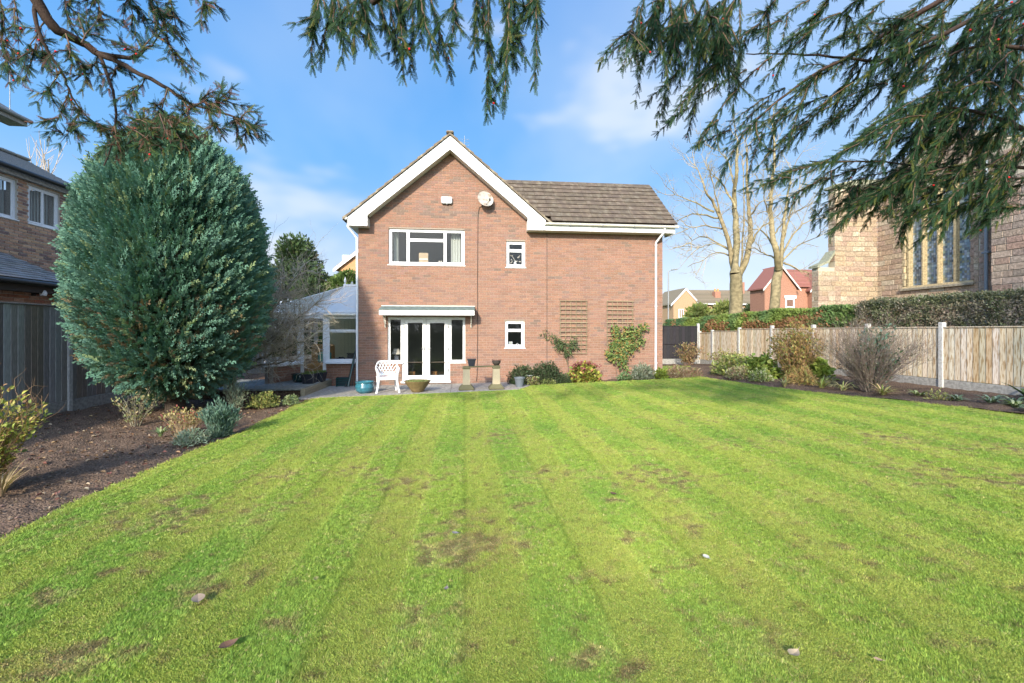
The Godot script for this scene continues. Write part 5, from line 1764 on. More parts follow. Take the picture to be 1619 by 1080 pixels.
# ---------- church ----------
func build_church() -> void:
	var h := thing("stone_church", "sandstone church with tall leaded window beyond the hedge", "church", Vector3(17, 0, -1.5))
	var pal := [C(0.55, 0.42, 0.28), C(0.59, 0.45, 0.31), C(0.51, 0.38, 0.26), C(0.60, 0.48, 0.34), C(0.54, 0.39, 0.29), C(0.50, 0.37, 0.27), C(0.57, 0.43, 0.32), C(0.62, 0.51, 0.38)]
	var pal2 := [C(0.50, 0.36, 0.28), C(0.46, 0.35, 0.28), C(0.52, 0.40, 0.31), C(0.44, 0.35, 0.29), C(0.54, 0.42, 0.33), C(0.49, 0.34, 0.27), C(0.51, 0.40, 0.32), C(0.46, 0.36, 0.30)]
	# main wall x = 17 facing -x; u runs towards +z (left to right seen from the garden)
	var u := Vector3(0, 0, 1)
	var out_ := Vector3(-1, 0, 0)
	var o := Vector3(17.0, -0.2, -3.15)
	var top := func(a: float) -> float:
		var z := a - 3.15
		return 7.2 + 1.15 * (1.0 - absf(z + 0.9) / 3.6) * 1.5
	var holes := [[1.09, 3.56, 3.55, 7.2]]
	var wb := MB.new()
	wall_face(wb, o - out_ * 0.012, u, 9.0, 7.2, out_, 0.7, holes)
	wb.xf = Transform3D(Basis(Vector3.UP, -PI / 2), Vector3(17.012, 0, -3.15))
	wb.prism(PackedVector2Array([Vector2(0, 6.99), Vector2(0.1, 7.5), Vector2(2.3, 8.9), Vector2(4.6, 7.5), Vector2(9.0, 7.5), Vector2(9.0, 6.99)]), -0.65, 0.0)
	wb.xf = Transform3D.IDENTITY
	wb.bx(17.1, 26, -0.2, 7.4, -3.15, -2.5)
	part(wb, "wall", M.lime, h)
	var opt := {"length": 0.42, "course": 0.205, "joint": 0.016, "proud": 0.012, "uneven": 0.006, "chamfer": 0.008, "wobble": 0.4, "called": "stone", "joined": "stonework", "parts": 230}
	var under := func(a: float, b: float) -> bool: return b > 1.4 and b < 7.7 + 1.45 * (1.0 - absf(a - 2.3) / 2.3)
	lay_bricks(h, o, u, 3.7, 9.0, out_, holes, under, pal, M.stone, opt)
	opt.parts = 100
	lay_bricks(h, o + u * 3.716, u, 4.6, 7.7, out_, [], func(_a, b): return b > 1.4, pal2, M.stone, opt)
	# corner block towards us: x 15.07..17 at z = -3.15, low buttress to 14.34
	var cb := MB.new()
	cb.bx(15.10, 17.0, -0.2, 7.5, -3.5, -3.162)
	cb.bx(14.36, 15.10, -0.2, 4.25, -3.5, -3.162)
	part(cb, "buttress", M.lime, h)
	opt.parts = 110
	lay_bricks(h, Vector3(15.085, -0.2, -3.15), Vector3.RIGHT, 1.92, 7.6, Vector3.BACK, [], func(_a, b): return b > 1.4, pal, M.stone, opt)
	opt.parts = 40
	lay_bricks(h, Vector3(14.345, -0.2, -3.15), Vector3.RIGHT, 0.735, 4.4, Vector3.BACK, [], func(_a, b): return b > 1.4, pal, M.stone, opt)
	opt.parts = 12
	lay_bricks(h, Vector3(15.10, -0.2, -3.5), Vector3.BACK, 0.34, 7.6, Vector3.LEFT, [], func(_a, b): return b > 4.6, pal, M.stone, opt)
	lay_bricks(h, Vector3(14.36, -0.2, -3.5), Vector3.BACK, 0.34, 4.4, Vector3.LEFT, [], func(_a, b): return b > 1.4, pal, M.stone, opt)
	var cp := MB.new()
	cp.col = C(0.42, 0.42, 0.30)
	cp.prism(PackedVector2Array([Vector2(14.28, 4.22), Vector2(14.28, 4.32), Vector2(14.75, 4.52), Vector2(15.06, 4.95), Vector2(15.06, 4.82), Vector2(14.78, 4.42)]), -3.6, -3.10)
	cp.prism(PackedVector2Array([Vector2(15.0, 7.5), Vector2(15.0, 7.62), Vector2(15.9, 7.85), Vector2(17.1, 7.9), Vector2(17.1, 7.5)]), -3.6, -3.08)
	part(cp, "coping", M.stone, h)
	var gc := MB.new()
	gc.col = C(0.58, 0.48, 0.36)
	for s in [[-3.2, 7.5, -0.85, 8.95], [-0.85, 8.95, 1.5, 7.5]]:
		gc.tube([Vector3(17.2, s[1], s[0]), Vector3(17.2, s[3], s[2])], 0.2, 0.2, 4)
	part(gc, "coping", M.stone, h)
	var rf := MB.new()
	rf.col = C(0.2, 0.19, 0.2)
	rf.hex([Vector3(17.3, 7.3, -3.3), Vector3(26, 7.3, -3.3), Vector3(17.3, 7.4, -3.3), Vector3(26, 7.4, -3.3), Vector3(17.3, 8.7, -0.85), Vector3(26, 8.7, -0.85), Vector3(17.3, 8.8, -0.85), Vector3(26, 8.8, -0.85)])
	rf.hex([Vector3(17.3, 8.7, -0.84), Vector3(26, 8.7, -0.84), Vector3(17.3, 8.8, -0.84), Vector3(26, 8.8, -0.84), Vector3(17.3, 7.3, 1.6), Vector3(26, 7.3, 1.6), Vector3(17.3, 7.4, 1.6), Vector3(26, 7.4, 1.6)])
	part(rf, "roof", M.slate, h)
	# window: four lights between stone mullions, splayed jambs, sill
	var wt := MB.new()
	wt.col = C(0.58, 0.46, 0.27)
	for k in 5:
		var z := -1.90 + k * 0.555
		var w2 := 0.13 if k in [0, 4] else 0.105
		wt.cbox(Vector3(17.17, 5.2, z), Vector3(0.26, 3.75, w2), 0.03)
	wt.hex([Vector3(16.99, 3.36, -2.06), Vector3(17.30, 3.36, -2.06), Vector3(16.90, 3.22, -2.06), Vector3(17.30, 3.45, -2.06), Vector3(16.99, 3.36, 0.42), Vector3(17.30, 3.36, 0.42), Vector3(16.90, 3.22, 0.42), Vector3(17.30, 3.45, 0.42)])
	var win := part(wt, "window", M.stone, h)
	var jb := MB.new()
	jb.col = C(0.64, 0.53, 0.34)
	for k in 15:
		for s in [0, 1]:
			var z := -2.02 if s == 0 else 0.37
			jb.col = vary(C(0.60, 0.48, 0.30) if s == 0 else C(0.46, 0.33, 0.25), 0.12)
			jb.cbox(Vector3(17.06, 3.5 + k * 0.26, z), Vector3(0.16, 0.25, 0.09 + 0.05 * (k % 2)), 0.012)
	part(jb, "jamb", M.stone, win)
	var sl := MB.new()
	sl.col = C(0.42, 0.37, 0.28)
	sl.hex([Vector3(16.90, 3.20, -2.1), Vector3(17.2, 3.20, -2.1), Vector3(16.90, 3.27, -2.1), Vector3(17.2, 3.40, -2.1), Vector3(16.90, 3.20, 0.46), Vector3(17.2, 3.20, 0.46), Vector3(16.90, 3.27, 0.46), Vector3(17.2, 3.40, 0.46)])
	part(sl, "sill", M.stone, win)
	var gp := [C(0.20, 0.25, 0.28), C(0.26, 0.32, 0.35), C(0.32, 0.37, 0.39), C(0.12, 0.15, 0.16), C(0.36, 0.39, 0.34), C(0.22, 0.28, 0.26), C(0.28, 0.28, 0.19), C(0.38, 0.43, 0.46)]
	for k in 4:
		var z0 := -1.85 + k * 0.555
		var gl := MB.new()
		for i in 6:
			for j in 42:
				gl.col = vary(gp[rng.randi() % 8], 0.3)
				var tilt := Basis(Vector3.UP, rng.randf_range(-0.12, 0.12)) * Basis(Vector3.BACK, rng.randf_range(-0.1, 0.1))
				gl.box(Vector3(17.2, 3.43 + j * 0.088, z0 + 0.035 + i * 0.076), Vector3(0.006, 0.08, 0.068), tilt)
		var pane := part(gl, "leaded_light", M.stained_glass, win)
		pane.set_meta("kind", "stuff")
		var bk := MB.new()
		bk.bx(17.225, 17.24, 3.4, 7.1, z0 - 0.03, z0 + 0.52)
		part(bk, "leading", M.lead, win)
	# drainpipe and the next buttress
	var dp := MB.new()
	dp.tube([Vector3(16.9, 7.2, 0.85), Vector3(16.9, 0.3, 0.85)], 0.055, 0.055, 8)
	for y in [2.6, 4.2, 5.8]:
		dp.cbox(Vector3(16.92, y, 0.85), Vector3(0.16, 0.07, 0.2), 0.01)
	part(dp, "drainpipe", M.lead, h)
	var b2 := MB.new()
	b2.bx(16.45, 17.0, -0.2, 6.6, 1.36, 2.3)
	part(b2, "buttress", M.lime, h)
	opt.parts = 0
	lay_bricks(h, Vector3(16.44, -0.2, 1.35), Vector3.BACK, 0.95, 6.6, Vector3.LEFT, [], func(_a, b): return b > 1.4, pal2, M.stone, opt)
	var dk := MB.new()
	dk.bx(24, 24.1, 0, 7.2, -3, 6)
	dk.bx(17.4, 24, 7.15, 7.25, -3, 6)
	part(dk, "inner_wall", M.room, h)

# ---------- fences ----------
# posts along a line; panels of upright boards between them over a gravel board
func fence(label: String, category: String, a: Vector3, b: Vector3, n: int, height: float, gravel: float, face: Vector3, cols: Array, m: Material, capped: bool, boards: int, group := "", rail := false) -> void:
	var t := thing("panel_fence", label, category, (a + b) / 2 * Vector3(1, 0, 1), group)
	var d := ((b - a) * Vector3(1, 0, 1)).normalized()
	var step := a.distance_to(b) / n
	var basis := Basis(d, Vector3.UP, d.cross(Vector3.UP)) if d.cross(Vector3.UP).dot(face) > 0 else Basis(-d, Vector3.UP, (-d).cross(Vector3.UP))
	for i in n + 1:
		var p := a + d * step * i
		var g := ground_y(p.x, p.z)
		var pb := MB.new()
		pb.cbox(Vector3(p.x, g + height / 2 + 0.02, p.z), Vector3(0.105, height + 0.2, 0.11), 0.012, basis)
		part(pb, "post", M.post, t)
		if i == n:
			break
		var q := p + d * step * 0.5
		var g2 := (ground_y(q.x, q.z) + g) / 2
		var gb := MB.new()
		gb.cbox(Vector3(q.x, g2 + gravel / 2 - 0.05, q.z), Vector3(step - 0.11, gravel + 0.1, 0.05), 0.008, basis)
		part(gb, "gravel_board", M.concrete, t)
		var w := (step - 0.115) / boards
		for k in boards:
			var c := p + d * (0.0575 + w * (k + 0.5))
			var bb := MB.new()
			bb.col = vary(cols[rng.randi() % cols.size()], 0.16)
			var lean := Basis(basis.y, 0.07)
			bb.cbox(Vector3(c.x, g2 + gravel + (height - gravel) / 2 - rng.randf() * 0.006, c.z) + basis.z * 0.018, Vector3(w + 0.014, height - gravel - 0.02, 0.013), 0.003, lean * basis)
			part(bb, "board", m, t)
		if capped:
			var cb := MB.new()
			cb.col = cols[0]
			cb.cbox(Vector3(q.x, g2 + height + 0.005, q.z) + basis.z * 0.01, Vector3(step - 0.11, 0.028, 0.07), 0.006, basis)
			part(cb, "capping", m, t)
		if rail:
			var rb := MB.new()
			rb.col = cols[0]
			rb.cbox(Vector3(q.x, g2 + gravel + (height - gravel) * 0.46, q.z) + basis.z * 0.04, Vector3(step - 0.115, 0.05, 0.035), 0.006, basis)
			part(rb, "rail", m, t)

func build_fences() -> void:
	var pale := [C(0.66, 0.58, 0.46), C(0.70, 0.63, 0.51), C(0.60, 0.53, 0.43), C(0.67, 0.61, 0.52), C(0.55, 0.44, 0.30), C(0.68, 0.58, 0.43)]
	var dark := [C(0.31, 0.295, 0.28), C(0.37, 0.36, 0.345), C(0.25, 0.23, 0.215), C(0.44, 0.435, 0.42), C(0.31, 0.26, 0.22)]
	var black := [C(0.045, 0.042, 0.048), C(0.055, 0.05, 0.056), C(0.036, 0.033, 0.038)]
	fence("weathered pale wooden panel fence along the right bed below the hedge", "fence", Vector3(10.93, 0, 8.43), Vector3(10.93, 0, -5.06), 7, 1.38, 0.19, Vector3.LEFT, pale, M.board_pale, true, 15)
	fence("short end panel of pale fence meeting the black fence", "fence", Vector3(10.93, 0, -5.12), Vector3(10.93, 0, -6.2), 1, 1.42, 0.19, Vector3.LEFT, pale, M.board_pale, true, 8)
	fence("black stained panel fence across the gap beside the house", "fence", Vector3(10.90, 0, -6.3), Vector3(7.10, 0, -6.3), 2, 1.78, 0.26, Vector3.BACK, black, M.board_dark, true, 12, "", true)
	fence("dark weathered fence with concrete posts behind the left bed", "fence", Vector3(-8.2, 0, 11.25), Vector3(-8.2, 0, 1.65), 5, 2.14, 0.20, Vector3.RIGHT, dark, M.board_dark, true, 14)
	fence("dark far fence run behind the twiggy tree", "fence", Vector3(-8.2, 0, 1.58), Vector3(-8.2, 0, -6.1), 4, 1.95, 0.15, Vector3.RIGHT, dark, M.board_dark, true, 14)

# ---------- houses far behind ----------
func build_far_houses() -> void:
	var pal := [C(0.55, 0.36, 0.22), C(0.50, 0.31, 0.19), C(0.58, 0.40, 0.26)]
	var bm := mat("far_brick", C(0.52, 0.34, 0.20), 0.9, {"tex": noise_tex(111, 0.03, 0.78, 1.0), "size": 2.0})
	var rm := mat("far_red_brick", C(0.44, 0.225, 0.15), 0.9, {"tex": noise_tex(112, 0.03, 0.75, 1.0), "size": 2.0})
	# long house with brown roof
	var a := thing("far_house", "long pale brick house with brown tiled roof behind the bare trees", "house", Vector3(34, 0, -46))
	var w := MB.new()
	w.prism(PackedVector2Array([Vector2(27.6, 0), Vector2(31.0, 0), Vector2(31.0, 5.3), Vector2(29.3, 7.2), Vector2(27.6, 5.3)]), -50, -43.6)
	w.bx(31.0, 41.5, 0, 5.2, -50, -43.2)
	part(w, "wall", bm, a)
	var rf := MB.new()
	for r in 14:
		var t0 := r / 14.0
		var t1 := (r + 1) / 14.0
		var p0 := Vector3(0, 5.3, -42.8).lerp(Vector3(0, 7.4, -46.5), t0)
		var p1 := Vector3(0, 5.3, -42.8).lerp(Vector3(0, 7.4, -46.5), t1)
		rf.col = vary(C(0.27, 0.22, 0.15), 0.12)
		var x0 := lerpf(31.0, 29.3, t0)
		rf.hex([Vector3(x0, p0.y, p0.z), Vector3(41.8, p0.y, p0.z), Vector3(x0, p0.y + 0.09, p0.z), Vector3(41.8, p0.y + 0.09, p0.z), Vector3(x0, p1.y, p1.z), Vector3(41.8, p1.y, p1.z), Vector3(x0, p1.y + 0.05, p1.z), Vector3(41.8, p1.y + 0.05, p1.z)])
	rf.prism(PackedVector2Array([Vector2(29.3, 7.25), Vector2(31.3, 5.15), Vector2(31.3, 5.3), Vector2(29.3, 7.45), Vector2(27.3, 5.3), Vector2(27.3, 5.15)]), -50, -43.55)
	part(rf, "roof", M.red_tile, a)
	var bg := MB.new()
	bg.prism(PackedVector2Array([Vector2(29.3, 7.40), Vector2(31.4, 5.2), Vector2(31.4, 4.95), Vector2(29.3, 7.12), Vector2(27.2, 4.95), Vector2(27.2, 5.2)]), -43.55, -43.45)
	part(bg, "barge_board", M.upvc, a)
	for q in [[34.2, 6.1, -44.6, 0.8, 1.9], [38.2, 7.2, -46.2, 1.4, 2.6]]:
		var cm := MB.new()
		cm.cbox(Vector3(q[0], q[1], q[2]), Vector3(q[3], q[4], q[3]), 0.03)
		var ch := part(cm, "chimney", rm, a)
		for k in 2:
			var pt := MB.new()
			pt.lathe(Vector3(q[0] - 0.2 + k * 0.4, q[1] + q[4] / 2, q[2]), [Vector2(0.14, 0), Vector2(0.11, 0.4), Vector2(0.001, 0.4)], 8)
			part(pt, "chimney_pot", M.terracotta, ch)
	for q in [[29.9, 3.4, -43.55, 0.8, 1.2], [28.3, 3.4, -43.55, 0.7, 1.2], [36.8, 3.6, -43.15, 1.6, 1.2], [33.0, 3.6, -43.15, 1.6, 1.2]]:
		window(a, Transform3D(Basis.IDENTITY, Vector3(q[0], q[1], q[2])), q[3], q[4], [[0.05, q[3] / 2, 0.05, q[4] - 0.05, false], [q[3] / 2, q[3] - 0.05, 0.05, q[4] - 0.05, false]], M.upvc, M.glass, 0.09)
	var gu := MB.new()
	gu.bx(31.3, 41.8, 5.18, 5.32, -42.85, -42.75)
	part(gu, "gutter", M.upvc, a)
	# red brick house with a red roof
	var b := thing("far_house", "red brick house with bright red tiled roof beside the church", "house", Vector3(33, 0, -30))
	var w2 := MB.new()
	w2.prism(PackedVector2Array([Vector2(29.6, 0), Vector2(33.0, 0), Vector2(33.0, 5.9), Vector2(31.3, 8.0), Vector2(29.6, 5.9)]), -30.4, -28.1)
	w2.bx(33.0, 38.5, 0, 6.1, -33, -28.6)
	w2.prism(PackedVector2Array([Vector2(34.6, 0), Vector2(37.6, 0), Vector2(37.6, 6.0), Vector2(36.1, 7.6), Vector2(34.6, 6.0)]), -35.5, -28.0)
	part(w2, "wall", rm, b)
	var r2 := MB.new()
	for s in [31.3, 36.1]:
		r2.col = C(0.37, 0.155, 0.12)
		var hh := 8.1 if s < 33 else 7.7
		var hw := 1.95 if s < 33 else 1.75
		r2.prism(PackedVector2Array([Vector2(s, hh), Vector2(s + hw, hh - hw * 1.18), Vector2(s + hw, hh - hw * 1.18 + 0.12), Vector2(s, hh + 0.12), Vector2(s - hw, hh - hw * 1.18 + 0.12), Vector2(s - hw, hh - hw * 1.18)]), -30.5, -27.9)
	for r in 12:
		var t0 := r / 12.0
		var t1 := (r + 1) / 12.0
		var p0 := Vector3(0, 6.1, -28.3).lerp(Vector3(0, 8.2, -31.0), t0)
		var p1 := Vector3(0, 6.1, -28.3).lerp(Vector3(0, 8.2, -31.0), t1)
		r2.col = vary(C(0.37, 0.155, 0.12), 0.12)
		r2.hex([Vector3(31.4, p0.y, p0.z), Vector3(38.8, p0.y, p0.z), Vector3(31.4, p0.y + 0.1, p0.z), Vector3(38.8, p0.y + 0.1, p0.z), Vector3(31.4, p1.y, p1.z), Vector3(38.8, p1.y, p1.z), Vector3(31.4, p1.y + 0.05, p1.z), Vector3(38.8, p1.y + 0.05, p1.z)])
	part(r2, "roof", M.red_tile, b)
	var bb := MB.new()
	bb.prism(PackedVector2Array([Vector2(31.3, 8.15), Vector2(33.3, 5.8), Vector2(33.3, 5.62), Vector2(31.3, 7.95), Vector2(29.3, 5.62), Vector2(29.3, 5.8)]), -27.9, -27.82)
	bb.prism(PackedVector2Array([Vector2(36.1, 7.75), Vector2(37.9, 5.65), Vector2(37.9, 5.48), Vector2(36.1, 7.57), Vector2(34.3, 5.48), Vector2(34.3, 5.65)]), -27.9, -27.82)
	part(bb, "barge_board", M.upvc_cream, b)
	for q in [[31.8, 2.7, -28.05, 0.95, 2.2], [34.75, 3.3, -27.95, 0.95, 2.2]]:
		window(b, Transform3D(Basis.IDENTITY, Vector3(q[0], q[1], q[2])), q[3], q[4], [[0.05, q[3] - 0.05, 0.05, q[4] * 0.62, false], [0.05, q[3] - 0.05, q[4] * 0.62, q[4] - 0.05, false]], M.upvc, M.glass, 0.12)
		var lt := MB.new()
		lt.cbox(Vector3(q[0] + q[3] / 2, q[1] + q[4] + 0.15, q[2] + 0.04), Vector3(q[3] + 0.3, 0.3, 0.12), 0.02)
		part(lt, "lintel", M.upvc, b)
	# orange brick gable seen above the conservatory
	var c := thing("far_house", "orange brick gable with white barge board left of the house", "house", Vector3(-6, 0, -22))
	var w3 := MB.new()
	w3.prism(PackedVector2Array([Vector2(-8.8, 0), Vector2(-2.0, 0), Vector2(-2.0, 6.2), Vector2(-5.4, 9.0), Vector2(-8.8, 6.2)]), -28, -19.3)
	part(w3, "wall", mat("far_orange_brick", C(0.60, 0.33, 0.16), 0.9, {"tex": noise_tex(113, 0.03, 0.78, 1.0), "size": 2.0}), c)
	var r3 := MB.new()
	r3.col = C(0.36, 0.30, 0.22)
	r3.prism(PackedVector2Array([Vector2(-5.4, 9.1), Vector2(-1.6, 6.0), Vector2(-1.6, 6.15), Vector2(-5.4, 9.25), Vector2(-9.2, 6.15), Vector2(-9.2, 6.0)]), -28, -19.2)
	part(r3, "roof", M.red_tile, c)
	var b3 := MB.new()
	b3.prism(PackedVector2Array([Vector2(-5.4, 9.14), Vector2(-1.6, 6.04), Vector2(-1.6, 5.8), Vector2(-5.4, 8.85), Vector2(-9.2, 5.8), Vector2(-9.2, 6.04)]), -19.18, -19.05)
	part(b3, "barge_board", M.upvc, c)
	var d3 := MB.new()
	d3.cbox(Vector3(-9.0, 6.9, -22.5), Vector3(0.7, 1.2, 1.0), 0.03)
	part(d3, "dormer", M.upvc, c)
	# street lamp
	var s := thing("street_lamp", "tall grey street lamp rising behind the hedge", "street lamp", Vector3(20.2, 0, -29.3))
	var sp := MB.new()
	sp.tube([Vector3(20.2, 0, -29.3), Vector3(20.2, 3.0, -29.3), Vector3(20.2, 7.6, -29.3)], 0.09, 0.05, 8)
	part(sp, "column", M.metal_grey, s)
	var sh := MB.new()
	sh.tube([Vector3(20.2, 7.6, -29.3), Vector3(20.45, 7.72, -29.2)], 0.045, 0.04, 6)
	sh.cbox(Vector3(20.75, 7.78, -29.1), Vector3(0.65, 0.12, 0.26), 0.04, Basis(Vector3.BACK, 0.15))
	part(sh, "lantern", M.metal_grey, s)

# ---------- leafy surfaces ----------
func sprig_mesh(n := 7, spread := 0.55, lw := 0.10, ll := 0.42) -> ArrayMesh:  # a flat spray: leaves along a stalk of length 1
	var mb := MB.new()
	for k in n:
		var t := float(k) / (n - 1)
		var p := Vector3(0, t * 0.75, -0.10 * t * t)
		for s in [-1.0, 1.0]:
			var d := Vector3(s * spread * (1.0 - t * 0.55), 0.55 + 0.35 * t, 0.12 * sin(k * 2.1 + s)).normalized()
			var l := ll * (1.0 - 0.45 * t)
			var side := d.cross(Vector3.BACK).normalized() * lw * l * 2.0
			var tip := p + d * l
			mb.tri(p, p + d * l * 0.5 + side, tip)
			mb.tri(p, tip, p + d * l * 0.5 - side)
	mb.tri(Vector3(-0.015, 0, 0), Vector3(0, 1, -0.12), Vector3(0.015, 0, 0))
	return mb.mesh()

func build_hedges() -> void:
	var sp := sprig_mesh(5, 0.7, 0.16, 0.5)
	# clipped conifer hedge: blue-green to yellow-green, brown where it has died back low down
	var a := thing("conifer_hedge", "clipped green conifer hedge with brown patches above the pale fence", "hedge", Vector3(11.9, 0, -3.2))
	var nz := FastNoiseLite.new()
	nz.seed = 31
	nz.frequency = 0.45
	var xs := []
	var cs := []
	for k in 44000:
		var z := lerpf(2.5, -11.0, pow(rng.randf(), 0.8))
		var w := 0.07 * nz.get_noise_2d(z * 2.0, 3.0)
		var top := 2.40 - 0.012 * (2.5 - z) + 0.10 * nz.get_noise_2d(z * 1.5, 7.0)
		var p: Vector3
		var nrm: Vector3
		if rng.randf() < 0.62:
			var y := rng.randf_range(1.2, top)
			p = Vector3(11.25 + 0.25 * smoothstep(top - 0.5, top, y) + w + rng.randf() * 0.10, y, z)
			nrm = Vector3(-1, 0.35, 0.2)
		else:
			p = Vector3(rng.randf_range(11.5, 12.6), top - rng.randf() * 0.06, z)
			nrm = Vector3(-0.2, 1, 0.2)
		var s := rng.randf_range(0.07, 0.125)
		var d := (nrm + rv() * 0.7 + Vector3.UP * 0.35).normalized()
		xs.append(Transform3D(toward(d, rv(), Vector3(s, s, s)), p))
		var c := C(0.10, 0.19, 0.09).lerp(C(0.21, 0.28, 0.07), clampf(0.5 + 1.3 * nz.get_noise_2d(z, 20.0), 0, 1))
		var brown := smoothstep(0.0, 0.35, nz.get_noise_2d(z * 0.9, p.y * 1.6) + (2.12 - p.y) * 0.9 - 0.08)
		if rng.randf() < brown * 0.85:
			c = C(0.30, 0.165, 0.085)
		cs.append(vary(c, 0.22))
	scatter(sp, M.leaf, "foliage", a, xs, cs)
	var st := MB.new()
	st.col = C(0.10, 0.07, 0.05)
	for k in 34:
		var z := 2.3 - k * 0.4
		st.tube([Vector3(11.9, ground_y(11.9, z) - 0.1, z), Vector3(11.9 + rng.randf_range(-0.2, 0.2), 1.5, z + 0.1), Vector3(11.8, 2.2, z)], 0.05, 0.02, 5)
		for j in 8:
			var y := rng.randf_range(0.8, 2.2)
			var e := rv() * Vector3(1, 0.3, 1)
			st.tube([Vector3(11.9, y, z), Vector3(11.9, y, z) + e * 0.5], 0.014, 0.005, 4)
	part(st, "stem", M.twig, a)
	var core := MB.new()
	core.col = C(0.10, 0.055, 0.03)
	# dead inner growth, a tangle of short twigs
	for k in 2600:
		var p := Vector3(rng.randf_range(11.42, 12.4), rng.randf_range(1.1, 2.25), rng.randf_range(-10.8, 2.4))
		core.col = vary(C(0.12, 0.065, 0.04), 0.3)
		core.tube([p, p + rv() * 0.28], 0.012, 0.004, 3, false)
	part(core, "dead_twigs", M.twig, a).set_meta("kind", "stuff")
	# loose evergreen hedge nearer us
	var b := thing("privet_hedge", "loose dark small-leaved hedge above the weathered fence, right edge", "hedge", Vector3(12.1, 0, 5.5))
	xs = []
	cs = []
	var lf := leaf_mesh(0.3, 0.1)
	for k in 40000:
		var z := lerpf(1.9, 8.8, rng.randf())
		var top := 2.47 + 0.07 * nz.get_noise_2d(z * 3.0, 40.0) + 0.05 * rng.randf()
		var p: Vector3
		if rng.randf() < 0.66:
			var y := rng.randf_range(1.1, top)
			p = Vector3(11.2 + 0.13 * nz.get_noise_2d(z * 5.0, y * 5.0) + rng.randf() * rng.randf() * 0.5, y, z)
		else:
			p = Vector3(rng.randf_range(11.3, 12.8), top - rng.randf() * 0.12, z)
		var s := rng.randf_range(0.035, 0.065)
		var d := (rv() + Vector3(-0.5, 0.5, 0.1)).normalized()
		xs.append(Transform3D(toward(d, rv() + Vector3.UP, Vector3(s, s, s)), p))
		var c := C(0.14, 0.165, 0.085).lerp(C(0.22, 0.20, 0.15), clampf(0.45 + 1.2 * nz.get_noise_2d(z * 2.0, p.y * 3.0), 0, 1))
		if rng.randf() < 0.10:
			c = C(0.30, 0.26, 0.20)
		cs.append(vary(c, 0.3))
	scatter(lf, M.leaf, "foliage", b, xs, cs)
	var tw := MB.new()
	for k in 1500:
		tw.col = vary(C(0.17, 0.125, 0.10), 0.3)
		var z := rng.randf_range(1.9, 8.8)
		var p := Vector3(rng.randf_range(11.25, 12.6), rng.randf_range(1.0, 2.3), z)
		var d := (rv() * 0.7 + Vector3(-0.2, 0.8, 0)).normalized()
		tw.tube([p, p + d * 0.2, p + d * 0.34 + rv() * 0.06], 0.007, 0.002, 3, false)
	for k in 17:
		var z := 2.0 + k * 0.41
		tw.tube([Vector3(12.0, ground_y(12, z) - 0.1, z), Vector3(12.0, 1.4, z + 0.1), Vector3(11.9, 2.2, z)], 0.04, 0.015, 5)
	part(tw, "twigs", M.twig, b).set_meta("kind", "stuff")

func build_back_hedge() -> void:
	var b := thing("laurel_hedge", "dense dark hedge closing the garden behind the camera", "hedge", Vector3(0, 0, 20))
	var xs := []
	var cs := []
	for k in 16000:
		var y := rng.randf_range(0.05, 2.9)
		var p := Vector3(rng.randf_range(-12, 13), y, 19.6 + rng.randf() * rng.randf() * 0.9 + 0.15 * sin(y * 5.0))
		var s := rng.randf_range(0.12, 0.22)
		xs.append(Transform3D(toward((rv() + Vector3(0, 0.3, -0.6)).normalized(), rv(), Vector3(s, s, s)), p))
		cs.append(vary(C(0.05, 0.085, 0.035), 0.3))
	scatter(leaf_mesh(0.3, 0.1), M.leaf, "foliage", b, xs, cs)
	var st := MB.new()
	st.col = C(0.1, 0.07, 0.05)
	for k in 40:
		var x := -12.0 + k * 0.63
		st.tube([Vector3(x, -0.1, 20.1), Vector3(x + 0.1, 1.2, 20.1), Vector3(x, 2.5, 20.1)], 0.05, 0.02, 5)
	part(st, "stem", M.twig, b)

# ---------- trees ----------
func pts_of(a: Array, from: int) -> Array:
	var r := []
	for i in range(from, a.size(), 3):
		r.append(Vector3(a[i], a[i + 1], a[i + 2]))
	return r

func wiggle(p: Array, amt: float, per := 3) -> Array:  # Catmull-Rom with a little unevenness
	var r := []
	for i in p.size() - 1:
		var a: Vector3 = p[maxi(i - 1, 0)]
		var b: Vector3 = p[i]
		var c: Vector3 = p[i + 1]
		var d: Vector3 = p[mini(i + 2, p.size() - 1)]
		for k in per:
			var t := float(k) / per
			r.append(b.cubic_interpolate(c, a, d, t) + (rv() * amt if k > 0 else Vector3.ZERO))
	r.append(p[-1])
	return r

func twigs(mb: MB, p: Vector3, d: Vector3, len: float, r: float, depth: int, sides: int, kink: float, up: float) -> void:
	var pts := [p]
	var n := 4
	var q := p
	for i in n:
		d = (d + rv() * kink + Vector3.UP * up).normalized()
		q += d * len / n
		pts.append(q)
	mb.tube(pts, r, r * 0.5, sides, false)
	if depth <= 0:
		return
	var kids := 2 + rng.randi() % 2
	for k in kids:
		var at: Vector3 = pts[2 + rng.randi() % 3]
		var dd := (d + rv() * 0.95).normalized()
		twigs(mb, at, dd, len * rng.randf_range(0.55, 0.8), r * 0.55, depth - 1, maxi(3, sides - 1), kink, up)

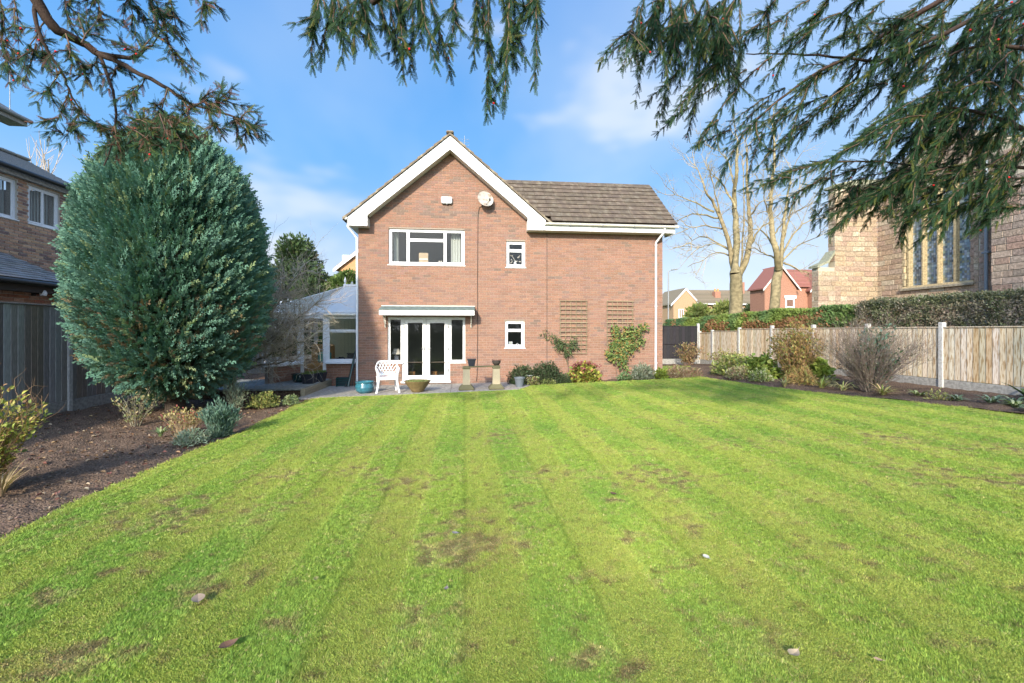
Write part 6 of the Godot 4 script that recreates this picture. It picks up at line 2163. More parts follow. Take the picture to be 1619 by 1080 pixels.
func bare_tree(label: String, data: Array) -> void:
	var limbs := []
	for d in data:
		limbs.append(pts_of(d, 2))
	var foot: Vector3 = limbs[0][0]
	foot.y = 0
	var t := thing("bare_tree", label, "tree", foot, "tall bare trees behind the hedge")
	var tr := MB.new()
	var tw := MB.new()
	for i in limbs.size():
		var p: Array = limbs[i]
		if i == 0:
			p = [Vector3(p[0].x, -0.2, p[0].z)] + p
			tr.col = C(0.43, 0.355, 0.2)
			tr.tube(wiggle(p, 0.04), data[i][0] * 0.92, data[i][1] * 0.85, 12, false)
			tr.tube([p[-1], p[-1] + Vector3(0, 0.5, 0), p[-1] + Vector3(0, 1.5, 0)], data[i][1] * 0.85, 0.05, 12)
			continue
		var mb := MB.new()
		mb.col = vary(C(0.44, 0.36, 0.20), 0.1)
		var w := wiggle(p, 0.06, 4)
		mb.tube(w, data[i][0] * 0.82, data[i][1] * 0.8, 8)
		part(mb, "limb", M.tree_bark_far, t)
		for k in range(3, w.size(), 2):
			for rep in 2:
				tw.col = vary(C(0.36, 0.29, 0.17), 0.15)
				var dd: Vector3 = (w[k] - w[k - 1]).normalized()
				twigs(tw, w[k], (dd + rv() * 0.9).normalized(), rng.randf_range(0.6, 1.6), 0.021, 2, 4, 0.25, 0.08)
		tw.col = C(0.36, 0.29, 0.17)
		for k in 2:
			twigs(tw, w[-1], ((w[-1] - w[-2]).normalized() + rv() * 0.4).normalized(), 1.3, 0.03, 2, 4, 0.25, 0.05)
	part(tr, "trunk", M.tree_bark_far, t)
	part(tw, "twigs", M.twig, t).set_meta("kind", "stuff")

func crown_tree(called: String, label: String, foot: Vector3, h: float, r: float, cols: Array, count: int, leaf: Mesh, ls: float, low := 0.15, group := "", trunk_r := 0.12) -> void:
	var t := thing(called, label, "tree", foot, group)
	var tb := MB.new()
	tb.col = C(0.16, 0.12, 0.09)
	var top := foot + Vector3(0, h * 0.95, 0)
	tb.tube(wiggle([foot - Vector3.UP * 0.2, foot + Vector3(0.05, h * 0.4, 0), top], 0.05), trunk_r, 0.02, 7)
	for k in 16:
		var y := lerpf(h * low + 0.2, h * 0.9, rng.randf())
		var e := rv() * Vector3(1, 0.2, 1) + Vector3(0, 0.4, 0)
		tb.tube([foot + Vector3(0, y, 0), foot + Vector3(0, y, 0) + e * r * 0.75], trunk_r * 0.3, 0.01, 5)
	part(tb, "trunk", M.bark, t)
	var clumps := []
	for k in 26:
		var y := rng.randf()
		var rad := r * sin(PI * clampf(y * 0.86 + 0.12, 0, 1))
		var an := rng.randf() * TAU
		clumps.append([Vector3(cos(an), 0, sin(an)) * rad * rng.randf_range(0.35, 0.8) + Vector3(0, lerpf(h * low, h * 0.93, y), 0), r * rng.randf_range(0.25, 0.45)])
	var xs := []
	var cs := []
	for k in count:
		var c: Array = clumps[rng.randi() % clumps.size()]
		var n := rv()
		var p: Vector3 = foot + c[0] + n * c[1] * pow(rng.randf(), 0.35)
		var s := ls * rng.randf_range(0.7, 1.3)
		xs.append(Transform3D(toward((n + rv() * 0.6 + Vector3.UP * 0.3).normalized(), rv(), Vector3(s, s, s)), p))
		cs.append(vary(cols[rng.randi() % cols.size()], 0.25))
	scatter(leaf, M.leaf, "crown", t, xs, cs)

func build_trees() -> void:
	bare_tree("leafless tree with twin golden trunk nearer the brick house", BARE_TREE_ONE)
	bare_tree("leafless single-trunk tree nearer the church", BARE_TREE_TWO)
	# egg-shaped blue-green cypress
	var foot := on(-5.88, 3.95)
	var t := thing("cypress_tree", "huge egg-shaped blue-green cypress rising from the left bed", "tree", foot)
	var tb := MB.new()
	tb.col = C(0.10, 0.075, 0.06)
	tb.tube(wiggle([foot - Vector3.UP * 0.1, foot + Vector3(0.05, 1.2, 0.02), foot + Vector3(0.0, 3.4, 0), foot + Vector3(0, 5.4, 0)], 0.03), 0.19, 0.03, 9)
	part(tb, "trunk", M.bark, t)
	var prof := [[0.25, 0.25], [0.45, 0.68], [0.75, 1.05], [1.2, 1.36], [1.8, 1.53], [2.4, 1.59], [3.0, 1.57], [3.6, 1.51], [4.2, 1.38], [4.7, 1.20], [5.1, 0.92], [5.5, 0.57], [5.72, 0.30], [5.85, 0.08]]
	var lb := MB.new()
	var radius := func(y: float) -> float:
		for i in prof.size() - 1:
			if y < prof[i + 1][0]:
				return lerpf(prof[i][1], prof[i + 1][1], clampf((y - prof[i][0]) / (prof[i + 1][0] - prof[i][0]), 0, 1))
		return 0.05
	for k in 110:
		lb.col = vary(C(0.11, 0.08, 0.06), 0.2)
		var y := rng.randf_range(0.35, 4.9)
		var an := rng.randf() * TAU
		var e := Vector3(cos(an), 0, sin(an))
		var r: float = radius.call(minf(y + 0.6, 5.7)) * 0.85
		lb.tube([foot + Vector3(0, y, 0), foot + e * r * 0.5 + Vector3(0, y + 0.12, 0), foot + e * r + Vector3(0, y + 0.6, 0)], 0.035, 0.008, 5)
	part(lb, "limb", M.bark, t)
	var nz := FastNoiseLite.new()
	nz.seed = 77
	nz.frequency = 1.1
	nz.fractal_octaves = 3
	var fr := frond_mesh()
	var xs := []
	var cs := []
	for k in 52000:
		var y := lerpf(0.3, 5.85, rng.randf())
		var r0: float = radius.call(y)
		if rng.randf() > (r0 + 0.15) / 1.7:
			continue
		var an := rng.randf() * TAU
		var e := Vector3(cos(an), 0, sin(an))
		var lump := nz.get_noise_3d(e.x * 2.2, y, e.z * 2.2)
		var depth := pow(rng.randf(), 1.8)
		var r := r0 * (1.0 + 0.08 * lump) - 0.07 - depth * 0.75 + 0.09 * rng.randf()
		var p := foot + e * maxf(r, 0.02) + Vector3(0, y, 0)
		var nrm := (e + Vector3(0, clampf((y - 3.0) * 0.28, -0.45, 1.2), 0)).normalized()
		var d := (nrm * 0.75 + Vector3.UP * (0.75 if y > 1.0 else 0.25) + rv() * 0.42).normalized()
		var s := rng.randf_range(0.13, 0.27) * (1.45 if rng.randf() < 0.08 else 1.0)
		var face := (e.cross(Vector3.UP) + rv() * 0.8).normalized()
		xs.append(Transform3D(toward(d, face, Vector3(s, s, s)), p))
		var c := C(0.092, 0.195, 0.135).lerp(C(0.14, 0.265, 0.20), clampf(0.5 + lump * 1.2, 0, 1))
		if rng.randf() < 0.12:
			c = C(0.24, 0.31, 0.16)
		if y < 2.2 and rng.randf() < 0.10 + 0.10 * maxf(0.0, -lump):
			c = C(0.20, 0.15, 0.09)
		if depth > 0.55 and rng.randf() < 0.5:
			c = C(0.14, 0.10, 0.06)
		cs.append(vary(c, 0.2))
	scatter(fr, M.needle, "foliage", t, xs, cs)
	# twiggy small tree before the conservatory
	var tf := on(-5.84, 1.91)
	var tt := thing("twiggy_tree", "small leafless tree with tangled lichened twigs before the conservatory", "tree", tf)
	var kb := MB.new()
	kb.col = C(0.30, 0.28, 0.19)
	kb.tube(wiggle([tf - Vector3.UP * 0.1, tf + Vector3(0.03, 0.3, 0), tf + Vector3(0.1, 0.62, 0.02)], 0.01), 0.085, 0.06, 8)
	part(kb, "trunk", M.bark, tt)
	var mb := MB.new()
	var wb := MB.new()
	var fork := tf + Vector3(0.1, 0.6, 0.02)
	for e in [Vector3(1.45, 0.30, -0.1), Vector3(1.5, 1.2, 0.2), Vector3(0.95, 2.3, -0.2), Vector3(0.45, 2.6, 0.3), Vector3(1.3, 1.9, 0.5), Vector3(1.9, 0.85, 0.3), Vector3(0.9, 0.8, 0.5), Vector3(0.8, 1.4, 0.7), Vector3(1.6, 2.6, 0.0), Vector3(2.1, 1.8, 0.1), Vector3(1.1, 1.1, -0.2)]:
		mb.col = vary(C(0.36, 0.34, 0.24), 0.15)
		var w := wiggle([fork, fork + e * 0.35 + Vector3(0, 0.05, 0), fork + e * 0.7, fork + e], 0.035, 4)
		mb = MB.new()
		mb.col = vary(C(0.36, 0.34, 0.24), 0.15)
		mb.tube(w, 0.035, 0.012, 6)
		part(mb, "limb", M.bark, tt)
		for k in range(5, w.size()):
			for j in 5:
				wb.col = vary(C(0.42, 0.36, 0.29), 0.25)
				twigs(wb, w[k], (Vector3(e.x, e.y * 0.6, e.z).normalized() * 0.5 + rv()).normalized(), rng.randf_range(0.35, 0.8), 0.009, 2, 4, 0.35, 0.06)
	part(wb, "twigs", M.twig, tt).set_meta("kind", "stuff")
	xs = []
	cs = []
	for k in 500:
		var p := fork + Vector3(1.1, 1.3, 0.15) + rv() * Vector3(1.2, 1.2, 0.6) * pow(rng.randf(), 0.5)
		xs.append(Transform3D(toward(rv(), rv(), Vector3.ONE * rng.randf_range(0.03, 0.06)), p))
		cs.append(vary([C(0.35, 0.26, 0.10), C(0.22, 0.18, 0.12), C(0.40, 0.34, 0.16)][rng.randi() % 3], 0.25))
	scatter(leaf_mesh(), M.leaf, "last_leaves", tt, xs, cs)
	# evergreens behind the conservatory and beyond
	var sp := sprig_mesh(6, 0.6, 0.14, 0.5)
	crown_tree("evergreen_tree", "dark evergreen tree rising behind the conservatory roof", Vector3(-9.3, 0, -12.5), 6.6, 2.4, [C(0.07, 0.12, 0.05), C(0.10, 0.15, 0.06), C(0.055, 0.09, 0.045)], 14000, sp, 0.17, 0.05, "evergreens behind the conservatory")
	crown_tree("evergreen_tree", "brighter green evergreen against the house's left corner", Vector3(-6.6, 0, -12.0), 5.0, 1.9, [C(0.12, 0.19, 0.05), C(0.15, 0.22, 0.06), C(0.08, 0.13, 0.04)], 12000, sp, 0.16, 0.05, "evergreens behind the conservatory")
	crown_tree("evergreen_tree", "rounded evergreen behind the twiggy tree near the cypress", Vector3(-12.3, 0, -13.5), 5.6, 2.2, [C(0.09, 0.13, 0.06), C(0.12, 0.16, 0.07)], 11000, sp, 0.17, 0.05, "evergreens behind the conservatory")
	var far := [[27.0, -36.0, 4.4, 2.4, "yellow-green shrubby tree beside the street lamp"], [30.2, -36.0, 4.9, 2.2, "feathery light green conifer in front of the long house"], [33.6, -35.5, 4.6, 1.9, "pale green conifer left of the twin-trunk tree"], [38.2, -36.5, 5.6, 1.7, "dark green conifer between the two bare trees"]]
	for k in 4:
		var f: Array = far[k]
		var cols := [C(0.22, 0.26, 0.07), C(0.28, 0.30, 0.11), C(0.16, 0.21, 0.06)] if k < 3 else [C(0.09, 0.15, 0.05), C(0.13, 0.19, 0.06)]
		crown_tree("garden_tree", f[4], Vector3(f[0], 0, f[1]), f[2], f[3], cols, 3000, sp, 0.42, 0.02, "small trees in front of the long house")
	crown_tree("garden_tree", "light green treetop over the red roof beside the church", Vector3(46.5, 0, -35.0), 12.0, 3.0, [C(0.24, 0.28, 0.12), C(0.3, 0.33, 0.16)], 2600, sp, 0.6, 0.4, "", 0.3)
	# thin bare poplars behind the neighbour's roof
	for k in 3:
		var f := Vector3([-19.5, -17.2, -18.2][k], 0, [-9.0, -9.5, -8.0][k])
		var pt := thing("bare_poplar", ["pale bare poplar behind the neighbour's roof, leftmost of three", "pale bare poplar behind the neighbour's roof, nearest the cypress", "pale bare poplar behind the neighbour's roof, middle of three"][k], "tree", f, "bare poplars behind the neighbour's roof")
		var pm := MB.new()
		pm.col = C(0.50, 0.42, 0.32)
		pm.tube(wiggle([f, f + Vector3(0.1, 4, 0), f + Vector3(0, 9.2, 0)], 0.05), 0.16, 0.02, 6)
		part(pm, "trunk", M.bark, pt)
		var pw := MB.new()
		pw.col = C(0.58, 0.48, 0.38)
		for j in 26:
			var y := rng.randf_range(3.5, 8.6)
			var an := rng.randf() * TAU
			twigs(pw, f + Vector3(0, y, 0), Vector3(cos(an) * 0.45, 1, sin(an) * 0.45).normalized(), rng.randf_range(0.8, 1.6), 0.022, 1, 3, 0.12, 0.15)
		part(pw, "twigs", M.twig, pt).set_meta("kind", "stuff")

func frond_mesh() -> ArrayMesh:  # flattened cypress spray with short forked scales
	var mb := MB.new()
	for k in 8:
		var t := k / 7.0
		var p := Vector3(0.03 * sin(k * 1.3), t * 0.86, -0.12 * t * t)
		for s in [-1.0, 1.0]:
			var d := Vector3(s * 0.62 * (1.0 - t * 0.35), 0.72, 0.22 * sin(k * 1.9 + s * 1.4)).normalized()
			var l := 0.40 * (1.0 - 0.55 * t) * (0.8 + 0.25 * sin(k * 2.7 + s))
			var side := d.cross(Vector3.BACK).normalized() * 0.045
			var q := p + d * l
			mb.tri(p - side * 0.5, p + d * l * 0.55 + side, q)
			mb.tri(p - side * 0.5, q, p + d * l * 0.55 - side)
			var d2 := (d + Vector3(-s * 0.9, 0.3, 0.2)).normalized()
			var p2 := p + d * l * 0.5
			mb.tri(p2 - side * 0.6, p2 + d2 * l * 0.55, p2 + side * 0.6)
	mb.tri(Vector3(-0.025, 0, 0), Vector3(0, 1.0, -0.14), Vector3(0.025, 0, 0))
	return mb.mesh()

# ---------- the yew whose boughs hang into view ----------
func yew_shoot(n: int, seed_: int) -> ArrayMesh:  # shoot of length 1 along y with two ranks of needles
	var mb := MB.new()
	var r := RandomNumberGenerator.new()
	r.seed = seed_
	mb.tri(Vector3(-0.008, 0, 0), Vector3(0, 1, 0), Vector3(0.008, 0, 0))
	mb.tri(Vector3(0, 0, -0.008), Vector3(0, 1, 0), Vector3(0, 0, 0.008))
	for k in n:
		var t := (k + 0.5) / n
		for s in [-1.0, 1.0]:
			var d := Vector3(s * r.randf_range(0.75, 1.0), r.randf_range(0.35, 0.75), r.randf_range(-0.35, 0.35)).normalized()
			var l := 0.145 * (1.0 - 0.45 * t * t) * r.randf_range(0.75, 1.1)
			var p := Vector3(0, t, 0)
			var w := Vector3(0, 1, 0).cross(d).normalized().cross(d) * 0.016
			mb.tri(p - w, p + d * l * 0.6 + w * 1.2, p + d * l)
			mb.tri(p - w, p + d * l, p + d * l * 0.6 - w * 1.4)
	return mb.mesh()

func build_yew() -> void:
	var foot := Vector3(7.2, 0.2, 17.8)
	var t := thing("yew_tree", "spreading yew whose dark drooping boughs hang across the top of view", "tree", foot)
	var tb := MB.new()
	tb.col = C(0.13, 0.08, 0.06)
	tb.tube(wiggle([foot - Vector3.UP * 0.2, foot + Vector3(0, 1.2, 0), foot + Vector3(-0.1, 2.8, -0.2), foot + Vector3(-0.2, 4.6, -0.4), foot + Vector3(-0.3, 7.0, -0.6)], 0.05), 0.42, 0.12, 10)
	part(tb, "trunk", M.bark, t)
	for d in YEW_LIMBS:
		var lb := MB.new()
		lb.col = vary(C(0.085, 0.055, 0.045), 0.15)
		var p := pts_of(d, 2)
		lb.tube(wiggle(p, 0.008, 4), d[0], d[1], 7)
		# the off-frame run back to the trunk
		if d[0] > 0.0195 and d[2] != -3.23:
			var s: Vector3 = p[0]
			var e := foot + Vector3(-0.2, clampf(s.y + 0.3, 3.2, 5.2), -0.4)
			lb.tube(wiggle([s, s.lerp(e, 0.3) + Vector3(0, 0.35, 0), s.lerp(e, 0.7) + Vector3(0, 0.35, 0), e], 0.02, 3), d[0], d[0] * 2.2, 7)
		part(lb, "limb", M.bark, t)
	var kinds := [[], [], []]
	var cols := [[], [], []]
	var tw := MB.new()
	var berries := []
	var sprays := []
	for s in YEW_SPRAYS:
		sprays.append(s)
		if s[0] <= 1.0:  # side branchlets
			var a0 := Vector3(s[1], s[2], s[3])
			var b0 := Vector3(s[4], s[5], s[6])
			for j in (4 if s[0] != 0.65 else 2):
				var p0 := a0.lerp(b0, rng.randf_range(0.1, 0.85))
				var e0 := p0 + ((b0 - a0).normalized() * rng.randf_range(0.1, 0.3) + rv() * 0.16 + Vector3.DOWN * rng.randf_range(0.0, 0.16)) * 1.1
				if s[0] < 0.6:
					e0 = p0 + (b0 - a0) * rng.randf_range(0.1, 0.4) + rv() * 0.13
				sprays.append([1.01 if s[0] > 0.6 else 0.5, p0.x, p0.y, p0.z, e0.x, e0.y, e0.z])
	for s in YEW_SPRAYS:
		if s[0] > 1.02:  # loose side shoots on the hanging strands
			var a0 := Vector3(s[1], s[2], s[3])
			var b0 := Vector3(s[4], s[5], s[6])
			for j in 3:
				var p0 := a0.lerp(b0, rng.randf_range(0.05, 0.8))
				var e0 := p0 + Vector3(rng.randf_range(-0.10, 0.10), rng.randf_range(-0.16, -0.03), rng.randf_range(-0.12, 0.12))
				sprays.append([1.05, p0.x, p0.y, p0.z, e0.x, e0.y, e0.z])
	for s in sprays:
		var a := Vector3(s[1], s[2], s[3])
		var b := Vector3(s[4], s[5], s[6])
		var len := a.distance_to(b)
		var mid := (a + b) / 2 + Vector3.UP * len * 0.10 + rv() * 0.04
		var n := maxi(3, int(len / 0.045 * s[0]))
		var pl := []
		for i in n + 1:
			var q := a.bezier_interpolate(a.lerp(mid, 0.7), b.lerp(mid, 0.7), b, float(i) / n)
			pl.append(q + rv() * 0.006)
		tw.col = vary(C(0.11, 0.07, 0.05), 0.2)
		tw.tube(pl, 0.0075, 0.002, 4, false)
		for i in range(0, pl.size()):
			var d: Vector3 = (pl[mini(i + 1, pl.size() - 1)] - pl[maxi(i - 1, 0)]).normalized()
			var many := 6 if rng.randf() < 0.6 else 5
			if s[0] < 0.6:
				many = 6
			elif s[0] > 1.02:
				many = 5
			for j in many:
				var side := d.cross(Vector3(0.2, 0.1, 1)).normalized() * (1.0 if (i + j) % 2 == 0 else -1.0)
				var dd := (d * (1.3 if s[0] > 1.02 else 0.75) + side * rng.randf_range(0.15, 0.7) + Vector3.DOWN * rng.randf_range(0.1, 0.55) + rv() * 0.3).normalized()
				var l := rng.randf_range(0.05, 0.10)
				if s[0] < 0.6:
					l = rng.randf_range(0.055, 0.105)
				elif s[0] > 1.02:
					l = rng.randf_range(0.055, 0.11)
				var k := rng.randi() % 3
				kinds[k].append(Transform3D(toward(dd, rv() * 0.7 + Vector3(0, 0.3, 1), Vector3(l, l, l)), pl[i]))
				var c := C(0.018, 0.043, 0.02)
				var roll := rng.randf()
				if roll < 0.13:
					c = C(0.09, 0.10, 0.024)
				elif roll < 0.40:
					c = C(0.028, 0.06, 0.023)
				elif s[0] < 0.6 and roll < 0.60:
					c = C(0.10, 0.05, 0.035)
				cols[k].append(vary(c, 0.3))
				if rng.randf() < (0.009 if s[0] < 0.6 else 0.002):
					berries.append(pl[i] + dd * l * 0.6 + rv() * 0.01)
	part(tw, "branchlets", M.twig, t).set_meta("kind", "stuff")
	for k in 3:
		scatter(yew_shoot(24, 50 + k), M.needle, "shoots", t, kinds[k], cols[k])
	for p in berries:
		var bb := MB.new()
		bb.lathe(p - Vector3(0, 0.008, 0), [Vector2(0.001, 0), Vector2(0.007, 0.003), Vector2(0.009, 0.009), Vector2(0.006, 0.015), Vector2(0.001, 0.016)], 7)
		part(bb, "berry", M.berry, t)
	# upper crown overhead and behind, out of the picture
	var xs := []
	var cs := []
	for k in 1500:
		var p := Vector3(9.9 + rng.randf_range(-3.6, 3.6), rng.randf_range(5.0, 9.6), 18.0 + rng.randf_range(-3.4, 3.4))
		if p.distance_to(Vector3(9.9, 7.4, 18.0)) > 3.6:
			continue
		var s := rng.randf_range(0.35, 0.6)
		xs.append(Transform3D(toward(rv() + Vector3.DOWN * 0.4, rv(), Vector3(s, s, s)), p))
		cs.append(vary(C(0.035, 0.07, 0.032), 0.3))
	scatter(sprig_mesh(7, 0.7, 0.14, 0.5), M.needle, "crown", t, xs, cs)
	# big thin-leaved trees behind the camera on the left; their crowns sift the sun that reaches house and lawn
	var sp := leaf_mesh(0.45, 0.1)
	var places := SHADE_TREES
	for k in places.size():
		var f: Array = places[k]
		var st := thing("garden_tree", ["tall thinly leaved tree behind the camera, first of the row", "tall thinly leaved tree behind the camera, second of the row", "tall thinly leaved tree behind the camera, third of the row", "tall thinly leaved tree behind the camera, fourth of the row"][k], "tree", Vector3(f[0], 0, f[1]), "thinly leaved trees behind the camera")
		var sb := MB.new()
		sb.col = C(0.16, 0.13, 0.1)
		sb.tube([Vector3(f[0], -0.2, f[1]), Vector3(f[0], f[2] * 0.5, f[1]), Vector3(f[0] + 0.3, f[2] * 0.95, f[1])], 0.3, 0.06, 8)
		part(sb, "trunk", M.bark, st)
		xs = []
		cs = []
		for j in f[4]:
			var n := rv() * pow(rng.randf(), 0.4)
			var p := Vector3(f[0], f[2] * 0.56, f[1]) + n * Vector3(f[3], f[2] * 0.46, f[3])
			var s := rng.randf_range(0.16, 0.30)
			xs.append(Transform3D(toward(rv(), rv(), Vector3(s, s, s)), p))
			cs.append(vary(C(0.16, 0.14, 0.05), 0.3))
		scatter(sp, M.leaf, "crown", st, xs, cs)

const SHADE_TREES = []

# ---------- pots, chair, pedestals ----------
func build_patio_things() -> void:
	# plastic garden chair
	var ch := thing("plastic_chair", "white plastic garden chair with lattice back on the patio", "chair", on(-2.04, 1.62, 0.013))
	ch.set_meta("org", Vector3.ZERO)
	ch.rotation.y = 0.24
	var seat := MB.new()
	for i in 8:
		for j in 6:
			var f := func(a: float, b: float) -> Vector3:
				var x := (a - 0.5) * 0.46
				var z := (b - 0.5) * 0.44
				return Vector3(x, 0.41 + 0.02 * b - 0.018 * (1.0 - pow(absf(a - 0.5) * 2.0, 2.0)) - (0.03 * pow(maxf(0.0, b - 0.8) * 5.0, 2.0)), z)
			var A: Vector3 = f.call(i / 8.0, j / 6.0)
			var B: Vector3 = f.call((i + 1) / 8.0, j / 6.0)
			var D: Vector3 = f.call((i + 1) / 8.0, (j + 1) / 6.0)
			var E: Vector3 = f.call(i / 8.0, (j + 1) / 6.0)
			seat.quad(A, B, D, E)
			seat.quad(A - Vector3.UP * 0.012, E - Vector3.UP * 0.012, D - Vector3.UP * 0.012, B - Vector3.UP * 0.012)
	seat.cbox(Vector3(0, 0.375, 0.215), Vector3(0.46, 0.07, 0.014), 0.004)
	for s in [-1.0, 1.0]:
		seat.cbox(Vector3(s * 0.228, 0.385, 0), Vector3(0.012, 0.06, 0.43), 0.004)
	part(seat, "seat", M.white_plastic, ch)
	# curved shell: angle from one arm round the back to the other
	var shell := func(t: float, hgt: float) -> Vector3:
		var an := lerpf(-1.95, 1.95, t)
		var back := cos(an)
		var y0 := 0.42
		var top := 0.62 + 0.19 * smoothstep(0.05, 0.85, back)
		var flare := 0.03 + 0.06 * hgt
		return Vector3(sin(an) * (0.245 + flare * 0.6), lerpf(y0, top, hgt), -cos(an) * (0.21 + flare) + (0.06 if back < 0 else 0.0))
	var bk := MB.new()
	var steps := 26
	for i in steps:
		var t0 := float(i) / steps
		var t1 := float(i + 1) / steps
		for band in [[0.0, 0.16], [0.90, 1.0]]:
			var A: Vector3 = shell.call(t0, band[0])
			var B: Vector3 = shell.call(t0, band[1])
			var D: Vector3 = shell.call(t1, band[1])
			var E: Vector3 = shell.call(t1, band[0])
			bk.quad(A, B, D, E)
			var off := Vector3(A.x, 0, A.z).normalized() * 0.008
			bk.quad(E + off, D + off, B + off, A + off)
		bk.tube([shell.call(t0, 1.0), shell.call(t1, 1.0)], 0.014, 0.014, 6, false)
		if i > 5 and i < steps - 6 and i % 2 == 0:
			for dir in [-1, 1]:
				for seg in 3:
					var h0 := 0.14 + 0.78 * seg / 3.0
					var h1 := 0.14 + 0.78 * (seg + 1) / 3.0
					bk.tube([shell.call(t0 + dir * seg * 0.055, h0), shell.call(t0 + dir * (seg + 1) * 0.055, h1)], 0.012, 0.012, 4, false)
		elif i > 0 and i < steps - 1 and (i <= 5 or i >= steps - 6):
			var A: Vector3 = shell.call(t0, 0.16)
			var B: Vector3 = shell.call(t0, 0.9)
			var D: Vector3 = shell.call(t0 + 0.022, 0.9)
			var E: Vector3 = shell.call(t0 + 0.022, 0.16)
			bk.quad(A, B, D, E)
	part(bk, "backrest", M.white_plastic, ch)
	for s in [-1.0, 1.0]:
		var arm := MB.new()
		arm.tube([Vector3(s * 0.27, 0.63, -0.02), Vector3(s * 0.29, 0.635, 0.12), Vector3(s * 0.28, 0.62, 0.21), Vector3(s * 0.262, 0.55, 0.235)], 0.026, 0.026, 8)
		part(arm, "armrest", M.white_plastic, ch)
		for z in [0.225, -0.2]:
			var lg := MB.new()
			var top := Vector3(s * 0.25, 0.55 if z > 0 else 0.42, z)
			var mid := Vector3(s * 0.232, 0.36, z)
			var bot := Vector3(s * (0.29 if z > 0 else 0.26), 0.0, z + (0.05 if z > 0 else -0.08))
			var w := wiggle([top, mid, mid.lerp(bot, 0.5) + Vector3(-s * 0.008, 0, 0), bot], 0.0, 3)
			lg.tube(w, 0.036, 0.026, 8)
			part(lg, "leg", M.white_plastic, ch)
	# glazed pots
	var blue := thing("glazed_pot", "turquoise glazed pot on the patio left of the chair", "plant pot", on(-2.60, 1.70, 0.012))
	var o := org(blue)
	var mb := MB.new()
	mb.lathe(o, [Vector2(0.001, 0), Vector2(0.155, 0), Vector2(0.22, 0.06), Vector2(0.245, 0.15), Vector2(0.228, 0.235), Vector2(0.222, 0.26), Vector2(0.245, 0.285), Vector2(0.245, 0.30), Vector2(0.215, 0.30), Vector2(0.21, 0.24), Vector2(0.001, 0.235)], 26)
	part(mb, "pot", M.glaze_blue, blue)
	var bs := MB.new()
	bs.lathe(o, [Vector2(0.208, 0.245), Vector2(0.1, 0.26), Vector2(0.001, 0.255)], 16)
	part(bs, "compost", M.soil, blue)
	var bowl := thing("bowl_planter", "wide rusty brown cone-shaped bowl planter before the french doors", "plant pot", on(-1.24, 1.72, 0.012))
	o = org(bowl)
	mb = MB.new()
	mb.lathe(o, [Vector2(0.001, 0), Vector2(0.13, 0), Vector2(0.155, 0.02), Vector2(0.345, 0.285), Vector2(0.35, 0.30), Vector2(0.32, 0.30), Vector2(0.30, 0.26), Vector2(0.001, 0.25)], 28)
	part(mb, "bowl", M.rusty, bowl)
	var xs := []
	var cs := []
	for k in 420:
		var an := rng.randf() * TAU
		var r := 0.30 * sqrt(rng.randf())
		var s := rng.randf_range(0.03, 0.055)
		xs.append(Transform3D(toward(rv() + Vector3.UP, rv(), Vector3.ONE * s), o + Vector3(cos(an) * r, 0.265, sin(an) * r)))
		cs.append(vary(C(0.20, 0.24, 0.08), 0.3))
	scatter(leaf_mesh(), M.leaf, "plants", bowl, xs, cs)
	# pedestals
	for k in 2:
		var p := on([0.05, 0.86][k], [1.50, 1.55][k], 0.012)
		var ped := thing("stone_pedestal", ["square cream stone pedestal nearer the french doors", "square cream stone pedestal nearer the grey pot"][k], "pedestal", p, "stone pedestals on the patio edge")
		var b := MB.new()
		b.cbox(p + Vector3(0, 0.025, 0), Vector3(0.42, 0.05, 0.42), 0.015)
		var hb := [p + Vector3(-0.2, 0.05, -0.2), p + Vector3(0.2, 0.05, -0.2), p + Vector3(-0.12, 0.14, -0.12), p + Vector3(0.12, 0.14, -0.12), p + Vector3(-0.2, 0.05, 0.2), p + Vector3(0.2, 0.05, 0.2), p + Vector3(-0.12, 0.14, 0.12), p + Vector3(0.12, 0.14, 0.12)]
		b.hex(hb)
		part(b, "base", M.mossy_stone, ped)
		var s := MB.new()
		s.hex([p + Vector3(-0.105, 0.14, -0.105), p + Vector3(0.105, 0.14, -0.105), p + Vector3(-0.09, 0.56, -0.09), p + Vector3(0.09, 0.56, -0.09), p + Vector3(-0.105, 0.14, 0.105), p + Vector3(0.105, 0.14, 0.105), p + Vector3(-0.09, 0.56, 0.09), p + Vector3(0.09, 0.56, 0.09)])
		part(s, "shaft", M.cast_stone, ped)
		var c := MB.new()
		c.cbox(p + Vector3(0, 0.585, 0), Vector3(0.22, 0.05, 0.22), 0.015)
		part(c, "cap", M.mossy_stone, ped)
	var pl := thing("mossy_plank", "green mossy plank laid across the two stone pedestals", "plank", Vector3(0.46, 0.65, 1.5))
	var pb := MB.new()
	pb.cbox(Vector3(0.46, 0.648 + 0.022, 1.49), Vector3(1.02, 0.035, 0.16), 0.008, Basis(Vector3.BACK, 0.022))
	part(pb, "board", M.mossy_stone, pl)
	var p1 := thing("flower_pot", "square dark blue-grey pot on the plank above the pedestals", "plant pot", Vector3(0.19, 0.683, 1.49))
	var q := MB.new()
	q.hex([Vector3(0.11, 0.683, 1.41), Vector3(0.27, 0.683, 1.41), Vector3(0.08, 0.86, 1.38), Vector3(0.30, 0.86, 1.38), Vector3(0.11, 0.683, 1.57), Vector3(0.27, 0.683, 1.57), Vector3(0.08, 0.86, 1.60), Vector3(0.30, 0.86, 1.60)])
	part(q, "pot", M.planter, p1)
	var q2 := MB.new()
	q2.cbox(Vector3(0.19, 0.865, 1.49), Vector3(0.25, 0.025, 0.25), 0.006)
	part(q2, "rim", M.planter, p1)
	var p2 := thing("flower_pot", "small dark brown bowl on the plank's right end", "plant pot", Vector3(0.87, 0.70, 1.49))
	q = MB.new()
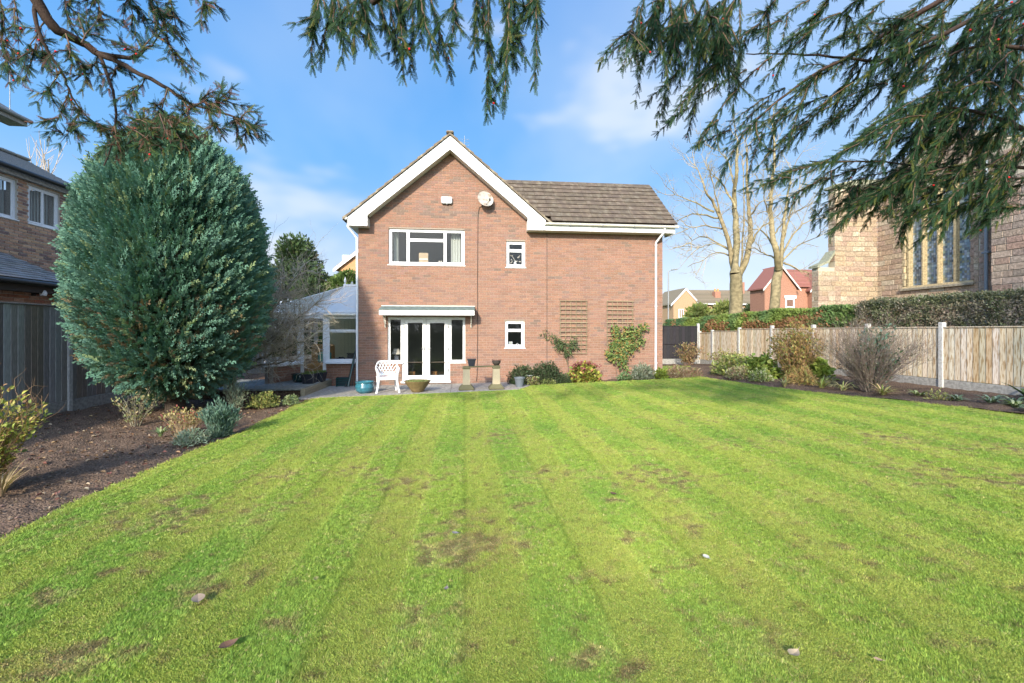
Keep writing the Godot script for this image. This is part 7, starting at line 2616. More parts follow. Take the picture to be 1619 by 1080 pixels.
	q.lathe(Vector3(0.87, 0.699, 1.49), [Vector2(0.001, 0), Vector2(0.06, 0), Vector2(0.11, 0.06), Vector2(0.125, 0.13), Vector2(0.11, 0.13), Vector2(0.001, 0.11)], 16)
	part(q, "pot", M.dark_wood, p2)
	q2 = MB.new()
	for k in 24:
		var an := rng.randf() * TAU
		q2.col = C(0.12, 0.07, 0.06)
		q2.tube([Vector3(0.87 + cos(an) * 0.06, 0.81, 1.49 + sin(an) * 0.06), Vector3(0.87 + cos(an) * 0.13, 0.85 + rng.randf() * 0.03, 1.49 + sin(an) * 0.13)], 0.004, 0.002, 3)
	part(q2, "dead_stems", M.twig, p2)
	for k in 2:
		var p := on([1.54, 1.95][k], [1.24, 0.42][k], 0.012)
		var pt := thing("plastic_pot", ["slate grey plastic pot at the patio's end", "white plastic pot half hidden by the border plants"][k], "plant pot", p)
		var r := [1.0, 0.92][k] as float
		var b := MB.new()
		b.lathe(p, [Vector2(0.001, 0), Vector2(0.10 * r, 0), Vector2(0.14 * r, 0.22 * r), Vector2(0.155 * r, 0.225 * r), Vector2(0.155 * r, 0.265 * r), Vector2(0.135 * r, 0.265 * r), Vector2(0.13 * r, 0.22 * r), Vector2(0.001, 0.21 * r)], 20)
		part(b, "pot", [M.pot_grey, M.pot_white][k], pt)
		var cc := MB.new()
		cc.lathe(p, [Vector2(0.128 * r, 0.225 * r), Vector2(0.001, 0.235 * r)], 14)
		part(cc, "compost", M.soil, pt)
	# on the terrace
	var gp := thing("glazed_pot", "dark green glazed bowl on the raised terrace", "plant pot", Vector3(-4.62, 0.204, 0.55))
	o = org(gp)
	mb = MB.new()
	mb.lathe(o, [Vector2(0.001, 0), Vector2(0.16, 0), Vector2(0.20, 0.05), Vector2(0.225, 0.15), Vector2(0.215, 0.20), Vector2(0.24, 0.225), Vector2(0.24, 0.24), Vector2(0.205, 0.235), Vector2(0.001, 0.2)], 24)
	part(mb, "pot", M.glaze_green, gp)
	var gs := MB.new()
	gs.lathe(o, [Vector2(0.2, 0.205), Vector2(0.001, 0.215)], 14)
	part(gs, "compost", M.soil, gp)
	for k in 2:
		var p := Vector3([-4.24, -4.12][k], 0.204, [0.95, 0.50][k])
		var tr := thing("trough_planter", ["square dark plastic planter with seedlings at the terrace edge, nearer", "square dark plastic planter behind the nearer one at the terrace edge"][k], "planter", p, "dark planters at the terrace edge")
		var b := MB.new()
		b.hex([p + Vector3(-0.13, 0, -0.15), p + Vector3(0.13, 0, -0.15), p + Vector3(-0.17, 0.26, -0.19), p + Vector3(0.17, 0.26, -0.19), p + Vector3(-0.13, 0, 0.15), p + Vector3(0.13, 0, 0.15), p + Vector3(-0.17, 0.26, 0.19), p + Vector3(0.17, 0.26, 0.19)])
		part(b, "tub", M.planter, tr)
		xs = []
		cs = []
		for j in 90:
			xs.append(Transform3D(toward(rv() + Vector3.UP * 1.2, rv(), Vector3.ONE * rng.randf_range(0.05, 0.1)), p + Vector3(rng.randf_range(-0.14, 0.14), 0.25, rng.randf_range(-0.16, 0.16))))
			cs.append(vary(C(0.17, 0.22, 0.07), 0.3))
		scatter(leaf_mesh(), M.leaf, "plants", tr, xs, cs)
	# crate and poles in the corner by the conservatory
	var cr := thing("plastic_crate", "small dark green slatted crate against the conservatory wall", "crate", on(-3.55, 0.15, 0.012))
	o = org(cr)
	for k in 4:
		var b := MB.new()
		b.cbox(o + Vector3(0, 0.04 + k * 0.065, 0.11), Vector3(0.36, 0.04, 0.012), 0.004)
		part(b, "slat", M.glaze_green, cr)
	for s in [-1.0, 1.0]:
		var b := MB.new()
		b.cbox(o + Vector3(s * 0.172, 0.135, 0), Vector3(0.014, 0.27, 0.23), 0.004)
		part(b, "side", M.glaze_green, cr)
	var bb := MB.new()
	bb.cbox(o + Vector3(0, 0.135, -0.11), Vector3(0.33, 0.26, 0.012), 0.004)
	part(bb, "back", M.black_plastic, cr)
	for k in 3:
		var lp := thing("garden_pole", ["thick green folded parasol pole leaning in the house corner", "thin dark cane leaning beside the parasol pole", "short dark spade handle leaning in the house corner"][k], "pole", on(-3.3 + k * 0.03, 0.1, 0.012), "poles leaning in the corner")
		o = on([-3.38, -3.28, -3.46][k], [0.28, 0.22, 0.30][k], 0.012)
		var b := MB.new()
		b.tube([o, Vector3(-3.24 + k * 0.015, [1.15, 1.5, 0.75][k], -0.1)], [0.045, 0.012, 0.016][k], [0.02, 0.008, 0.016][k], 8)
		part(b, "shaft", [M.glaze_green, M.dark_cable, M.dark_wood][k], lp)
		var b2 := MB.new()
		b2.cbox(Vector3(-3.24 + k * 0.015, [1.16, 1.51, 0.76][k], -0.1), Vector3(0.03, 0.03, 0.03), 0.008)
		part(b2, "knob", M.dark_cable, lp)
	# leaves and stone on the grass
	var spots := [[-1.56, 11.05, 0.085, C(0.28, 0.215, 0.16), "large pale brown fallen leaf lying flat on the left lawn", 0.5], [-1.18, 11.48, 0.075, C(0.16, 0.09, 0.06), "curled dark brown fallen leaf near the bottom edge", 2.4], [1.63, 10.98, 0.05, C(0.52, 0.50, 0.44), "pale curled leaf on the lawn right of centre", 0.1], [1.56, 11.89, 0.06, C(0.42, 0.33, 0.22), "tan fallen leaf near the bottom edge right of centre", 2.0], [-0.07, 10.36, 0.05, C(0.20, 0.19, 0.18), "small grey leaf at the edge of the bare patch", 1.2], [1.40, 9.74, 0.06, C(0.12, 0.075, 0.045), "dark leaf far out on the middle lawn", 0.8], [-0.11, 11.11, 0.035, C(0.22, 0.19, 0.17), "tiny grey leaf below the bare patch", 3.0], [1.91, 11.98, 0.03, C(0.34, 0.24, 0.16), "tiny brown leaf at the bottom edge right", 1.0], [3.62, 11.38, 0.035, C(0.30, 0.22, 0.14), "small brown leaf on the far right lawn", 1.7], [-0.94, 10.9, 0.04, C(0.20, 0.20, 0.07), "olive leaf on the lawn left of centre", 0.3]]
	for s in spots:
		var lf := thing("fallen_leaf", s[4], "leaf", on(s[0], s[1], 0.035), "fallen leaves on the lawn")
		var b := MB.new()
		var c: Color = s[3]
		var L: float = s[2] * 1.25
		var n := 8
		b.xf = Transform3D(Basis(Vector3.UP, s[5]), org(lf))
		for i in n:
			var t0 := float(i) / n
			var t1 := float(i + 1) / n
			for sd in [-1.0, 1.0]:
				b.col = vary(c, 0.12)
				var w0 := sin(PI * pow(t0, 0.8)) * 0.33 * L
				var w1 := sin(PI * pow(t1, 0.8)) * 0.33 * L
				var y0 := 0.25 * L * pow(t0 - 0.5, 2.0) * 2.0
				var y1 := 0.25 * L * pow(t1 - 0.5, 2.0) * 2.0
				b.quad(Vector3(0, y0, (t0 - 0.5) * L), Vector3(sd * w0, y0 + w0 * 0.3, (t0 - 0.5) * L), Vector3(sd * w1, y1 + w1 * 0.3, (t1 - 0.5) * L), Vector3(0, y1, (t1 - 0.5) * L))
		part(b, "blade", M.dry_leaf, lf)
		var sk := MB.new()
		sk.xf = b.xf
		sk.col = c
		sk.tube([Vector3(0, 0.1 * L, 0.48 * L), Vector3(0.04 * L, 0.16 * L, 0.72 * L)], 0.0015, 0.001, 4)
		part(sk, "stalk", M.dry_leaf, lf)

# ---------- plants in the beds ----------
func shrub(called: String, label: String, category: String, foot: Vector3, w: float, h: float, cols: Array, count: int, leaf: Mesh, ls: float, stems: int, stemcol: Color, opt := {}) -> void:
	var t := thing(called, label, category, foot, opt.get("group", ""))
	var sb := MB.new()
	var tips := []
	var vase: float = opt.get("vase", 0.8)
	for k in stems:
		var an := rng.randf() * TAU
		var r := sqrt(rng.randf()) * w * 0.5
		var hh := h * rng.randf_range(0.65, 1.0) * (1.0 - 0.35 * pow(r / (w * 0.5 + 0.001), 2.0))
		var tip := foot + Vector3(cos(an) * r, hh, sin(an) * r)
		var base := foot + Vector3(cos(an) * r, 0, sin(an) * r) * (1.0 - vase)
		base.y = ground_y(base.x, base.z) - 0.04
		sb.col = vary(stemcol, 0.25)
		var pl := wiggle([base, base.lerp(tip, 0.45) + Vector3(cos(an), 0, sin(an)) * r * -0.12 + rv() * 0.02, tip], w * 0.01, 3)
		sb.tube(pl, opt.get("stem_r", 0.006), 0.0015, 4, false)
		tips.append(pl)
		if opt.get("twiggy", 0) > 0:
			for j in opt.twiggy:
				var at: Vector3 = pl[2 + rng.randi() % (pl.size() - 2)]
				twigs(sb, at, ((tip - base).normalized() + rv() * 0.7).normalized(), h * rng.randf_range(0.12, 0.25), 0.003, 1, 3, 0.2, 0.1)
	if stems > 0:
		part(sb, "stems", M.twig, t).set_meta("kind", "stuff")
	var xs := []
	var cs := []
	for k in count:
		var p: Vector3
		if opt.get("on_stems", false) and tips.size():
			var pl: Array = tips[rng.randi() % tips.size()]
			var i := rng.randi_range(int(pl.size() * opt.get("bare", 0.3)), pl.size() - 1)
			p = pl[i] + rv() * opt.get("loose", 0.03)
		else:
			var n := rv()
			n.y = absf(n.y) if rng.randf() < 0.85 else n.y * 0.3
			var rad := pow(rng.randf(), 0.3)
			p = foot + Vector3(n.x * w * 0.5, n.y * h, n.z * w * 0.5) * rad * (1.0 + 0.18 * sin(n.x * 7.0 + foot.x) * sin(n.z * 6.0 + n.y * 5.0))
			p.y = maxf(p.y, ground_y(p.x, p.z) + 0.01)
		var s := ls * rng.randf_range(0.65, 1.25)
		var out_ := ((p - foot) * Vector3(1, 0.6, 1)).normalized()
		xs.append(Transform3D(toward((out_ * 0.6 + Vector3.UP * opt.get("up", 0.5) + rv() * 0.8).normalized(), Vector3.UP + rv() * 0.6, Vector3(s, s, s)), p))
		var c: Color = cols[rng.randi() % cols.size()]
		cs.append(vary(c, 0.25))
	if count > 0:
		scatter(leaf, M.leaf, "foliage", t, xs, cs)
	if opt.has("heads"):  # flower heads
		var hb: Dictionary = opt.heads
		for k in hb.n:
			var an := rng.randf() * TAU
			var r := sqrt(rng.randf()) * w * 0.45
			var c := foot + Vector3(cos(an) * r, h * rng.randf_range(0.75, 1.05), sin(an) * r)
			var hm := MB.new()
			for j in 14:
				hm.col = vary(hb.col, 0.3)
				hm.cbox(c + rv() * Vector3(1, 0.6, 1) * hb.r, Vector3.ONE * hb.r * 0.5, hb.r * 0.15, Basis(rv(), rng.randf() * 3.0))
			part(hm, "flower_head", M.dry_leaf, t)

func strappy(called: String, label: String, foot: Vector3, n: int, len: float, width: float, cols: Array, droop := 0.8, group := "") -> void:
	var t := thing(called, label, "plant", foot, group)
	for k in n:
		var b := MB.new()
		b.col = vary(cols[rng.randi() % cols.size()], 0.25)
		var an := rng.randf() * TAU
		var d := Vector3(cos(an), 0, sin(an))
		var side := Vector3(-sin(an), 0, cos(an))
		var l := len * rng.randf_range(0.6, 1.1)
		var prev := foot + d * 0.02 + Vector3(0, -0.02, 0)
		var up := rng.randf_range(0.6, 1.4)
		var pw := width * 0.6
		for i in 5:
			var f := (i + 1) / 5.0
			var q := foot + d * l * f * 0.7 + Vector3(0, l * up * f * (1.0 - droop * f * 0.72), 0)
			var w := width * sin(PI * clampf(f * 0.8 + 0.2, 0, 1)) + 0.0005
			b.quad(prev - side * pw, q - side * w, q + side * w, prev + side * pw)
			prev = q
			pw = w
		part(b, "leaf", M.leaf, t)

func build_plants() -> void:
	var ov := leaf_mesh(0.28, 0.1)
	var thin := leaf_mesh(0.10, 0.05)
	var wide := leaf_mesh(0.42, 0.08)
	# border along the house
	shrub("evergreen_shrub", "low dome of dark green leaves beside the white pot", "shrub", on(1.72, 0.42), 0.85, 0.52, [C(0.045, 0.075, 0.032), C(0.06, 0.095, 0.04), C(0.09, 0.10, 0.06)], 2600, ov, 0.06, 16, C(0.1, 0.07, 0.05))
	shrub("evergreen_shrub", "larger dark green dome shrub beneath the movement joint", "shrub", on(2.45, 0.40), 1.05, 0.58, [C(0.04, 0.068, 0.03), C(0.055, 0.088, 0.038), C(0.085, 0.095, 0.055)], 3600, ov, 0.06, 18, C(0.1, 0.07, 0.05))
	shrub("evergreen_shrub", "small low dark plant left of the hydrangea", "shrub", on(2.98, 0.58), 0.42, 0.24, [C(0.06, 0.085, 0.045), C(0.08, 0.11, 0.05)], 800, ov, 0.05, 8, C(0.1, 0.07, 0.05))
	shrub("hydrangea", "yellowing hydrangea with faded red flower heads by the trellis", "shrub", on(3.62, 0.48), 0.95, 0.55, [C(0.30, 0.33, 0.06), C(0.36, 0.34, 0.07), C(0.20, 0.26, 0.06), C(0.30, 0.14, 0.07)], 900, wide, 0.10, 24, C(0.22, 0.15, 0.09), {"heads": {"n": 16, "col": C(0.24, 0.085, 0.075), "r": 0.07}})
	shrub("grey_shrub", "silvery grey-green plant at the foot of the house wall", "plant", on(5.45, 0.45), 0.65, 0.42, [C(0.24, 0.27, 0.20), C(0.30, 0.32, 0.24), C(0.17, 0.21, 0.14)], 900, thin, 0.13, 12, C(0.2, 0.17, 0.12))
	shrub("low_plant", "bright yellow-green clump at the downpipe's foot", "plant", on(5.98, 0.55), 0.42, 0.28, [C(0.26, 0.31, 0.05), C(0.18, 0.25, 0.05)], 500, ov, 0.07, 6, C(0.15, 0.12, 0.06))
	shrub("heather_clump", "faded pinkish brown clump at the house's right corner", "plant", on(6.55, 0.50), 0.75, 0.36, [C(0.34, 0.24, 0.16), C(0.28, 0.14, 0.11), C(0.22, 0.20, 0.10), C(0.40, 0.32, 0.22)], 1100, thin, 0.09, 30, C(0.24, 0.15, 0.1))
	shrub("heather_clump", "faded brown clump reaching out onto the lawn corner", "plant", on(7.05, 0.45), 0.62, 0.26, [C(0.34, 0.26, 0.16), C(0.26, 0.13, 0.10), C(0.20, 0.20, 0.09)], 700, thin, 0.08, 20, C(0.24, 0.15, 0.1))
	shrub("low_plant", "small leafy clump right of the climbing plant's foot", "plant", on(4.85, 0.5), 0.4, 0.22, [C(0.12, 0.2, 0.08), C(0.16, 0.24, 0.12)], 380, ov, 0.06, 5, C(0.15, 0.12, 0.06))
	shrub("low_plant", "creamy variegated clump in front of the white pot", "plant", on(1.98, 0.75), 0.5, 0.2, [C(0.40, 0.40, 0.20), C(0.26, 0.30, 0.10), C(0.30, 0.20, 0.13)], 520, ov, 0.06, 8, C(0.2, 0.15, 0.08))
	shrub("low_plant", "pale green clump right of the white pot", "plant", on(2.45, 0.82), 0.45, 0.16, [C(0.34, 0.36, 0.15), C(0.22, 0.28, 0.09)], 420, ov, 0.05, 6, C(0.2, 0.15, 0.08))
	# climbers
	climber("climbing_plant", "sparse climber with dark leaves over the trellis nearer the doors", [Vector3(3.2, 0.1, 0.25), Vector3(3.17, 0.7, 0.1), Vector3(3.1, 1.15, 0.08)], [Vector3(2.45, 1.55, 0.1), Vector3(2.75, 1.40, 0.12), Vector3(3.0, 1.25, 0.14), Vector3(3.35, 1.35, 0.12), Vector3(3.45, 1.2, 0.12), Vector3(2.85, 1.1, 0.14), Vector3(3.3, 1.25, 0.16)], 330, 0.16, thin, 0.13, [C(0.085, 0.125, 0.05), C(0.12, 0.16, 0.06), C(0.07, 0.10, 0.05)])
	climber("climbing_plant", "leafy climber over the trellis nearer the downpipe", [Vector3(4.75, 0.12, 0.25), Vector3(4.72, 0.6, 0.12), Vector3(4.78, 1.05, 0.1)], [Vector3(5.65, 1.80, 0.12), Vector3(5.45, 1.65, 0.15), Vector3(5.2, 1.75, 0.14), Vector3(5.55, 1.35, 0.14), Vector3(5.1, 1.45, 0.16), Vector3(4.85, 1.35, 0.14), Vector3(4.6, 1.15, 0.14), Vector3(4.45, 0.95, 0.14), Vector3(5.3, 1.2, 0.16), Vector3(4.95, 0.7, 0.2), Vector3(4.7, 1.75, 0.13), Vector3(5.0, 0.5, 0.2)], 1500, 0.20, ov, 0.10, [C(0.12, 0.18, 0.05), C(0.16, 0.22, 0.07), C(0.08, 0.13, 0.05), C(0.22, 0.26, 0.08), C(0.3, 0.2, 0.07)])
	# right bed
	shrub("dry_shrub", "small brown shrub before the black fence", "shrub", on(9.6, -4.8), 1.3, 1.05, [C(0.28, 0.17, 0.10), C(0.20, 0.19, 0.08), C(0.32, 0.22, 0.12)], 900, ov, 0.09, 40, C(0.25, 0.15, 0.1), {"on_stems": true, "loose": 0.08})
	shrub("dry_shrub", "low pinkish brown perennials where the fences meet", "plant", on(9.9, -2.4), 1.5, 0.65, [C(0.30, 0.20, 0.13), C(0.24, 0.22, 0.09), C(0.30, 0.30, 0.10)], 1100, ov, 0.08, 50, C(0.25, 0.16, 0.1), {"on_stems": true, "loose": 0.08})
	shrub("bed_shrub", "leafy yellow-green perennials at the bed's far tip", "plant", on(8.55, 0.3), 1.4, 0.62, [C(0.24, 0.29, 0.08), C(0.14, 0.20, 0.06), C(0.32, 0.33, 0.10), C(0.24, 0.22, 0.12)], 1800, ov, 0.09, 24, C(0.2, 0.15, 0.08))
	shrub("bed_shrub", "bright green leafy clump left of the orange-tipped shrub", "plant", on(8.7, 1.35), 1.15, 0.62, [C(0.22, 0.30, 0.06), C(0.15, 0.22, 0.05), C(0.30, 0.34, 0.09)], 1400, wide, 0.11, 14, C(0.2, 0.15, 0.08))
	shrub("twiggy_shrub", "tall upright shrub with orange-brown twigs and green leaves", "shrub", on(9.1, 2.3), 1.45, 1.62, [C(0.25, 0.25, 0.07), C(0.33, 0.22, 0.08), C(0.15, 0.19, 0.07), C(0.38, 0.28, 0.11)], 4200, ov, 0.07, 170, C(0.30, 0.18, 0.10), {"on_stems": true, "loose": 0.05, "twiggy": 3, "vase": 0.7, "stem_r": 0.007})
	shrub("bed_shrub", "glossy green clump right of the orange-tipped shrub", "plant", on(9.6, 2.5), 0.7, 0.55, [C(0.20, 0.28, 0.05), C(0.28, 0.34, 0.07)], 420, wide, 0.14, 8, C(0.2, 0.15, 0.08))
	shrub("twiggy_shrub", "broad grey twiggy shrub with dark leaves at its heart", "shrub", on(9.0, 4.7), 1.95, 1.55, [C(0.24, 0.20, 0.15), C(0.28, 0.25, 0.19), C(0.17, 0.17, 0.11)], 2600, ov, 0.04, 260, C(0.24, 0.19, 0.16), {"on_stems": true, "loose": 0.03, "twiggy": 5, "vase": 0.88, "stem_r": 0.008})
	shrub("evergreen_shrub", "blue-green leafy plant growing up through the grey twiggy shrub", "shrub", on(9.05, 4.72), 0.8, 1.62, [C(0.07, 0.14, 0.07), C(0.11, 0.19, 0.13), C(0.16, 0.25, 0.21)], 1500, ov, 0.085, 12, C(0.15, 0.12, 0.08), {"on_stems": true, "loose": 0.14})
	strappy("strappy_plant", "arching strap-leaved plant between the two large shrubs", on(8.45, 3.95), 34, 0.62, 0.012, [C(0.26, 0.30, 0.08), C(0.36, 0.30, 0.13), C(0.17, 0.24, 0.07)], 0.9)
	strappy("strappy_plant", "yellowing strap leaves at the foot of the grey shrub", on(8.75, 5.25), 40, 0.55, 0.013, [C(0.36, 0.33, 0.13), C(0.26, 0.29, 0.08), C(0.42, 0.34, 0.18)], 1.0)
	strappy("strappy_plant", "low strap-leaved tuft at the lawn edge left of the shrubs", on(8.0, 3.3), 26, 0.42, 0.010, [C(0.24, 0.27, 0.10), C(0.34, 0.30, 0.15)], 0.9)
	var rosettes := [[9.25, 5.55, 0.34, "cream-edged rosette plant right of the grey shrub"], [9.35, 6.2, 0.30, "small green rosette by the concrete post"], [9.55, 6.6, 0.38, "pale grey-green rosette below the concrete post"], [9.85, 6.75, 0.36, "silvery rosette in the row under the fence"], [9.5, 7.0, 0.34, "variegated rosette nearest the lawn edge"], [9.9, 7.25, 0.36, "greyish rosette right of the row"], [9.3, 7.35, 0.30, "grey-leaved rosette in the bottom right of the bed"]]
	for k in rosettes.size():
		var r: Array = rosettes[k]
		var cols := [C(0.46, 0.48, 0.26), C(0.30, 0.36, 0.16), C(0.20, 0.27, 0.10)] if k in [0, 4] else [C(0.26, 0.33, 0.22), C(0.34, 0.38, 0.27), C(0.18, 0.25, 0.14)]
		strappy("rosette_plant", r[3], on(r[0], r[1]), 30, r[2], 0.022, cols, 1.0, "rosette plants in the right bed")
	strappy("fern", "dark green fern leaning against the fence foot", on(10.4, 6.6), 16, 0.7, 0.05, [C(0.10, 0.16, 0.06), C(0.13, 0.19, 0.08)], 0.7)
	strappy("broad_leaf_plant", "large glossy green leaves at the right edge of the bed", on(9.55, 7.62), 18, 0.55, 0.085, [C(0.10, 0.24, 0.06), C(0.14, 0.29, 0.07), C(0.08, 0.19, 0.05)], 0.9)
	strappy("dry_grass", "straw-coloured dry stems against the fence foot", on(10.5, 7.1), 40, 0.6, 0.006, [C(0.40, 0.32, 0.18), C(0.30, 0.27, 0.12)], 0.4)
	shrub("bed_shrub", "tawny low perennials along the lawn edge at the bed's tip", "plant", on(8.05, 1.35), 0.75, 0.36, [C(0.38, 0.34, 0.18), C(0.26, 0.30, 0.12), C(0.42, 0.38, 0.26), C(0.30, 0.20, 0.14)], 900, ov, 0.07, 22, C(0.3, 0.22, 0.14))
	shrub("bed_shrub", "pale flowering clump in front of the leafy perennials", "plant", on(8.15, 2.15), 0.6, 0.34, [C(0.32, 0.38, 0.12), C(0.22, 0.30, 0.08), C(0.50, 0.50, 0.30)], 760, ov, 0.06, 12, C(0.2, 0.15, 0.08))
	shrub("dry_shrub", "orange-brown dead fern fronds before the orange-tipped shrub", "plant", on(8.6, 3.1), 0.75, 0.42, [C(0.48, 0.34, 0.14), C(0.40, 0.25, 0.11), C(0.36, 0.36, 0.12)], 620, thin, 0.12, 26, C(0.36, 0.24, 0.12))
	strappy("strappy_plant", "drooping bleached strap leaves left of the grey shrub", on(8.55, 4.45), 30, 0.55, 0.011, [C(0.44, 0.38, 0.20), C(0.30, 0.32, 0.12)], 1.1)
	shrub("low_plant", "small dry grey tuft on bare soil between shrubs", "plant", on(8.9, 3.65), 0.4, 0.22, [C(0.30, 0.30, 0.18), C(0.38, 0.34, 0.22)], 260, thin, 0.08, 12, C(0.3, 0.24, 0.16))
	shrub("low_plant", "thin yellowing seedlings left of the concrete post", "plant", on(9.25, 5.95), 0.42, 0.2, [C(0.38, 0.36, 0.14), C(0.28, 0.30, 0.11)], 160, ov, 0.05, 10, C(0.3, 0.24, 0.12))
	# left bed
	shrub("golden_shrub", "yellow-green arching shrub at the left edge of view", "shrub", on(-4.95, 8.75), 1.05, 1.12, [C(0.36, 0.37, 0.08), C(0.28, 0.32, 0.07), C(0.42, 0.36, 0.11), C(0.19, 0.23, 0.06), C(0.36, 0.20, 0.09)], 3000, ov, 0.055, 75, C(0.22, 0.14, 0.08), {"on_stems": true, "loose": 0.05, "bare": 0.25, "twiggy": 3, "vase": 0.8})
	strappy("dry_grass", "bleached dead stems at the foot of the yellow-green shrub", on(-4.62, 8.85), 60, 0.42, 0.005, [C(0.42, 0.33, 0.20), C(0.34, 0.26, 0.16)], 0.6)
	shrub("rose_bush", "thin leggy rose bush with sparse leaves below the cypress", "shrub", on(-5.75, 5.3), 0.75, 0.62, [C(0.28, 0.29, 0.13), C(0.20, 0.23, 0.10), C(0.36, 0.28, 0.15)], 260, ov, 0.05, 18, C(0.28, 0.25, 0.18), {"on_stems": true, "loose": 0.05, "twiggy": 2})
	strappy("strappy_plant", "small green strap-leaved tuft beside the rose bush", on(-4.75, 6.25), 26, 0.24, 0.012, [C(0.20, 0.28, 0.12), C(0.28, 0.33, 0.16)], 0.9)
	shrub("dead_perennial", "dead straw-brown perennial with reddish tops in the left bed", "plant", on(-4.45, 6.15), 0.72, 0.40, [C(0.36, 0.30, 0.14), C(0.34, 0.12, 0.09), C(0.40, 0.36, 0.16), C(0.30, 0.24, 0.08)], 420, ov, 0.05, 120, C(0.40, 0.30, 0.18), {"on_stems": true, "loose": 0.05, "bare": 0.6, "vase": 0.55, "stem_r": 0.004})
	shrub("lavender_bush", "upright blue-green feathery bush at the lawn edge", "shrub", on(-3.82, 6.35), 0.50, 0.52, [C(0.13, 0.22, 0.17), C(0.18, 0.28, 0.21), C(0.09, 0.16, 0.12)], 2800, thin, 0.085, 60, C(0.16, 0.2, 0.14), {"on_stems": true, "loose": 0.04, "bare": 0.05, "up": 1.2, "vase": 0.6})
	shrub("sage_clump", "low grey-green mat at the lawn edge", "plant", on(-3.95, 6.85), 0.44, 0.17, [C(0.22, 0.29, 0.22), C(0.29, 0.35, 0.27), C(0.15, 0.21, 0.14)], 620, thin, 0.07, 8, C(0.2, 0.17, 0.12))
	shrub("low_plant", "yellow-green mound beside the terrace", "plant", on(-4.35, 3.55), 0.62, 0.30, [C(0.28, 0.31, 0.09), C(0.36, 0.34, 0.12), C(0.16, 0.21, 0.07)], 900, ov, 0.055, 10, C(0.2, 0.14, 0.08))
	shrub("low_plant", "small silvery clump in the corner by the lawn", "plant", on(-3.85, 3.35), 0.34, 0.2, [C(0.30, 0.36, 0.20), C(0.22, 0.28, 0.12)], 360, ov, 0.05, 6, C(0.2, 0.14, 0.08))
	shrub("ground_cover", "dark red-brown creeping plant along the terrace front", "plant", on(-4.9, 2.75), 1.3, 0.16, [C(0.10, 0.045, 0.045), C(0.14, 0.07, 0.06), C(0.08, 0.06, 0.04)], 1300, ov, 0.05, 0, C(0.1, 0.06, 0.05))
	shrub("grey_shrub", "tall wispy grey-green plant behind the feathery bush", "plant", on(-4.75, 3.9), 0.5, 0.72, [C(0.20, 0.26, 0.18), C(0.26, 0.31, 0.22)], 700, thin, 0.07, 30, C(0.2, 0.2, 0.14), {"on_stems": true, "loose": 0.04, "up": 1.0})

func climber(called: String, label: String, stem: Array, ends: Array, count: int, loose: float, leaf: Mesh, ls: float, cols: Array) -> void:
	var t := thing(called, label, "climbing plant", Vector3(stem[0].x, 0.1, stem[0].z))
	var sb := MB.new()
	sb.col = C(0.17, 0.12, 0.09)
	sb.tube(wiggle(stem, 0.01), 0.016, 0.009, 6)
	var runs := []
	for e in ends:
		var from: Vector3 = stem[1 + rng.randi() % 2]
		var pl := wiggle([from, from.lerp(e, 0.5) + Vector3(0, 0.06, 0.02), e], 0.02, 4)
		sb.tube(pl, 0.008, 0.003, 5)
		runs.append(pl)
	part(sb, "stem", M.twig, t)
	var xs := []
	var cs := []
	for k in count:
		var pl: Array = runs[rng.randi() % runs.size()]
		var p: Vector3 = pl[rng.randi_range(2, pl.size() - 1)] + rv() * Vector3(1, 1, 0.5) * loose * rng.randf()
		p.z = maxf(p.z, 0.06)
		var s := ls * rng.randf_range(0.6, 1.2)
		xs.append(Transform3D(toward((rv() + Vector3(0, -0.4, 0.3)).normalized(), Vector3(0, 0.4, 1) + rv() * 0.5, Vector3(s, s, s)), p))
		cs.append(vary(cols[rng.randi() % cols.size()], 0.25))
	scatter(leaf, M.leaf, "foliage", t, xs, cs)

# ---------- grass ----------
func tuft_mesh(seed_: int) -> ArrayMesh:
	var mb := MB.new()
	var r := RandomNumberGenerator.new()
	r.seed = seed_
	for k in 16:
		var an := r.randf() * TAU
		var rad := 0.035 * sqrt(r.randf())
		var p := Vector3(cos(an) * rad, 0, sin(an) * rad)
		var h := r.randf_range(0.008, 0.024)
		var lean := Vector3(r.randf_range(-0.7, 0.7), 1, r.randf_range(-0.7, 0.7)).normalized() * h
		var w := Vector3(cos(an + 1.0), 0, sin(an + 1.0)) * r.randf_range(0.0016, 0.0032)
		mb.tri(p - w, p + lean, p + w)
		if k % 3 == 0:
			mb.tri(p - w * 1.6, p + lean * 0.6 + w.cross(Vector3.UP) * 4.0, p + w)
	return mb.mesh()

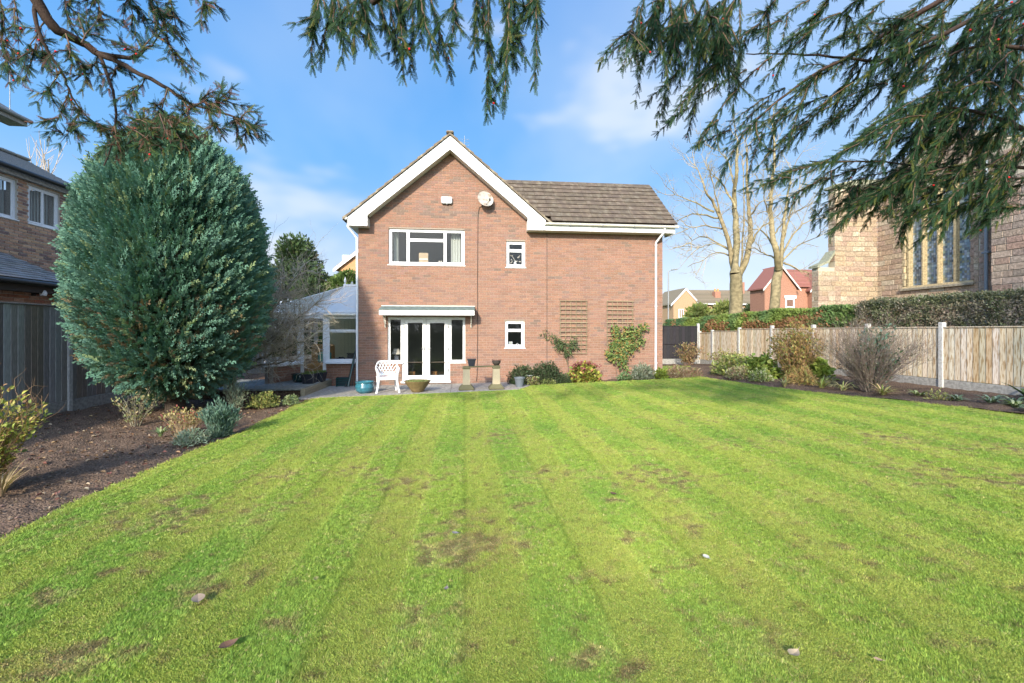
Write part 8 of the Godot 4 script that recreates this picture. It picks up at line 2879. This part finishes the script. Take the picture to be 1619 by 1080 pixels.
func build_grass() -> void:
	var poly := lawn_poly()
	var xs := [[], [], []]
	var cs := [[], [], []]
	var total := 0
	while total < 420000:
		# denser near the camera, where single blades show
		var d := 1.9 * pow(9.0, rng.randf())
		var an := rng.randf_range(-0.86, 0.86) + 0.105
		var x := sin(an) * d / cos(an - 0.105) * 1.0
		var z := EYE.z - cos(an) * d / cos(an - 0.105)
		total += 1
		if x < -3.72 or x > 9.2 or not Geometry2D.is_point_in_polygon(Vector2(x, z), poly):
			continue
		var c := lawn_colour(x, z)
		var s := rng.randf_range(0.6, 1.05) * (1.0 + d * 0.06)
		var worn := clampf((c.r / c.g - 0.95) * 3.0, 0.0, 1.0)
		if rng.randf() < worn * 0.5:
			continue
		var lean := 0.28 * signf(sin(x * TAU / 0.78)) + rng.randf_range(-0.2, 0.2)
		var b := Basis(Vector3.RIGHT, lean) * Basis(Vector3.UP, rng.randf() * TAU)
		var k := total % 3
		xs[k].append(Transform3D(b.scaled(Vector3(s, s * 0.72 * (1.0 - 0.5 * worn), s)), on(x, z, -0.002)))
		var roll := rng.randf()
		if roll < 0.05:
			c = c.lerp(Color(0.48, 0.40, 0.20), 0.7)
		elif roll < 0.17:
			c = c.lerp(Color(0.11, 0.25, 0.05), 0.6)
		cs[k].append(vary(c, 0.26))
	# longer tufts hanging over the cut edges
	for i in poly.size():
		var p := poly[i]
		var q := poly[(i + 1) % poly.size()]
		if minf(p.y, q.y) > 14.0 or p.distance_to(q) > 4.0:
			continue
		for j in int(p.distance_to(q) * 55):
			var e := p.lerp(q, rng.randf()) + Vector2(rng.randf_range(-0.05, 0.05), rng.randf_range(-0.05, 0.05))
			var s := rng.randf_range(1.0, 1.9)
			xs[j % 3].append(Transform3D(Basis(rv(), 0.35) * Basis(Vector3.UP, rng.randf() * TAU).scaled(Vector3(s, s, s)), on(e.x, e.y, -0.012)))
			cs[j % 3].append(vary(lawn_colour(e.x, e.y), 0.3))
	for k in 3:
		var g := scatter(tuft_mesh(7 + k), M.grass, "grass", self, xs[k], cs[k])
		g.set_meta("label", "short mossy grass blades covering the striped lawn")
		g.set_meta("category", "grass")
